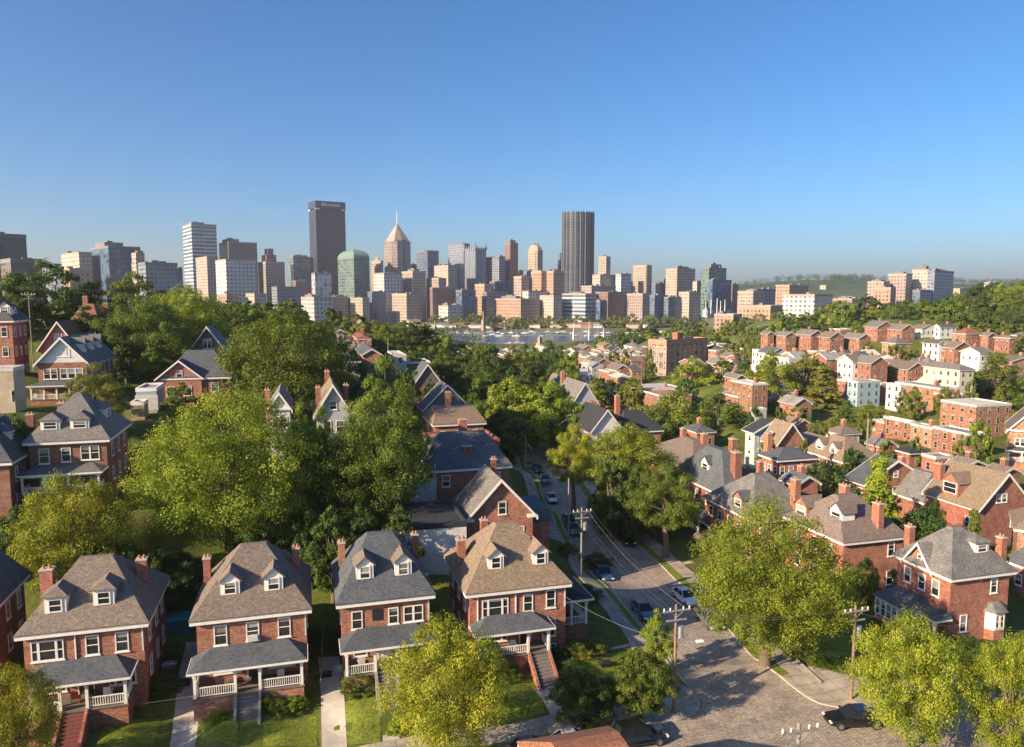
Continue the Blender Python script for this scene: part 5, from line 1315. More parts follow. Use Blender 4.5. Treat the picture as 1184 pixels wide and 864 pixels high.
    T('office_tower','grey tower with chamfered corners right of the spired tower',480,491,509,290,1480,'bluegrey',34,'the chamfered grey tower',chamfer=.18)
    T('office_building','tan block with square windows standing in front of the tan-pink mid-rise',453,470,489,340,1130,'tan',36,'the square-windowed tan block')
    T('office_building','dark low building with slanting roof at the foot of the square-windowed tan block',430,436,466,363,1180,'bluegrey',30,'the dark slant-roofed low building')
    T('office_building','pinkish-sided block left of the brown slab in the skyline middle',493,507,516,322,1330,'pink',34,'the pinkish-sided block')
    T('office_building','plain brown slab in front of the pinkish-sided block',497,500,530,333,1260,'maroon',32,'the plain brown slab')
    T('office_building','beige block with dark right side above the brown slab',502,518,528,307,1420,'cream',34,'the beige skyline block')
    T('office_tower','flat-topped olive-grey tower beside the spiky glass tower',518,536,543,282,1530,'grey',34,'the olive-grey flat tower',plant=[(.3,.9,3)])
    # spiky
    r,W,D,Hh = T('office_tower','silver ribbed glass tower crowned by a row of pointed pinnacles',537,550,562,287,1480,'ribs',36,'the spiky glass tower',cap=True,parapet=False)
    b=MB()
    for i in range(6):
        for x,y in ((-W/2+W*i/5,-D/2),(-W/2,-D/2+D*i/5),(W/2,-D/2+D*i/5)):
            hh=12 if i in (0,5) else 6; b.prism([(x-1.6,y-1.6),(x+1.6,y-1.6),(x+1.6,y+1.6),(x-1.6,y+1.6)],Hh-3,Hh+hh,top=[(x-.1,y-.1),(x+.1,y-.1),(x+.1,y+.1),(x-.1,y+.1)])
    b.build('pinnacles', M['metal'], r)
    T('office_building','dark teal block low beneath the spiky glass tower',527,534,550,336,1250,'blue',34,'the dark teal low block')
    T('office_building','small white block with rooftop boxes standing among riverside trees',507,518,537,354,1060,'white',36,'the small white riverside block',plant=[(.1,.35,4),(.6,.9,3)])
    T('office_tower','grey glass block right of the spiky glass tower',562,577,584,297,1480,'grey',34,'the grey glass block')
    T('office_tower','slim brown tower with crowned dark top',584,590,599,281,1500,'maroon',36,'the slim brown tower',plant=[(.15,.85,6)])
    r,W,D,Hh = T('office_tower','tan tower with rounded shoulders and small crown',609,620,629,290,1500,'tan',36,'the round-shouldered tower',cap=True,chamfer=.2)
    q=[(-W/2+W*.2,-D/2),(W/2-W*.2,-D/2),(W/2,-D/2+D*.2),(W/2,D/2-D*.2),(W/2-W*.2,D/2),(-W/2+W*.2,D/2),(-W/2,D/2-D*.2),(-W/2,-D/2+D*.2)]
    MB().prism(q,Hh,Hh+7,top=[(x*.86,y*.86) for x,y in q]).prism([(x*.86,y*.86) for x,y in q],Hh+7,Hh+12,top=[(x*.6,y*.6) for x,y in q]).build('rounded_top', M['stone_far'], r)
    [MB().box(a_,a_+W*.15,-3,3,Hh+12,Hh+15).build('crown', M['plant'], r) for a_ in (-W*.25,W*.1)]
    # big round tower
    cx,cy_,_=P(668,300,1500); rad=(686-650)/2*1500/F; zt=P(668,247,1500)[2]; z0=gz(cx,cy_)
    root=empty('office_tower',(cx,cy_,z0)); Hh=zt-z0
    n=40; b=MB(); b.prism([(rad*math.cos(2*math.pi*i/n),rad*math.sin(2*math.pi*i/n)) for i in range(n)],-20,Hh,cap=False); b.build('wall', FA['dark'], root)
    MB().prism([(rad*.97*math.cos(2*math.pi*i/n),rad*.97*math.sin(2*math.pi*i/n)) for i in range(n)],Hh-2,Hh-.5).build('roof', M['plant'], root)
    for i in range(n):
        a=2*math.pi*(i+.5)/n
        if math.sin(a)>.35: continue
        x,y=(rad+.2)*math.cos(a),(rad+.2)*math.sin(a)
        MB().tube((x,y,-5),(x,y,Hh+2.5),.85,.85,4).build('rib', FA['dark'] if i%2 else M['plant'], root)
    tag(root,'huge dark round ribbed tower, tallest on the right of the skyline','tower'); LM.append((668,262,'the round ribbed tower'))
    T('office_building','thin dark slab peeping out left of the round ribbed tower',645,648,654,294,1560,'bluegrey',30,'the thin dark slab')
    T('office_building','orange-sided stepped block below the olive-grey flat tower',549,560,571,329,1210,'orange',34,'the orange-sided stepped block')
    T('office_building','bluish block joined right of the orange-sided stepped block',558,563,588,338,1190,'bluegrey',34,'the joined bluish block')
    T('office_building','dark blue block filling the gap below the slim brown tower',566,572,592,326,1330,'blue',34,'the dark blue gap block')
    T('office_building','small pink block below the slim brown tower',594,603,612,320,1300,'pink',34,'the small pink block')
    T('office_building','dark block below the round-shouldered tower left side',605,609,618,314,1360,'bluegrey',34,'the small dark block')
    T('office_building','orange-tan block below the round-shouldered tower',614,626,633,314,1290,'orange',34,'the left orange-tan block')
    T('office_building','orange block with brown right side left of the round ribbed tower foot',630,640,652,314,1280,'orange',34,'the right orange block',plant=[(.3,.6,3)])
    T('office_building','wide low orange gridded brick block above the riverside trees',572,602,624,346,1060,'orange',38,'the wide orange brick block',plant=[(.05,.3,5)])
    T('office_building','light grey block peeping behind the wide orange brick block',604,611,633,337,1140,'white',34,'the light grey peeping block')
    T('office_building','tall cream low-rise with blank left face at the river trees',624,640,650,342,1080,'cream',38,'the cream blank-faced block')
    T('office_building','long banded white and dark glass office below the round ribbed tower',650,677,690,340,1080,'stripe',42,'the long banded office',plant=[(.1,.4,2.5)])
    T('office_building','brown brick block right of the long banded office',688,703,722,338,1090,'maroon',38,'the brown brick block')
    T('office_building','dark glass lower half block right of the long banded office',690,694,704,348,1070,'blue',38,'the dark lower block')
    T('office_building','pink penthouse-topped block behind the long banded office',672,684,712,331,1180,'pink',38,'the pink penthouse-topped block')
    T('office_tower','slim tan tower right of the round ribbed tower',692,701,706,297,1450,'tan',36,'the slim tan tower')
    T('office_building','pale base block under the slim tan tower',685,694,712,318,1420,'cream',36,'the pale base block')
    T('office_building','white block with grey right side between two tan towers',712,718,730,317,1420,'white',36,'the white-and-grey block')
    T('office_tower','rounded tan tower above the white-and-grey block',731,747,755,307,1450,'tan',38,'the rounded tan tower',chamfer=.15)
    T('office_building','pink and dark banded low office right of the brown brick block',723,743,752,340,1090,'pink',40,'the pink banded office')
    T('office_building','grey-blue glass low office in the right skyline',750,757,772,342,1090,'bluegrey',36,'the grey-blue low office')
    T('office_building','second grey-blue low office beneath the wide tan tower',768,773,792,344,1080,'bluegrey',36,'the second grey-blue office')
    T('office_building','dark small tower between the rounded tan and wide tan towers',754,758,770,328,1400,'bluegrey',36,'the dark small tower')
    T('office_tower','wide tan gridded tower with brown crown on the right of the skyline',770,783,804,311,1380,'tan',34,'the wide tan tower',plant=[(.15,.75,5)])
    T('office_building','cream block with grey right side below the wide tan tower',785,797,810,338,1100,'cream',40,'the cream-and-grey block')
    T('office_tower','green glass tower with dark red roof cap',811,820,840,310,1300,'green',36,'the green glass tower',plant=[(.2,.8,7)])
    T('office_tower','dark blue glass annex stepping down right of the green glass tower',820,824,846,324,1270,'blue',36,'the dark blue annex')
    T('office_building','pale slab peeping out left of the green glass tower',803,806,813,326,1340,'cream',36,'the pale peeping slab')
    T('office_building','slim maroon slab right of the dark blue annex',845,847,854,329,1400,'maroon',36,'the slim maroon slab')
    T('office_building','tan block with blue-grey right side above the orange brick hall',853,871,885,337,1120,'tan',40,'the tan-and-blue block',plant=[(.4,.7,3)])
    T('office_building','flat grey building behind the orange brick apartment tower',870,878,910,335,1250,'grey',38,'the flat grey building')
    T('apartment_block','orange brick apartment tower left of the cream curved block',897,913,935,330,1180,'orange',38,'the orange apartment tower')
    T('apartment_block','cream curved-fronted block with a regular window grid',905,942,963,341,980,'white',48,'the cream curved block')
    T('warehouse','big orange brick hall with square windows in the right middle',853,891,905,354,900,'orange',45,'the big orange brick hall')
    T('warehouse','low orange brick annex left of the big brick hall',826,848,858,364,880,'orange',45,'the low brick annex')
    T('industrial_building','low pale riverside building with slim masts',813,818,846,357,1120,'pale',36,'the low pale mast building')
    b = MB()
    for i,u in enumerate((816,822,829,833,838)):
        p=P(u,357,1125); q=P(u,348-(i%3)*1.5,1125)
        tag(MB().tube((0,0,-8),(0,0,q[2]-p[2]),.6,.4,6).build('mast', M['insulator'], None, p), ['leftmost','second','third','fourth','rightmost'][i]+' thin white mast on the low pale riverside building','mast','masts on the low pale building')
    T('apartment_block','stepped pinkish apartment tower, leftmost of the right hill towers',1003,1022,1029,326,1100,'pink',45,'the leftmost hill tower',plant=[(.1,.8,3)])
    T('apartment_block','pinkish apartment tower second from left on the right hill',1027,1048,1055,317,1110,'pink',45,'the second hill tower',plant=[(.2,.7,3)])
    T('apartment_block','tallest pale apartment tower on the right hill',1055,1074,1079,312,1130,'cream',45,'the tallest hill tower',plant=[(.2,.8,6)])
    T('apartment_block','blue-grey glass tower, rightmost of the right hill towers',1077,1081,1103,313,1120,'grey',45,'the blue-grey hill tower',plant=[(.1,.4,3)])
    T('apartment_block','short dark block in front of the tallest hill tower',1060,1064,1078,336,1080,'bluegrey',45,'the short dark hill block')
    T('apartment_block','lower pink front block of the leftmost hill tower',1010,1030,1036,333,1060,'orange',45,'the lower pink hill block')
    T('apartment_block','long low pinkish blocks left of the right hill towers',962,985,1003,346,1050,'pink',45,'the long low pink blocks',plant=[(.1,.2,3),(.5,.6,3)])
    T('building','flat white building on the far wooded ridge',948,955,984,330,2800,'cream',38,'the ridge-top white building')
    T('building','pale building on the horizon behind the right wood',1138,1145,1156,327,1500,'cream',45,'the pale horizon building')
    T('building','low pale building right of the hill towers on the horizon',1104,1110,1122,334,1300,'cream',45,'the low horizon building')
    rg = random.Random(21)
    for i in range(24):
        u = 300+i*21+rg.uniform(-5, 5); w_ = rg.uniform(13, 24); v_ = rg.uniform(304, 334)
        f_ = rg.choice(['bluegrey','grey','blue','brown','maroon','grey','bluegrey','bronze','pink'])
        word = {'bluegrey':'blue-grey','grey':'grey','blue':'blue glass','brown':'brown','maroon':'dark red','bronze':'bronze','pink':'pinkish'}[f_]
        T('office_building', f'auto distant {word} office block peeping out', u, u+w_*.3, u+w_, v_, rg.uniform(1560, 1700), f_, 34, plant=[(.2,.6,3)] if i % 2 else None)
    # brick block in the middle ground
    r,W,D,Hh = tower('apartment_block','eight-storey orange brick apartment block with dark right side in the middle distance',750,771,818,395,390,'orange',39,'the eight-storey brick block',cap=True,base_drop=6)
    r.children[0].data.materials[0] = M['brick_pale']
    fhh = Hh/8
    for fl in range(8):
        for i in range(5): add_window(r,'L',-D/2+D*(i+.5)/5,fl*fhh+.9,1.3,1.7,W,D,detail=False)
        for i in range(8): add_window(r,'F',-W/2+W*(i+.5)/8,fl*fhh+.9,1.3,1.7,W,D,detail=False)
    MB().box(-W*.08,W*.06,-1.5,2,Hh,Hh+4).build('lift_housing', M['brick_orange'], r); MB().box(-W*.4,-W*.3,-2,2,Hh,Hh+1.6).build('roof_unit', M['plant'], r); MB().box(W*.2,W*.3,-2,2,Hh,Hh+1.4).build('roof_unit', M['plant'], r)
# ------------------------------------------------------------------ smaller buildings of the middle distance and the hillside
# u0,uc,u1,v_top(eave at near corner),v_base,Y,wall,roof,kind,desc ; near corner = uc, left face u0..uc lit, right face uc..u1
def far_house(u0, uc, u1, vt, vb, Y, wall, roof, kind, desc, label=None, lm=None, rise=None, name='brick_house', cat='house', yaw=A0, group=None, floors=2, win=True, chim=True, Dcap=22):
    c = P(uc, vt, Y); b_ = P(uc, vb, Y); hw = c[2]-b_[2]
    yw = yaw-R(90)     # front faces left
    ex = (math.cos(yw), math.sin(yw)); ey = (-math.sin(yw), math.cos(yw))
    def solve(d, target):
        f = lambda t: proj((c[0]+d[0]*t, c[1]+d[1]*t, c[2]))[0]-target
        lo, hi = .5, 60.; s0 = f(lo) > 0
        if (f(hi) > 0) == s0: return None
        for _ in range(40):
            m_ = (lo+hi)/2
            if (f(m_) > 0) == s0: lo = m_
            else: hi = m_
        return (lo+hi)/2
    W = solve((-ex[0], -ex[1]), u0) or 10; D = solve(ey, u1) or 9
    W = min(W, Dcap); D = min(D, 30)
    x = c[0]-ex[0]*W/2+ey[0]*D/2; y = c[1]-ex[1]*W/2+ey[1]*D/2
    root = empty(name, (x, y, b_[2]), yw); EXTRA.append((x, y, b_[2]))
    rise = rise if rise is not None else (0 if kind == 'flat' else .3*min(W, D))
    wall_part(root, kind, W, D, hw, rise, M[wall], 4)
    roof_part(root, kind, W, D, hw, rise, .4, M[roof], M[wall], trim='trim_grey')
    if win: auto_windows(root, W, D, hw, 'FR', False, max(1, int(round(hw/3.1))), w=.95, h=1.45, step=2.7, frame='frame_far')
    if chim and kind != 'flat': chimney(root, -W*.2, D*.2, hw*.9, hw+rise+1.0, .9, .9, wall if 'brick' in wall else 'brick')
    elif chim and int(u0) % 3 == 0: chimney(root, W*.1, D*.25, hw-.5, hw+1.4, .8, .8, 'brick')
    um, vm = (u0+u1)/2, vt
    if label: tag(root, label, cat, group)
    else: auto(root, desc, um, vm, cat, group)
    if lm: LM.append((um, vm, lm))
    return root, W, D, hw
def build_far_houses():
    FH = far_house
    g = 'brick houses stepping along the right hillside'
    bo, br, bp, ws = 'brick_orange','brick','brick_pale','white_siding'
    rows = [ # lower hillside row
     (880,888,895,386,400,330,bo,'roof_grey','gx','small orange brick house, first from the left in the lower hillside row','the first lower-row house'),
     (895,909,920,388,402,325,bo,'roof_grey','gx','orange brick house, second from the left in the lower hillside row','the second lower-row house'),
     (921,938,952,387,405,320,bo,'roof_grey','gx','orange brick house, third from the left in the lower hillside row','the third lower-row house'),
     (947,960,976,390,412,312,bo,'roof_brown','gx','rust-roofed orange brick house, fourth from the left in the lower hillside row','the fourth lower-row house'),
     (975,994,1007,391,413,310,bo,'roof_grey','gx','orange brick house with white balconies, fifth in the lower hillside row','the fifth lower-row house'),
     (1020,1036,1053,397,414,300,bp,'roof_grey','hip','cream and brick double house left of the tall white hillside house','the cream double house'),
     (1067,1086,1094,397,421,285,ws,'roof_slate','gx','tall white-walled house beside a brick gable on the hillside','the tall white hillside house'),
     (1087,1104,1123,402,422,280,bo,'roof_brown','gx','brick house with dark gable joined right of the tall white hillside house','the dark-gabled hillside house'),
     (1111,1133,1147,408,420,272,ws,'roof_grey','gy','white house with twin gables right of the dark-gabled hillside house','the twin-gabled white house'),
     (959,972,986,381,393,362,bo,'roof_brown','flat','small brown flat-topped brick house, first in the upper hillside row','the first upper-row house'),
     (1000,1015,1034,378,394,352,bo,'roof_grey','gx','large brick house with big grey gable roof in the upper hillside row','the large upper-row house'),
     (1026,1043,1058,381,393,345,bo,'roof_grey','gx','brick house with shed-roofed attic right of the large upper-row house','the shed-attic house'),
     (1055,1066,1081,380,389,350,ws,'roof_brown','gx','low white and brown house in the upper hillside row','the low white upper-row house'),
     (1080,1087,1106,378,391,342,ws,'roof_slate','gy','white-gabled slate-roofed house in the upper hillside row','the white-gabled upper-row house'),
     (1101,1117,1138,386,400,320,bo,'roof_red','hip','rust-roofed brick house with pale half-round front on the hillside','the half-round-fronted house'),
     (1134,1143,1152,388,402,315,bo,'roof_brown','gx','brick house with chimney left of the last upper-row house','the chimneyed upper-row house'),
     (1150,1168,1175,391,409,305,bo,'roof_brown','hip','brown-roofed brick house, last before the right edge in the upper row','the last upper-row house'),
     (1170,1182,1200,388,406,308,bo,'roof_brown','hip','brown-roofed brick house cut off by the right edge on the hillside','the right edge hillside house'),
     (1160,1176,1205,366,378,420,bp,'roof_tan','gy','beige gabled house standing high in the right-hand wood','the beige house in the wood'),
     (1155,1170,1200,418,432,262,bp,'roof_brown','gx','low brown-roofed shop row at the right edge','the low right edge shop row'),
     (1009,1050,1070,427,444,250,bo,'roof_brown','gx','long orange brick terrace behind the pale blue house','the long orange terrace'),
     (1068,1110,1126,428,450,235,'cream_siding','roof_grey','hip','long white house with grey hipped roof in the right middle distance','the long white house'),
     (968,978,983,441,462,250,'brick','roof_dark','flat','narrow dark red house squeezed left of the pale blue house','the narrow dark red house'),
     (980,992,1018,442,471,235,'blue_siding','flat_roof','flat','pale blue flat-roofed house on the bright lawn','the pale blue house'),
     (1013,1019,1028,444,464,245,'brick','flat_roof','flat','small maroon house right of the pale blue house','the small maroon house'),
     (1025,1041,1046,446,476,222,ws,'flat_roof','flat','white flat-roofed building left of the balconied brick block','the white flat-roofed building'),
     (1035,1087,1110,450,488,210,bo,'flat_roof','flat','brick block with railed balconies in the right middle distance','the balconied brick block'),
     (1088,1129,1170,470,507,180,bo,'flat_pale','flat','square orange brick block with pale flat roof and three chimneys','the square orange block'),
     (955,965,978,414,430,290,'blue_siding','flat_pale','flat','pale blue flat-topped house among trees on the hillside','the small pale blue house'),
     (934,944,958,407,419,305,bp,'roof_brown','flat','pale low house below the third lower-row house','the pale low house'),
     (846,870,888,445,476,225,bo,'flat_pale','flat','orange brick corner house with flat roof right of the leafy middle tree','the orange corner house'),
     (838,852,862,437,468,240,bo,'roof_grey','gx','orange brick house attached behind the orange corner house','the attached orange house'),
     (819,828,850,406,424,330,bp,'flat_roof','flat','pale flat-roofed building right of the eight-storey block','the pale flat-roofed shop'),
     (849,862,876,404,426,315,bo,'roof_brown','flat','brick and white row house right of the pale flat-roofed shop','the brick-and-white row house'),
     (866,880,897,412,432,300,ws,'roof_slate','flat','white and grey flat-topped house in the right valley','the white valley house'),
     (828,836,846,472,484,200,ws,'roof_slate','gx','small white shed beyond the trees in the right centre','the small white shed'),
     (868,874,886,474,494,180,'grey_siding','flat_pale','flat','pale blue-white box building left of the tan gables','the pale box building'),
     (723,742,790,451,482,262,bo,'flat_pale','flat','wide low brick building with pale flat roof below the eight-storey block','the wide low brick building'),
     (742,763,800,458,480,245,'brick_dark','flat_rust','flat','low building with rust-red flat roof below the eight-storey block','the rust flat-roofed building'),
     (661,678,690,414,430,330,bo,'flat_pale','flat','orange brick flat-topped house in the centre cluster','the orange centre house'),
     (676,690,706,420,440,305,'brick','roof_slate','gx','dark brick house with blue roof in the centre cluster','the blue-roofed centre house'),
     (699,706,722,407,426,330,'grey_siding','roof_dark','gx','dark-roofed house with white gable in the centre cluster','the dark centre house'),
     (700,712,729,428,446,285,bo,'roof_brown','gx','orange brick house under the pale centre tree','the orange lower centre house'),
     (718,726,741,408,424,330,'brick','roof_dark','flat','dark flat-topped house left of the eight-storey block','the dark flat centre house'),
     (640,652,664,408,420,360,bp,'flat_pale','flat','pale flat-topped riverside house in the centre','the pale riverside house'),
     (664,674,688,404,414,380,bp,'roof_grey','gx','pale grey-roofed riverside house in the centre','the grey-roofed riverside house'),
     (690,698,708,400,409,400,bp,'roof_tan','gx','small tan-roofed riverside house in the centre','the tan riverside house'),
     (728,736,750,402,412,390,bp,'flat_pale','flat','small pale riverside house left of the eight-storey block','the small pale riverside house'),
     (606,614,624,411,420,380,bp,'flat_rust','flat','little pink house among the centre trees near the river','the little pink house'),
     (383,396,412,398,412,225,'grey_siding','roof_grey','gx','grey clapboard house in the wooded left centre','the grey clapboard house'),
     (404,414,428,392,412,215,'brick','roof_red','hip','brick house with rust roof in the wooded left centre','the rust-roofed centre-left house'),
     (398,420,426,401,414,195,'white_siding','roof_slate','gx','white-fronted house with dark bay in the wooded left centre','the white-fronted centre-left house'),
     (388,398,416,418,434,165,'grey_siding','roof_slate','hip','low blue-grey roofed house behind the tall pointed left tree','the low blue-grey house'),
     (412,420,440,410,432,175,'brick','roof_slate','gx','dark brick house right of the low blue-grey house','the dark brick left-centre house'),
     (448,456,470,412,424,190,'grey_siding','flat_pale','flat','flat grey-topped house above the tall pointed tree','the flat grey-topped house'),
     (380,390,398,384,396,250,'grey_siding','roof_grey','gx','distant grey roof beside the big left tree','the distant grey roof'),
     (470,474,487,374,393,640,'cream_siding','roof_tan','gy','pale stone church-like building with arched opening near the river','the pale church-like building'),
     (190,200,212,392,404,190,'grey_siding','roof_slate','gy','small pale house in the wood left of the tall attic gable','the small pale wood house'),
     (1141,1148,1160,470,484,200,bp,'flat_roof','flat','low brick garage right of the square orange block','the low brick garage'),
    ]
    rt = lambda v: -ray(592, v)[2]/ray(592, v)[1]
    for k_, r in enumerate(rows):
        if 600 < r[0] and r[2] <= 792 and r[4] < 470: rows[k_] = r[:5]+(42/rt(r[4]),)+r[6:]
        elif 800 < r[0] < 868 and r[2] < 900 and 420 < r[4] < 440: rows[k_] = r[:5]+(38/rt(r[4]),)+r[6:]
    for r in rows:
        nm = 'white_house' if r[6] in ('white_siding','cream_siding') else ('clapboard_house' if 'siding' in r[6] else 'brick_house')
        FH(*r[:9], None, label=r[9], lm=r[10], name=nm, Dcap=60 if 'long' in r[9] or 'terrace' in r[9] else 22)
    # stepped terrace of five
    seg = [(1008,1022,1032,489,508,190),(1022,1053,1060,489,511,182),(1053,1078,1090,496,519,170),(1078,1120,1140,503,532,158)]
    for i, (a,b,c,vt,vb,Y) in enumerate(seg):
        FH(a,b,c,vt,vb,Y,bo if i != 2 else bp,'flat_roof','flat',None,label=['first and farthest','second','third, palest','fourth and nearest'][i]+' unit of the stepped orange brick terrace below the square orange block',lm=['the far terrace unit','the second terrace unit','the palest terrace unit','the nearest terrace unit'][i],Dcap=40,group='stepped terrace units',name='terraced_house',floors=1)
    more = [(1003,1020,1036,516,536,150,'brick','roof_grey','gx','grey-roofed brick house just below the far terrace unit','the grey roof below the terrace'),
     (1038,1052,1070,524,545,140,'brick_dark','roof_dark','hip','dark hip-roofed house between the terrace and the patchy hip roof','the dark roof below the terrace'),
     (1066,1082,1102,530,552,134,'brick','flat_roof','flat','flat-roofed brick garage row above the broad tan roof','the flat garage row'),
     (1098,1116,1140,540,565,128,'brick_dark','roof_grey','gx','grey gable-roofed house behind the broad tan roof','the grey gable behind the tan roof'),
     (955,972,994,502,518,162,'cream_siding','roof_brown','hip','cream house with brown hip roof right of the white flat-topped house','the cream brown-roofed house'),
     (905,920,938,492,506,172,'brick','roof_tan','gx','small tan-roofed brick house behind the white flat-topped house','the small tan roof'),
     (1140,1158,1180,548,575,122,'brick_dark','roof_brown','gx','brown-roofed house behind the wide right gable','the brown roof behind the gable'),
     (790,806,826,500,520,165,'brick','roof_slate','hip','slate hip-roofed house behind the half-hidden brown roof','the slate roof in the belt'),
     (905,922,946,560,590,112,'brick','roof_slate','gx','slate-roofed brick house left of the dark bushy tree','the slate roof by the bushes'),
     (1080,1098,1118,458,476,205,'brick_dark','flat_roof','flat','dark brick block right of the balconied brick block','the dark brick block')]
    for r in more: FH(*r[:9], None, label=r[9], lm=r[10], Dcap=14)
    # extra little town houses in the valleys, jittered, between landmarks
    rg = random.Random(5)
    boxes = [((600,400),(735,432),(430,250),20),((500,404),(740,412),(760,560),22),((826,404),(905,424),(1,2),9),((800,398),(900,440),(420,270),12),((885,405),(1010,420),(3,4),12),((1000,414),(1075,426),(5,6),8),((1075,424),(1184,446),(7,8),9),((850,442),(925,474),(9,10),7),((640,432),(730,455),(270,240),5)]
    for (a, b, (y0, y1), n) in boxes:
        for i in range(n):
            u = rg.uniform(a[0], b[0]); t = rg.random(); v = a[1]+(b[1]-a[1])*t; Y = {3:27.,5:30.5,7:33,9:36}.get(y0, 41 if b[0] < 760 else 37)/rt(v+15)
            w = rg.uniform(9, 12)*F/Y
            wall = rg.choice([bo, br, bp, ws, bo, 'grey_siding']); roof = rg.choice(['roof_grey','roof_brown','flat_pale','roof_slate','flat_roof'])
            kind = rg.choice(['gx','gy','flat','hip'])
            FH(u-w*.5, u, u+w*.5, v, v+6.5*F/Y, Y, wall, roof, kind, f"small {'white' if wall==ws else 'pale' if wall in (bp,'grey_siding') else 'brick'} {'flat-roofed' if kind=='flat' else 'pitched-roof'} house", name='white_house' if wall == ws else 'brick_house', group='small houses in the valley')
def _unused():
    pass
# ------------------------------------------------------------------ cars
M['paint'] = {}
def paint(name, col):
    m, nt, b, N, L = newmat(name+'_paint'); b.inputs['Base Color'].default_value = c4(col); b.inputs['Roughness'].default_value = .3; b.inputs['Coat Weight'].default_value = 1; b.inputs['Coat Roughness'].default_value = .05; b.inputs['Metallic'].default_value = .3
    f = world_noise(nt, 8, 3); L.new(ramp(nt, f, [(.3,tuple(x*.9 for x in col)),(.7,col)]), b.inputs['Base Color'])
    return m
PA = {k: paint(k, c) for k, c in {'black':(.012,.012,.014),'blue':(.03,.10,.17),'navy':(.02,.035,.06),'silver':(.45,.47,.50),'white':(.75,.77,.80),'grey':(.16,.17,.18),'teal':(.05,.13,.15),'red':(.30,.03,.03)}.items()}
def car(x, y, rz, col, label, kind='sedan', L_=4.6, Wd=1.82, z=None, lm=None):
    z = gz(x, y)+.07 if z is None else z
    root = empty('parked_car', (x, y, z), rz)
    suv = kind == 'suv'; ht = 1.72 if suv else 1.45; belt = 1.0 if suv else .92
    # body loft: stations along x (front = +x)
    st = ([(-.5,.72,.45,.72),(-.485,.86,.35,.90),(-.40,.93,.30,belt),(-.15,1,.28,belt),(.14,1,.28,belt-.02),(.30,.97,.28,belt-.12),(.43,.90,.30,.74),(.49,.80,.36,.62),(.5,.66,.42,.55)])
    b = MB(); prev = None; pts = []
    for (t, wf, zb, zt) in st:
        xx = t*L_; w = Wd/2*wf
        pts.append([(xx,-w*.94,zb),(xx,-w,zb+.18),(xx,-w*.985,(zb+zt)/2+.08),(xx,-w*.86,zt),(xx,0,zt+.035),(xx,w*.86,zt),(xx,w*.985,(zb+zt)/2+.08),(xx,w,zb+.18),(xx,w*.94,zb)])
    V = [p for s in pts for p in s]; n = 9; fs = []
    for i in range(len(pts)-1):
        for j in range(n): fs.append((i*n+j, i*n+(j+1)%n, (i+1)*n+(j+1)%n, (i+1)*n+j))
    fs += [tuple(range(n)), tuple(reversed(range((len(pts)-1)*n, len(pts)*n)))]
    fs = [tuple(reversed(f)) for f in fs]
    b.add(V, fs)
    # roof panel and pillars
    r0, r1 = (-.36, .06) if suv else (-.22, .03); g0, g1 = (-.47, .22) if suv else (-.38, .21)
    wr, wb = Wd*.36, Wd*.435
    b.add([(r0*L_,-wr,ht-.03),(r1*L_,-wr,ht-.03),(r1*L_,wr,ht-.03),(r0*L_,wr,ht-.03),((r0+.02)*L_,-wr*.9,ht),((r1-.02)*L_,-wr*.9,ht),((r1-.02)*L_,wr*.9,ht),((r0+.02)*L_,wr*.9,ht)],
          [(4,5,6,7),(0,1,5,4),(1,2,6,5),(2,3,7,6),(3,0,4,7)])
    for sy in (-1,1):
        for (a, c_) in ((g1, r1), (g0, r0), ((g0+g1)/2, (r0+r1)/2)):
            b.tube((a*L_,sy*wb,belt-.03),(c_*L_,sy*wr,ht-.03),.035,.035,4)
    body = b.build('body', PA[col], root, smooth=False)
    md = body.modifiers.new('bevel','BEVEL'); md.width = .04; md.segments = 2; md.limit_method = 'ANGLE'; md.angle_limit = R(40)
    gsh = MB(); lo = [(g0*L_,-wb,belt-.02),(g1*L_,-wb,belt-.02),(g1*L_,wb,belt-.02),(g0*L_,wb,belt-.02)]; hi = [(r0*L_,-wr+.01,ht-.035),(r1*L_,-wr+.01,ht-.035),(r1*L_,wr-.01,ht-.035),(r0*L_,wr-.01,ht-.035)]
    gsh.add(lo+hi, [(0,1,5,4),(1,2,6,5),(2,3,7,6),(3,0,4,7)]); gsh.build('windows', M['carglass'], root)
    wm = MB().tube((0,-.11,0),(0,.11,0),.33,.33,14).mesh('wheel',[M['tyre']]); rm = MB().tube((0,-.118,0),(0,.118,0),.2,.2,10).mesh('rim',[M['rim']])
    for sx in (-.31,.32):
        for sy in (-1,1):
            w = link('wheel', wm, root, (sx*L_,sy*(Wd/2-.10),.33)); link('rim', rm, w)
    for sy in (-1,1):
        MB().box(L_*.468,L_*.498,sy*.62-.16,sy*.62+.16,.56,.69).build('headlight', M['lamp_white'], root)
        MB().box(-L_*.502,-L_*.47,sy*.62-.15,sy*.62+.15,.64,.80).build('tail_light', M['lamp_red'], root)
        MB().box(.13*L_,.17*L_,sy*.98-.09,sy*.98+.09,.92,1.04).build('wing_mirror', PA[col], root)
    MB().box(L_*.49,L_*.505,-.45,.45,.36,.50).build('grille', M['void'], root)
    tag(root, label, 'car', 'cars parked along the kerbs')
    if lm: LM.append((*proj((x,y,z)), lm))
    return root
def car_px(u, v, col, label, kind='sedan', along='street', rev=False, lm=None):
    x, y, z = ground_hit(u, v)
    if along == 'street': x2, y2, _ = ground_hit(*{True:(u-8.0, v-9.0), False:(u-7.5, v-9.5)}[u > 700]); a = math.atan2(y2-y, x2-x)
    else: a = math.atan2(.26, 1)
    return car(x, y, a+(math.pi if rev else 0), col, label, kind, lm=lm)
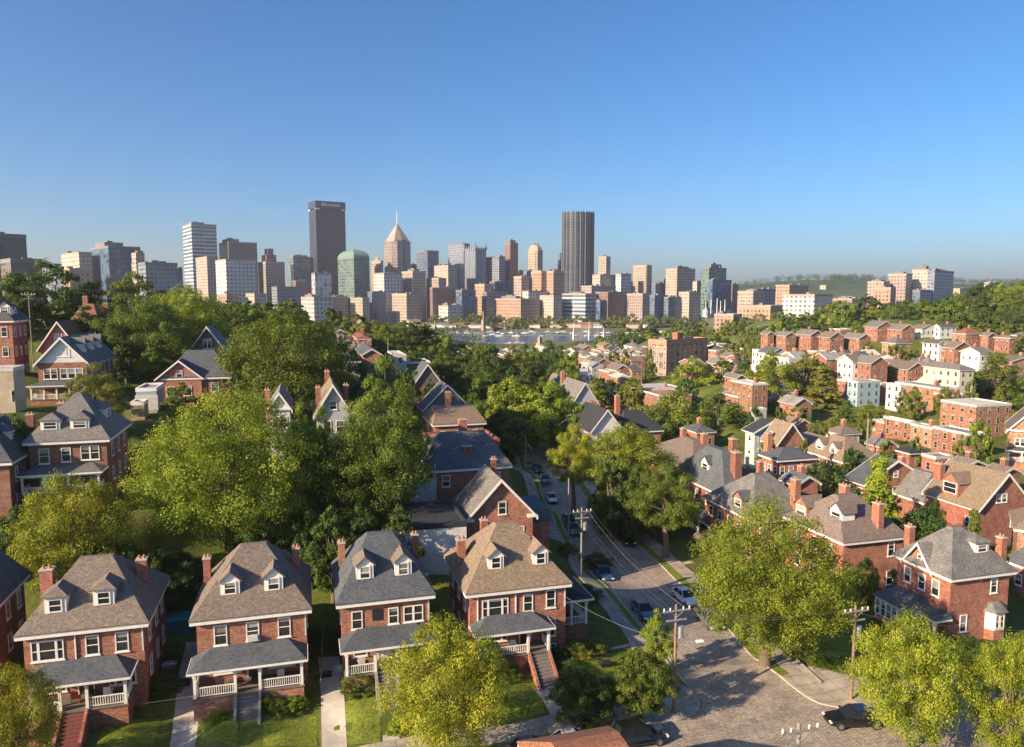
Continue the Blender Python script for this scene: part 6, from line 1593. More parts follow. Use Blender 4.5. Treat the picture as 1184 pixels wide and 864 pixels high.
def street_dir(y):
    ys = [q[1] for q in SL]; xs = [q[0] for q in SL]
    o = np.argsort(ys); x1 = np.interp(y-3, np.array(ys)[o], np.array(xs)[o]); x2 = np.interp(y+3, np.array(ys)[o], np.array(xs)[o])
    return math.atan2(6, x2-x1)
def build_cars():
    L = [(706,668,'blue','dark blue car parked at the left kerb, second from the junction','sedan',0),(741,712,'teal','teal-blue car parked at the left kerb, nearest the junction','sedan',0),
         (804,696,'white','pale car half hidden by the round tree on the right kerb','sedan',1),(832,722,'grey','grey car under the round tree at the right kerb','sedan',1),
         (706,607,'silver','silver-roofed car behind a black one at the right kerb','sedan',1),(730,628,'black','black car parked at the right kerb under the street trees','suv',1),
         (662,616,'teal','dark teal car beside the plain pole at the left kerb','sedan',0),(628,579,'white','white car at the left kerb beside the plain gable-ended house','sedan',0),
         (620,597,'black','black car at the left kerb just nearer than the white one','sedan',0),(614,554,'blue','blue car at the left kerb by the tall far pole','sedan',0),(608,546,'navy','dark car behind the blue one at the left kerb','sedan',0),
         (627,532,'silver','silver car in the tree shade at the far end of the street','sedan',1)]
    for u, v, c, lb, k, right in L:
        x, y, z = ground_hit(u, v)
        a = street_dir(y)
        E = SR if right else SL
        ys = np.array([q[1] for q in E]); xs = np.array([q[0] for q in E]); o = np.argsort(ys)
        xe = np.interp(y, ys[o], xs[o]); x = xe+(-1.25 if right else 1.25)/math.sin(a)
        car(x, y, a+math.pi, c, lb, k, z=gz(x, y)+.065)
    def cs_y(x, d):   # on the cross street, d metres towards the camera from the far kerb
        xs = [q[0] for q in FS_FAR]; ys = [q[1] for q in FS_FAR]; return float(np.interp(x, xs, ys))-d
    for u, d, c, lb, k, rev in ((612,1.6,'navy','navy car at the near cross-street kerb below the corner house steps','sedan',0),(664,1.7,'white','pale blue-white car partly behind the bottom edge rooftop','sedan',0),
                               (745,1.9,'black','black car at the kerb right of the pale one near the corner pole','suv',0),(1014,2.0,'black','black car on the cross street at the lower right','sedan',1)):
        Y0 = 54 if u < 900 else 56.5
        x = (u-592)/F*Y0/.943*.94+(.3); y = cs_y(x, d)
        sl = (cs_y(x+2, 0)-cs_y(x-2, 0))/4
        car(x, y, math.atan2(sl, 1)+(math.pi if rev else 0), c, lb, k, z=gz(x, y)+.066)
# ------------------------------------------------------------------ poles and wires
WIRES = []
def pole(u, vb, vt, label, arms=True, mat='wood', transformer=False, lamp=False, r=.15, Y=None, name='utility_pole', lm=None, z=None):
    if Y is None: x, y, zg = ground_hit(u, vb)
    else:
        x, y, _ = P(u, vb, Y); zg = gz(x, y)
    zt = P(u, vt, y)[2]; h = zt-zg
    root = empty(name, (x, y, zg), A0)
    MB().tube((0,0,-1),(0,0,h),r,r*.72,10).build('pole', M[mat], root)
    tips = [(x, y, zt)]
    if arms:
        ca = MB().box(-1.25,1.25,-.18,-.06,h-.55,h-.42).box(-.9,.9,-.18,-.06,h-1.35,h-1.23); c = ca.build('crossarm', M['wood_grey'], root)
        im = MB().tube((0,0,0),(0,0,.22),.05,.07,6).mesh('insulator',[M['insulator']])
        for xx in (-1.15,-.6,.6,1.15): link('insulator', im, c, (xx,-.12,h-.42))
        tips = []
        for xx in (-1.15,-.6,.6,1.15):
            tips.append((x+xx*math.cos(A0), y+xx*math.sin(A0), zt-.2))
        MB().tube((-.7,-.12,h-.5),(0,-.16,h-1.0),.02,.02,4).tube((.7,-.12,h-.5),(0,-.16,h-1.0),.02,.02,4).build('brace', M['metal'], root)
    if transformer:
        MB().tube((.42,0,h-2.9),(.42,0,h-1.9),.26,.26,12).box(.15,.42,-.05,.05,h-2.6,h-2.2).build('transformer', M['metal'], root)
    if lamp:
        a = MB().tube((0,0,h*.62),(1.9,-.3,h*.66),.045,.04,6).build('lamp_arm', M['metal'], root)
        MB().tbox(1.7,2.4,-.5,-.2,h*.66-.06,h*.66+.08,.08,.06).build('lamp_head', M['insulator'], a)
    tag(root, label, 'pole'); 
    if lm: LM.append((u, (vb+vt)/2, lm))
    return tips, (x, y, zg, h)
def wire(p, q, sag, label, name='overhead_cable', mat='wire', r=.0095):
    n = 16; pts = []
    for i in range(n+1):
        t = i/n; pts.append((p[0]+(q[0]-p[0])*t, p[1]+(q[1]-p[1])*t, p[2]+(q[2]-p[2])*t-sag*4*t*(1-t)))
    b = MB()
    for i in range(n): b.tube(pts[i], pts[i+1], r, r, 4, cap=False)
    o = b.build(name, M[mat]); tag(o, label, 'cable', 'overhead cables')
def build_poles():
    A, a = pole(779,826,699,'tall wooden utility pole with crossarm and lamp arm on the junction corner',lamp=True,transformer=True,lm='the corner utility pole')
    B, b = pole(984,810,700,'wooden utility pole with crossarm and grey transformer beside the right lawn',transformer=True,lm='the right lawn pole')
    C_, c = pole(672,668,587,'pale utility pole with cluttered crossarm by the left pavement',mat='wood_grey',transformer=True,lm='the cluttered pole')
    D_, d = pole(657,640,553,'plain tall bare pole just left of the cluttered pole',arms=False,mat='wood_grey',r=.13)
    E_, e = pole(608,548,505,'tall plain pole at the far left kerb of the street',arms=False,mat='wood_grey',r=.14)
    MB().box(-.8,.1,-.05,.05,e[3]-.3,e[3]-.18).build('short_arm', M['wood_grey'], bpy.data.objects[-1]) if False else None
    # near pole cut by the bottom edge
    F_, f = pole(922,884,835,'pale pole top with white insulators cut off by the bottom edge',arms=True,mat='wood_grey',Y=40)
    pole(35,372,338,'pale wooden mast with crossarm rising from the left wood',arms=True,mat='wood_grey',Y=150,r=.12)
    pole(1003,506,484,'bare wooden pole in the right centre roofs',arms=False,mat='wood_grey',Y=150,r=.2)
    pole(762,478,449,'pale bare pole in front of the low brick building',arms=False,mat='wood_grey',Y=215,r=.22)
    pole(449,418,392,'thin bare pole above the tall pointed left tree',arms=False,mat='wood_grey',Y=210,r=.14)
    n = 0
    for i, k in ((0,'outer left'),(1,'inner left'),(2,'inner right'),(3,'outer right')):
        wire(A[i], C_[i], .9, f'{k} cable running from the corner pole to the cluttered pole', mat='wire_lit' if i == 2 else 'wire')
        wire(A[i], B[i], 1.0, f'{k} cable running from the corner pole to the right lawn pole')
    wire(C_[1], (E_[0][0],E_[0][1],E_[0][2]-.5), 1.2, 'sunlit pale cable running up the street from the cluttered pole to the far pole', mat='wire_lit')
    r_, W, D = H4
    hx, hy, hz = r_.location
    q = (hx+4*math.cos(A0)+5*math.sin(A0), hy+4*math.sin(A0)-5*math.cos(A0), hz+5.8)
    wire((a[0],a[1],a[2]+a[3]*.66), q, .6, 'service cable from the corner pole to the corner house', mat='wire_lit')
    wire((q[0],q[1],q[2]-1), (q[0]-34,q[1]-12,q[2]-4.2), 1.1, 'service cable crossing in front of the four front houses', mat='wire_lit')
    r_, W, D = HR1; hx, hy, hz = r_.location
    wire((b[0],b[1],b[2]+b[3]*.85), (hx-5,hy-3,hz+6), .8, 'service cable from the right lawn pole to the glazed-porch house', mat='wire_lit')
    wire((b[0],b[1],b[2]+b[3]*.92), (b[0]+22,b[1]-4,b[2]+b[3]), .9, 'cable leaving the right lawn pole toward the right edge')
    wire((-16,50,2.8),(-34,48,1.8),.15,'low sunlit pale cable across the drives of the left front houses', mat='wire_lit')
# ------------------------------------------------------------------ boats
def build_boats():
    rg = random.Random(3); k = 0
    def boat_mesh(L_, W_, sail):
        b = MB(); pr = [(-.5,.38),(-.3,.48),(.1,.5),(.35,.3),(.5,.02)]
        bt = [(x*L_,-w*W_) for x, w in pr]+[(x*L_,w*W_) for x, w in reversed(pr)]
        b.prism([(x,y*.7) for x,y in bt], -.3, 1.1, top=bt)
        b.tbox(-L_*.25,L_*.12,-W_*.3,W_*.3,1.101,2.3,.4,.2,m=1)
        if sail: b.tube((0,0,1.1),(0,0,L_*1.25),.14,.09,5,m=2); b.tube((0,0,2.6),(-L_*.4,0,2.6),.1,.1,5,m=2)
        return b
    hull = plain('white_hull', (.72,.71,.68), .4, .05); cab = plain('boat_cabin', (.45,.47,.52), .4, .2); 
    motor = boat_mesh(11,3.6,False).mesh('motor_boat',[hull,cab,M['metal']]); sail = boat_mesh(11,3.4,True).mesh('sailing_boat',[hull,cab,M['insulator']])
    hull2 = plain('navy_hull', (.06,.09,.16), .4, .05); motor2 = boat_mesh(12,3.8,False).mesh('motor_boat',[hull2,hull,M['metal']])
    for u in np.linspace(500, 762, 64):
        uu = u+rg.uniform(-3, 3); Y = rg.choice([838,852,1000,1040,1075,1090,1110]); x = (uu-592)/F*Y
        s = rg.random(); me = sail if s < .35 else (motor2 if s > .88 else motor); nm = 'sailing_boat' if s < .35 else 'motor_boat'
        o = link(nm, me, None, (x, Y, -19.75), rg.choice([0,math.pi])+rg.uniform(-.4,.4)); sc = rg.uniform(.7, 1.1); o.scale = (sc, sc, sc)
        up, vp = proj((x, Y, -18))
        auto(o, 'white sailing boat with bare mast moored' if s < .35 else ('navy motor boat moored' if s > .88 else 'white motor boat moored'), up, vp, 'boat', 'boats moored in the river basin')
    # pontoons
    for i, Y in enumerate((846, 1020, 1100)):
        o = MB().box(-95,190,-.8,.8,-.8,.3).build('pontoon', M['flat_roof'], None, (0,Y,-19.3)); tag(o, ['nearest','middle','farthest'][i]+' long grey pontoon in the river basin','pontoon','pontoons of the river basin')
    # long pinkish terminal on the far bank
    r,W,D,Hh = tower('riverside_hall','long low pinkish riverside hall on the far bank beyond the boats',670,684,762,381,1162,'pink',12,'the riverside hall',cat='building')
    for i,(u,v0,v1,nm) in enumerate(((663,395,373,'tall pale mast'),(681,392,372,'tall white mast'),(698,388,379,'slanted pale mast'),(559,378,360,'pale obelisk-like spire'),(503,382,372,'slim pale spire'),(624,402,390,'tan square tower'),(704,412,398,'tan slim tower'))):
        Y = 940 if i < 3 else (1130 if i < 5 else 600); p = P(u,v0,Y); q = P(u,v1,Y); r_ = .7 if i < 3 else 2.2
        o = MB().tube((0,0,-6),(0,0,q[2]-p[2]),r_,r_*(.4 if i<5 else .8),4 if i>2 else 6).tube((0,0,-6),(0,0,(q[2]-p[2])*.45),r_*1.7,r_*1.4,4).build('mast' if i < 3 else 'spire', M['insulator'] if i < 3 else M['brick_tan'], None, p); auto(o, nm+' by the river', u, v1, 'mast' if i < 3 else 'tower')
    for i in range(26):
        u = rg.uniform(485, 770); Y = rg.uniform(1150, 1165); v = 381; w = rg.uniform(6,14)
        b = P(u, v, Y); s = rg.uniform(3,6)
        o = MB().box(-w,w,-4,4,-8,s).tbox(-w-.5,w+.5,-4.5,4.5,s+.01,s+2.2,1,3.5,m=1).build('boathouse', [rg.choice([M['cream_siding'],M['brick_pale'],M['white_siding']]), rg.choice([M['roof_red'],M['roof_grey'],M['roof_tan']])], None, (b[0],b[1],gz(b[0],b[1])+.5), .1)
        auto(o, 'small pale boathouse on the far bank', u, 384, 'boathouse', 'boathouses along the far bank')
def build_clutter():
    hx = lambda r,lx,ly: (r.location[0]+lx*math.cos(A0)-ly*math.sin(A0), r.location[1]+lx*math.sin(A0)+ly*math.cos(A0))
    # bins, hedges, bushes beside front houses
    teal = plain('teal_plastic', (.03,.22,.24), .5, .1)
    for (u, v, s, lb, mt) in ((204,727,1.5,'teal tarpaulin-covered skip behind the drive between the first two front houses',teal),(196,772,.5,'pale wheeled bin in the shade beside the far left front house',M['metal']),(212,792,.4,'dark wheeled bin by the first drive between the left front houses',M['void']),(377,782,.4,'blue-grey wheeled bin beside the second drive',M['carglass']),(393,775,.4,'white wheeled bin under the side of the slate-roofed house',M['trim_grey']),(520,745,.4,'dark wheeled bin between the slate-roofed and corner houses',M['void']),(700,770,.45,'dark wheeled bin on the corner house lawn edge',M['void']),(668,690,.45,'teal wheeled bin behind the side porch',teal)):
        x, y, z = ground_hit(u, v)
        o = empty('rubbish_skip' if s > 1 else 'wheeled_bin', (x,y,z), A0); MB().tbox(-s,s,-s*.6,s*.6,-.2,s*.8,-.12,-.1).build('container', mt, o); MB().tbox(-s*1.1,s*1.1,-s*.68,s*.68,s*.8+.01,s*.8+.14,.1,.1).build('lid', mt, o); tag(o, lb, 'bin')
    BL = [(312,815,1.5,1.2,'yel','yellow-green bush left of the grey steps right bay'),(322,822,1.1,.9,'yel','small bright bush beside the grey steps'),(342,819,1.3,1.0,'yel','round yellow-green bush under the right porch bay of the grey-stepped house'),
          (251,832,.8,.7,'yel','tiny yellow shrub under the left porch bay of the grey-stepped house'),(414,798,1.9,1.7,'mid','round green bush beside the porch of the slate-roofed house'),
          (571,780,1.9,2.3,'mid','clipped dark green bush left of the corner house steps'),(590,784,1.2,1.0,'dark','low shrub against the corner house foundation'),
          (645,762,1.4,1.0,'dark','dark shrub right of the corner house steps'),(668,757,1.6,1.1,'olive','flowering shrub below the side porch'),(688,753,1.6,1.1,'olive','shrub at the right end below the side porch'),
          (659,775,1.5,.8,'dark','low dark planting in the curved bed'),(545,755,1.2,1,'dark','shrub at the left corner of the corner house'),(690,655,2.4,1.8,'mid','hedge bush by the left pavement behind the corner house'),
          (655,640,1.8,1.4,'mid','bush beside the plain gable-ended house'),(676,690,2.2,1.4,'dark','low hedge by the left pavement right of the side porch'),
          (955,770,1.3,1.1,'mid','bush at the near corner of the right lawn'),(925,700,2.4,1.8,'dark','dark bush between the round tree and glazed porch'),(1010,700,1.8,1.2,'olive','reddish flower bed shrub beside the glazed porch'),
          (130,825,2.2,1.2,'dark','shrub bed below the right bay of the far left porch'),(185,800,1.8,1.5,'dark','dark shrub at the corner of the far left house'),(460,845,1,.9,'yel','small shrub beside the third house steps'),
          (1085,742,1.5,1.3,'dark','shrub at the right house foundation'),(1120,750,1.6,1.2,'dark','shrub under the bay window'),(770,800,1.0,1.5,'mid','small bush by the corner pole')]
    for u, v, r, h, c, lb in BL:
        x, y, z = ground_hit(u, v); tree_at(x, y, z+h, r, 'bush', c, 'bush', label=lb, cat='bush')
    for i,(u,v,lb) in enumerate(((842,790,'round manhole cover in the middle of the junction cobbles'),(790,735,'round manhole cover on the street near the slim kerb tree'),(870,835,'round manhole cover on the cross street below the junction'))):
        x,y,z = ground_hit(u,v); tag(MB().tube((0,0,.04),(0,0,.085),.42,.42,16).tube((0,0,.086),(0,0,.092),.34,.34,12).build('manhole_cover', M['wood_grey'] if False else M['metal'], None, (x,y,z)), lb, 'manhole cover')
    # fences between drives
    for (a, b, lb, mt) in (((371,800),(374,735),'dark board fence beside the second drive','wood_grey'),):
        p, q = ground_hit(*a), ground_hit(*b); n = 6; o = empty('fence', p); 
        bb = MB()
        for i in range(n+1):
            t = i/n; x, y = (q[0]-p[0])*t, (q[1]-p[1])*t; zz = gz(p[0]+x, p[1]+y)-p[2]
            link('post', MB().box(-.05,.05,-.05,.05,-.3,1.1).mesh('post',[M[mt]]), o, (x,y,zz))
            if i: bb.tube((px,py,pz+.95),(x,y,zz+.95),.035,.035,4); bb.tube((px,py,pz+.45),(x,y,zz+.45),.035,.035,4)
            px, py, pz = x, y, zz
        bb.build('rail', M[mt], o); tag(o, lb, 'fence')
    # stone kerb wall of right lawn
    p, q = ground_hit(921,765), ground_hit(950,792)
    bb = MB(); bb.tube((0,0,.12),(q[0]-p[0],q[1]-p[1],q[2]-p[2]+.12),.22,.22,4); o = bb.build('garden_wall', M['stone'], None, p); tag(o,'low stone edging wall along the left of the right lawn','wall')
def build_trees():
    T = tree
    # near, hand placed
    near = [
     (515,722,150,52,'nearA','gold','broad yellow-green tree at the bottom centre hiding the third and fourth front houses','the bottom centre tree'),
     (672,776,78,56.8,'small','dark','small round green tree left of its twin on the corner house verge',None),
     (742,752,74,57.6,'small','mid','small upright green tree on the verge near the corner pole',None),
     (760,706,46,66,'smallB','yel','slim light green tree at the left kerb beside the teal-blue car','the slim kerb tree'),
     (892,578,182,67,'hugeA','yel','big round yellow-green tree right of the street with bare trunk on the pavement','the round big tree'),
     (1056,715,128,54,'nearA','gold','broad yellow-green tree at the bottom right in front of the glazed-porch house','the bottom right tree'),
     (1172,737,104,52,'nearB','gold','yellow-green tree cut off by the bottom right corner','the corner-cut tree'),
     (10,776,110,48,'nearB','gold','yellow-green tree cut off by the bottom left corner','the bottom left tree'),
     (82,550,128,72,'nearA','gold','yellow tree with an orange tuft in front of the hillside hip-roofed house','the orange-tufted tree'),
     (262,455,205,82,'hugeB','yel','biggest left tree, a huge many-lobed bright green crown','the biggest left tree'),
     (445,414,92,97,'nearC','mid','tall pointed green tree rising above the left centre','the tall pointed tree'),
     (430,478,128,88,'nearA','mid','broad green tree in front of the tall pointed tree','the tree before the pointed one'),
     (352,500,84,87,'midA','mid','dark low tree between the biggest left tree and the pointed tree','the dark gap tree'),
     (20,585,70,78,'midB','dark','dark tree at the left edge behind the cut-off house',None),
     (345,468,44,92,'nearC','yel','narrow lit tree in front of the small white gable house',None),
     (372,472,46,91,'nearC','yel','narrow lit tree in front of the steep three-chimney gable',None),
     (330,360,142,128,'nearA','mid','wide dense tree behind the small white gable house','the wide dense tree'),
     (395,400,80,140,'midA','dark','dark green tree right of the wide dense tree',None),
     (107,421,70,102,'nearC','olive','round olive tree right of the white-gabled hill house','the round olive hill tree'),
     (208,443,44,112,'midC','mid','small tree in front of the blue-grey gabled house',None),
     (50,303,105,185,'midA','dark','large dark tree on the left ridge below the dark left edge flats','the large dark ridge tree'),
     (8,330,70,175,'midB','dark','dark tree at the left edge of the ridge',None),
     (105,326,70,190,'midB','dark','dark tree right of the large dark ridge tree',None),
     (152,316,78,190,'midA','mid','rounded tree on the ridge below the long grey gridded block','the rounded ridge tree'),
     (168,346,104,150,'nearB','mid','big lit tree beneath the rounded ridge tree','the big lit ridge tree'),
     (214,331,86,165,'nearA','yel','bright yellow-green tree below the striped tower','the bright ridge tree'),
     (100,355,60,150,'midC','dark','dark tree beside the rust-roofed gable house',None),
     (590,438,100,172,'midA','yel','bright green street tree over the far end of the street','the far street tree'),
     (640,442,78,165,'midB','yel','lit green tree right of the far street tree','the lit far street tree'),
     (560,432,76,182,'midB','mid','green tree left of the far street tree',None),
     (664,491,56,124,'streetB','gold','golden yellow tree above the right kerb of the street','the golden street tree'),
     (724,492,118,118,'street','yel','broad pale green street tree right of the golden one','the broad pale street tree'),
     (772,537,80,102,'streetB','mid','darker green street tree nearest the dark slate-roofed house','the darker street tree'),
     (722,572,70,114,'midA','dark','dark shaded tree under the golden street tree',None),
     (800,415,68,300,'midA','yel','leafy tree in front of the eight-storey brick block','the leafy middle tree'),
     (782,452,90,190,'midB','mid','dense tree left of two in the belt below the wide low brick building',None),
     (832,455,88,185,'midA','mid','dense tree right of two in the belt below the wide low brick building',None),
     (745,470,70,180,'midA','mid','green tree above the broad pale street tree',None),
     (895,414,64,255,'midA','yel','lit tree above the bayside brick gable','the lit valley tree'),
     (932,410,66,260,'midC','olive','tall olive tree left of the layered spruce','the tall olive tree'),
     (952,425,62,240,'conefar','olive','layered spruce-like tree left of the pale blue house','the layered spruce'),
     (979,463,36,215,'cone','dark','small pointed dark conifer on the bright lawn','the small dark conifer'),
     (1018,528,76,104,'cone','yel','pointed light green tree in front of the patchy hip roof','the pointed tree'),
     (950,535,92,122,'midA','dark','dark bushy tree below the tan pointed-dormer roof',None),
     (1070,588,96,92,'midB','dark','dark bushy tree in front of the broad tan roof',None),
     (1128,590,44,92,'cone','mid','small pointed tree below the broad tan roof',None),
     (1152,410,66,250,'midB','mid','rounded tree right of the long white house','the rounded right tree'),
     (1168,468,52,185,'midA','yel','bright tree right of the square orange block',None),
     (1184,455,46,185,'midB','mid','tree at the right edge beside the square orange block',None),
     (1132,486,34,140,'farA','mid','low rounded bush-like tree by the terrace end',None),
     (730,437,36,262,'midC','yel','pale slender tree in the centre cluster',None),
     (690,437,30,270,'midC','yel','small pale yellow tree beside the orange lower centre house',None),
     (985,520,40,128,'farA','dark','small dark tree beside the white-peaked brick house',None),
    ]
    for i, (u, vt, w, Y, key, col, lb, lm) in enumerate(near):
        T(u, vt, w, Y, key, col, label=lb)
        if lm: LM.append((u, vt+25, lm))
    # masses of separate trees: (box in ground terms u range, v of the top, Y) -> individual trees of the same kinds
    rg = random.Random(11)
    def belt(n, u0, u1, vt, Yr, wr, keys, cols, desc, group):
        for i in range(n):
            t = (i+.5)/n; u = u0+(u1-u0)*t+rg.uniform(-.4, .4)*(u1-u0)/n
            Y = rg.uniform(*Yr); v = np.interp(t, np.linspace(0, 1, len(vt)), vt)+rg.uniform(-2.5, 2.5)
            w = rg.uniform(*wr)
            x, _, zt = P(u, v, Y); g0 = gz(x, Y)
            if zt-g0 < 5: zt = g0+rg.uniform(6, 10)
            if zt-g0 > 24: zt = g0+rg.uniform(16, 22)
            uu, vv = proj((x, Y, zt))
            c = rg.choice(cols)
            word = {'dark':'dark green','mid':'green','yel':'light green','olive':'olive green','gold':'yellowish'}[c]
            tree_at(x, Y, zt, w*Y/F/2, rg.choice(keys), c, 'tree', desc=f'{word} {desc}', uv=(uu, vv+4), group=group)
    fk = ['farA','farB','farC']; mk = ['midA','midB','midC']
    # left ridge wood behind houses
    belt(8, 235, 345, [348,352,358], (190,230), (38,55), mk, ['dark','dark','mid'], 'ridge tree', 'trees on the left ridge')
    belt(7, 225, 330, [346,350,352], (240,290), (30,42), fk, ['dark','mid'], 'ridge tree', 'trees on the left ridge')
    belt(9, 330, 470, [372,376,392], (260,330), (30,42), fk, ['dark','mid','olive'], 'wood tree', 'trees of the centre-left wood')
    belt(8, 400, 520, [388,392,392,402], (230,270), (34,46), fk+mk, ['mid','olive','dark','yel'], 'wood tree', 'trees of the centre-left wood')
    belt(8, 440, 600, [398,396,396,402], (235,300), (34,48), fk+mk, ['mid','yel','dark','olive'], 'wood tree', 'trees of the centre wood')
    belt(8, 470, 620, [408,402,408,416], (205,235), (40,54), mk, ['dark','mid','dark'], 'wood tree', 'trees of the centre wood')
    belt(5, 600, 668, [401,399,408], (260,320), (36,50), mk, ['mid','yel','dark'], 'wood tree', 'trees of the centre wood')
    belt(5, 530, 640, [428,424,440], (185,215), (44,60), mk, ['dark','dark','mid'], 'wood tree', 'trees of the centre wood')
    belt(4, 470, 500, [425,440], (150,180), (26,36), mk, ['dark'], 'tree behind the house column', None)
    belt(3, 566, 602, [470,478], (150,165), (44,56), mk, ['dark'], 'shaded street tree', 'trees lining the street')
    belt(3, 700, 765, [520,560], (108,122), (46,56), mk, ['dark'], 'shaded street tree', 'trees lining the street')
    # riverside rows
    belt(26, 478, 830, [368,367,369,366,368], (1155,1180), (18,28), fk, ['dark','mid','dark','olive'], 'riverside tree', 'trees along the far bank')
    belt(20, 490, 800, [364,365,366,365,365], (1190,1220), (16,24), fk, ['dark','mid'], 'riverside tree', 'trees along the far bank')
    belt(10, 395, 480, [366,366,370], (700,1000), (18,30), fk, ['dark','mid'], 'riverside tree', 'trees along the near bank')
    belt(8, 705, 830, [384,376,374,378], (640,760), (20,30), fk, ['mid','olive','dark'], 'riverside tree', 'trees along the near bank')
    belt(9, 690, 850, [388,384,382,386,384], (520,620), (22,32), fk, ['mid','yel','dark'], 'valley tree', 'trees of the right valley')
    belt(9, 820, 910, [384,378,376,370], (430,560), (24,34), fk, ['mid','dark','yel'], 'valley tree', 'trees of the right valley')
    belt(9, 880, 1010, [366,362,364,368,372], (400,520), (26,38), fk+mk, ['mid','dark','yel'], 'hillside tree', 'trees above the hillside rows')
    belt(7, 950, 1030, [352,348,352], (440,520), (24,34), fk, ['dark','mid'], 'hillside tree', 'trees above the hillside rows')
    belt(8, 1025, 1110, [352,347,345], (420,500), (28,38), fk+mk, ['mid','dark'], 'hillside tree', 'trees of the right-hand wood')
    belt(12, 1095, 1200, [341,331,325,324], (440,520), (28,40), fk+mk, ['mid','dark','yel'], 'hillside tree', 'trees of the right-hand wood')
    belt(12, 1085, 1200, [354,343,336,334], (400,440), (28,40), fk+mk, ['mid','dark','mid'], 'hillside tree', 'trees of the right-hand wood')
    belt(9, 1090, 1200, [366,360,356,354], (375,400), (26,36), fk+mk, ['mid','dark'], 'hillside tree', 'trees of the right-hand wood')
    belt(8, 990, 1190, [396,400,400,412], (290,310), (15,24), fk, ['mid','yel','dark'], 'garden tree', 'garden trees on the hillside')
    belt(7, 890, 1075, [404,410,416,418], (285,305), (16,26), fk, ['mid','yel'], 'garden tree', 'garden trees on the hillside')
    belt(8, 600, 760, [405,408,404], (340,420), (14,24), fk, ['mid','olive','yel'], 'garden tree', 'garden trees in the valley')
    belt(7, 700, 900, [440,444,436,448], (250,290), (20,32), fk, ['mid','olive','dark'], 'garden tree', 'garden trees in the valley')
    belt(6, 860, 1010, [486,488,486,492], (165,185), (20,30), fk, ['dark','mid'], 'garden tree', 'garden trees in the right centre')
    belt(4, 880, 1120, [548,562,560,584], (95,112), (34,52), mk, ['dark','dark','mid'], 'garden tree', 'garden trees in the right centre')
    belt(5, 940, 1180, [650,640,690], (80,86), (30,46), mk, ['dark','mid'], 'garden tree', 'garden trees in the right centre')
    belt(12, 870, 1010, [378,376,374,372], (350,400), (20,30), fk+mk, ['mid','dark','yel','mid'], 'hillside tree', 'trees above the hillside rows')
    belt(10, 780, 880, [392,388,390,384], (440,560), (20,28), fk, ['mid','dark','yel'], 'valley tree', 'trees of the right valley')
    belt(10, 1000, 1190, [380,376,374,372], (362,378), (18,26), fk+mk, ['mid','dark','yel'], 'hillside tree', 'trees above the hillside rows')
    belt(9, 880, 1090, [420,426,430,424], (255,275), (16,26), mk, ['mid','yel','dark'], 'garden tree', 'garden trees in the right centre')
    belt(8, 990, 1160, [478,474,486,498], (196,210), (14,24), mk, ['mid','yel','dark'], 'garden tree', 'garden trees in the right centre')
    belt(6, 860, 1130, [500,512,530,548], (128,150), (18,30), mk, ['mid','dark','yel'], 'garden tree', 'garden trees in the right centre')
    belt(6, 590, 770, [404,406,404], (560,700), (16,24), fk, ['mid','olive','dark'], 'riverside tree', 'trees along the near bank')
    belt(12, 800, 905, [374,368,362], (700,950), (18,28), fk, ['mid','dark','dark'], 'valley tree', 'trees of the right valley')
    belt(8, 835, 905, [396,400,402], (330,400), (16,24), fk+mk, ['mid','yel','dark'], 'garden tree', 'garden trees in the valley')
    # dark understorey behind the front row
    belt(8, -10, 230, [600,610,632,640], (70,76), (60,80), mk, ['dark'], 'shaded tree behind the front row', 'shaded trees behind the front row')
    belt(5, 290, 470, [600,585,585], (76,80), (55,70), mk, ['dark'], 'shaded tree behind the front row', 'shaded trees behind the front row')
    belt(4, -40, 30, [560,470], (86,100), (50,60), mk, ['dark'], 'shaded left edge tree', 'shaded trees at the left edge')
    belt(5, 130, 290, [395,405,400], (134,145), (34,46), mk, ['dark','mid'], 'tree behind the hill houses', None)
    # far wooded ridges: read as one mass
    def wood(name, label, boxes, n, size):
        me, tm, both, Rr, Ht = template('farA')
        g = np.random.default_rng(4); V = np.array([tuple(v.co) for v in me.vertices])[:1200*1]; nq = len(V)//4
        out = []
        for k in range(n):
            (u0, v0), (u1, v1), Y0, Y1 = boxes[k % len(boxes)]
            t = g.random(); Y = Y0+(Y1-Y0)*g.random(); x = P(u0+(u1-u0)*t, 300, Y)[0]
            z = gz(x, Y); s = size*g.uniform(.7, 1.3); a = g.uniform(0, 6.28)
            c, s_ = math.cos(a), math.sin(a)
            W_ = V*s; X = W_[:,0]*c-W_[:,1]*s_+x; Y_ = W_[:,0]*s_+W_[:,1]*c+Y
            out.append(np.column_stack([X, Y_, W_[:,2]+z]))
        A = np.concatenate(out); m_ = bpy.data.meshes.new(name)
        m_.vertices.add(len(A)); m_.vertices.foreach_set('co', A.ravel()); m_.loops.add(len(A)); m_.loops.foreach_set('vertex_index', np.arange(len(A), dtype=np.int32))
        m_.polygons.add(len(A)//4); m_.polygons.foreach_set('loop_start', np.arange(0, len(A), 4, dtype=np.int32)); m_.materials.append(M['leaf']); m_.update(); m_.validate()
        o = link(name, m_); o.color = (.05,.10,.03,1); tag(o, label, 'woodland', kind='stuff')
    wood('woodland', 'far dark wooded ridge on the horizon right of the skyline', [((840,0),(1010,0),2900,3400),((960,0),(1200,0),3000,3400)], 420, 2.2)
    wood('woodland', 'dark trees of the unseen city park between the river and the towers', [((300,0),(900,0),1230,1330),((780,0),(1000,0),700,1000),((380,0),(560,0),600,780)], 200, 1.1)
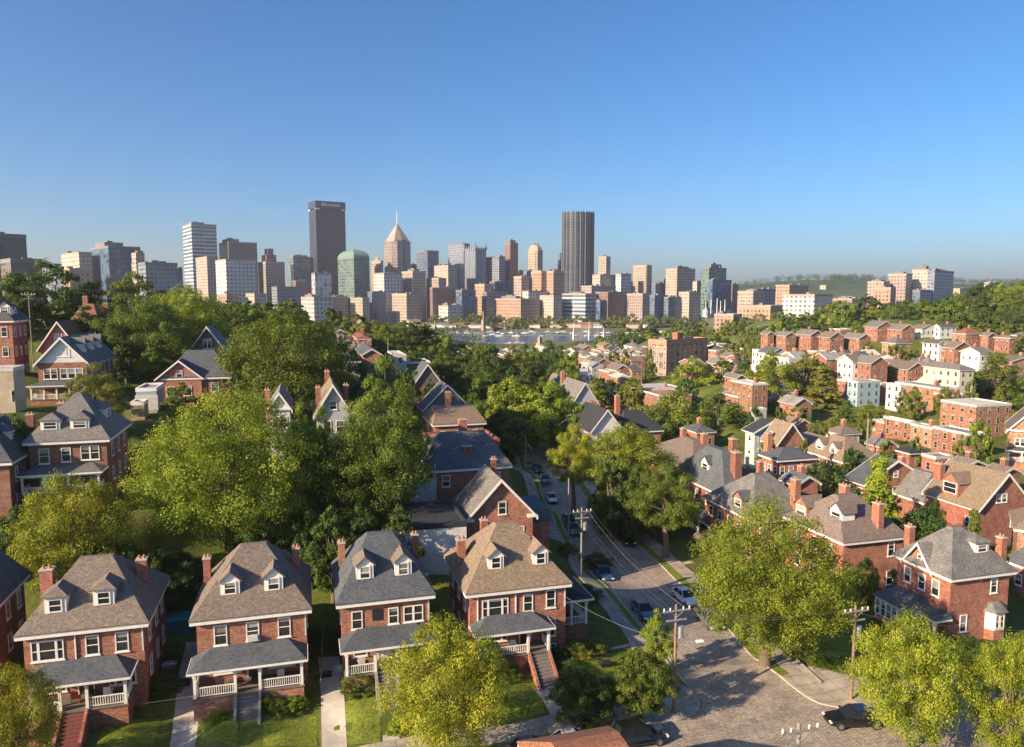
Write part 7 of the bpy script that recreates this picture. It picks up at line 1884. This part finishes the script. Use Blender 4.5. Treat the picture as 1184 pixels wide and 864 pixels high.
# ------------------------------------------------------------------ build order
EXTRA_FIX = None
build_far_houses()
_ct = None          # terrain now knows every house
build_terrain(); build_roads(); build_water()
build_city(); build_cars(); build_poles(); build_boats(); build_clutter(); build_trees(); flush_trees()
resolve_labels()
# ------------------------------------------------------------------ haze
hz = MB().box(-9500,9500,-300,11500,-34,262).build('haze', [])
hm = bpy.data.materials.new('haze_air'); hm.use_nodes = True; nt = hm.node_tree
for n_ in list(nt.nodes):
    if n_.type == 'BSDF_PRINCIPLED': nt.nodes.remove(n_)
pv = nt.nodes.new('ShaderNodeVolumePrincipled'); pv.inputs['Color'].default_value = (.82,.85,.91,1); pv.inputs['Density'].default_value = HAZE; pv.inputs['Anisotropy'].default_value = .3
nt.links.new(pv.outputs[0], nt.nodes['Material Output'].inputs['Volume'])
hz.data.materials.append(hm); hz['kind'] = 'stuff'; hz['label'] = 'thin evening haze over the town and river'
# ------------------------------------------------------------------ sky, sun, camera
w = bpy.data.worlds.new('World'); SC.world = w; w.use_nodes = True
nt = w.node_tree; bg = nt.nodes['Background']
sky = nt.nodes.new('ShaderNodeTexSky'); sky.sky_type = 'NISHITA'; sky.sun_disc = False
SUN_EL = R(23); sx, sy = -.83, -.56
sky.sun_elevation = SUN_EL; sky.sun_rotation = math.atan2(sx, sy); sky.altitude = 0; sky.air_density = .85; sky.dust_density = 1.6; sky.ozone_density = 5.0
hsv = nt.nodes.new('ShaderNodeHueSaturation'); hsv.inputs['Saturation'].default_value = 1.16; nt.links.new(sky.outputs[0], hsv.inputs['Color']); nt.links.new(hsv.outputs[0], bg.inputs[0]); bg.inputs[1].default_value = SKY_STR
sl = bpy.data.lights.new('sun', 'SUN'); sl.energy = SUN_STR; sl.angle = R(.5); sl.color = (1, .77, .51)
so = bpy.data.objects.new('sun', sl); COL.objects.link(so)
from mathutils import Vector
d = Vector((sx*math.cos(SUN_EL)/math.hypot(sx,sy), sy*math.cos(SUN_EL)/math.hypot(sx,sy), math.sin(SUN_EL)))
so.rotation_euler = d.to_track_quat('Z', 'Y').to_euler(); so.location = (-60, -30, 80)
cam = bpy.data.cameras.new('camera'); cam.sensor_width = 36; cam.lens = F/1184*36; cam.clip_end = 30000; cam.clip_start = .5
co = bpy.data.objects.new('camera', cam); COL.objects.link(co); co.location = (0, 0, H); co.rotation_euler = (R(90)-PITCH, 0, 0)
SC.camera = co
SC.view_settings.view_transform = 'Standard'; SC.view_settings.look = 'None'; SC.view_settings.gamma = 1; SC.view_settings.exposure = EXPO; SC.view_settings.use_curve_mapping = False
cy_ = SC.cycles; cy_.max_bounces = 5; cy_.diffuse_bounces = 3; cy_.glossy_bounces = 2; cy_.transmission_bounces = 2; cy_.transparent_max_bounces = 4; cy_.volume_bounces = 0
cy_.use_denoising = True; cy_.caustics_reflective = False; cy_.caustics_refractive = False
SC.render.use_persistent_data = False
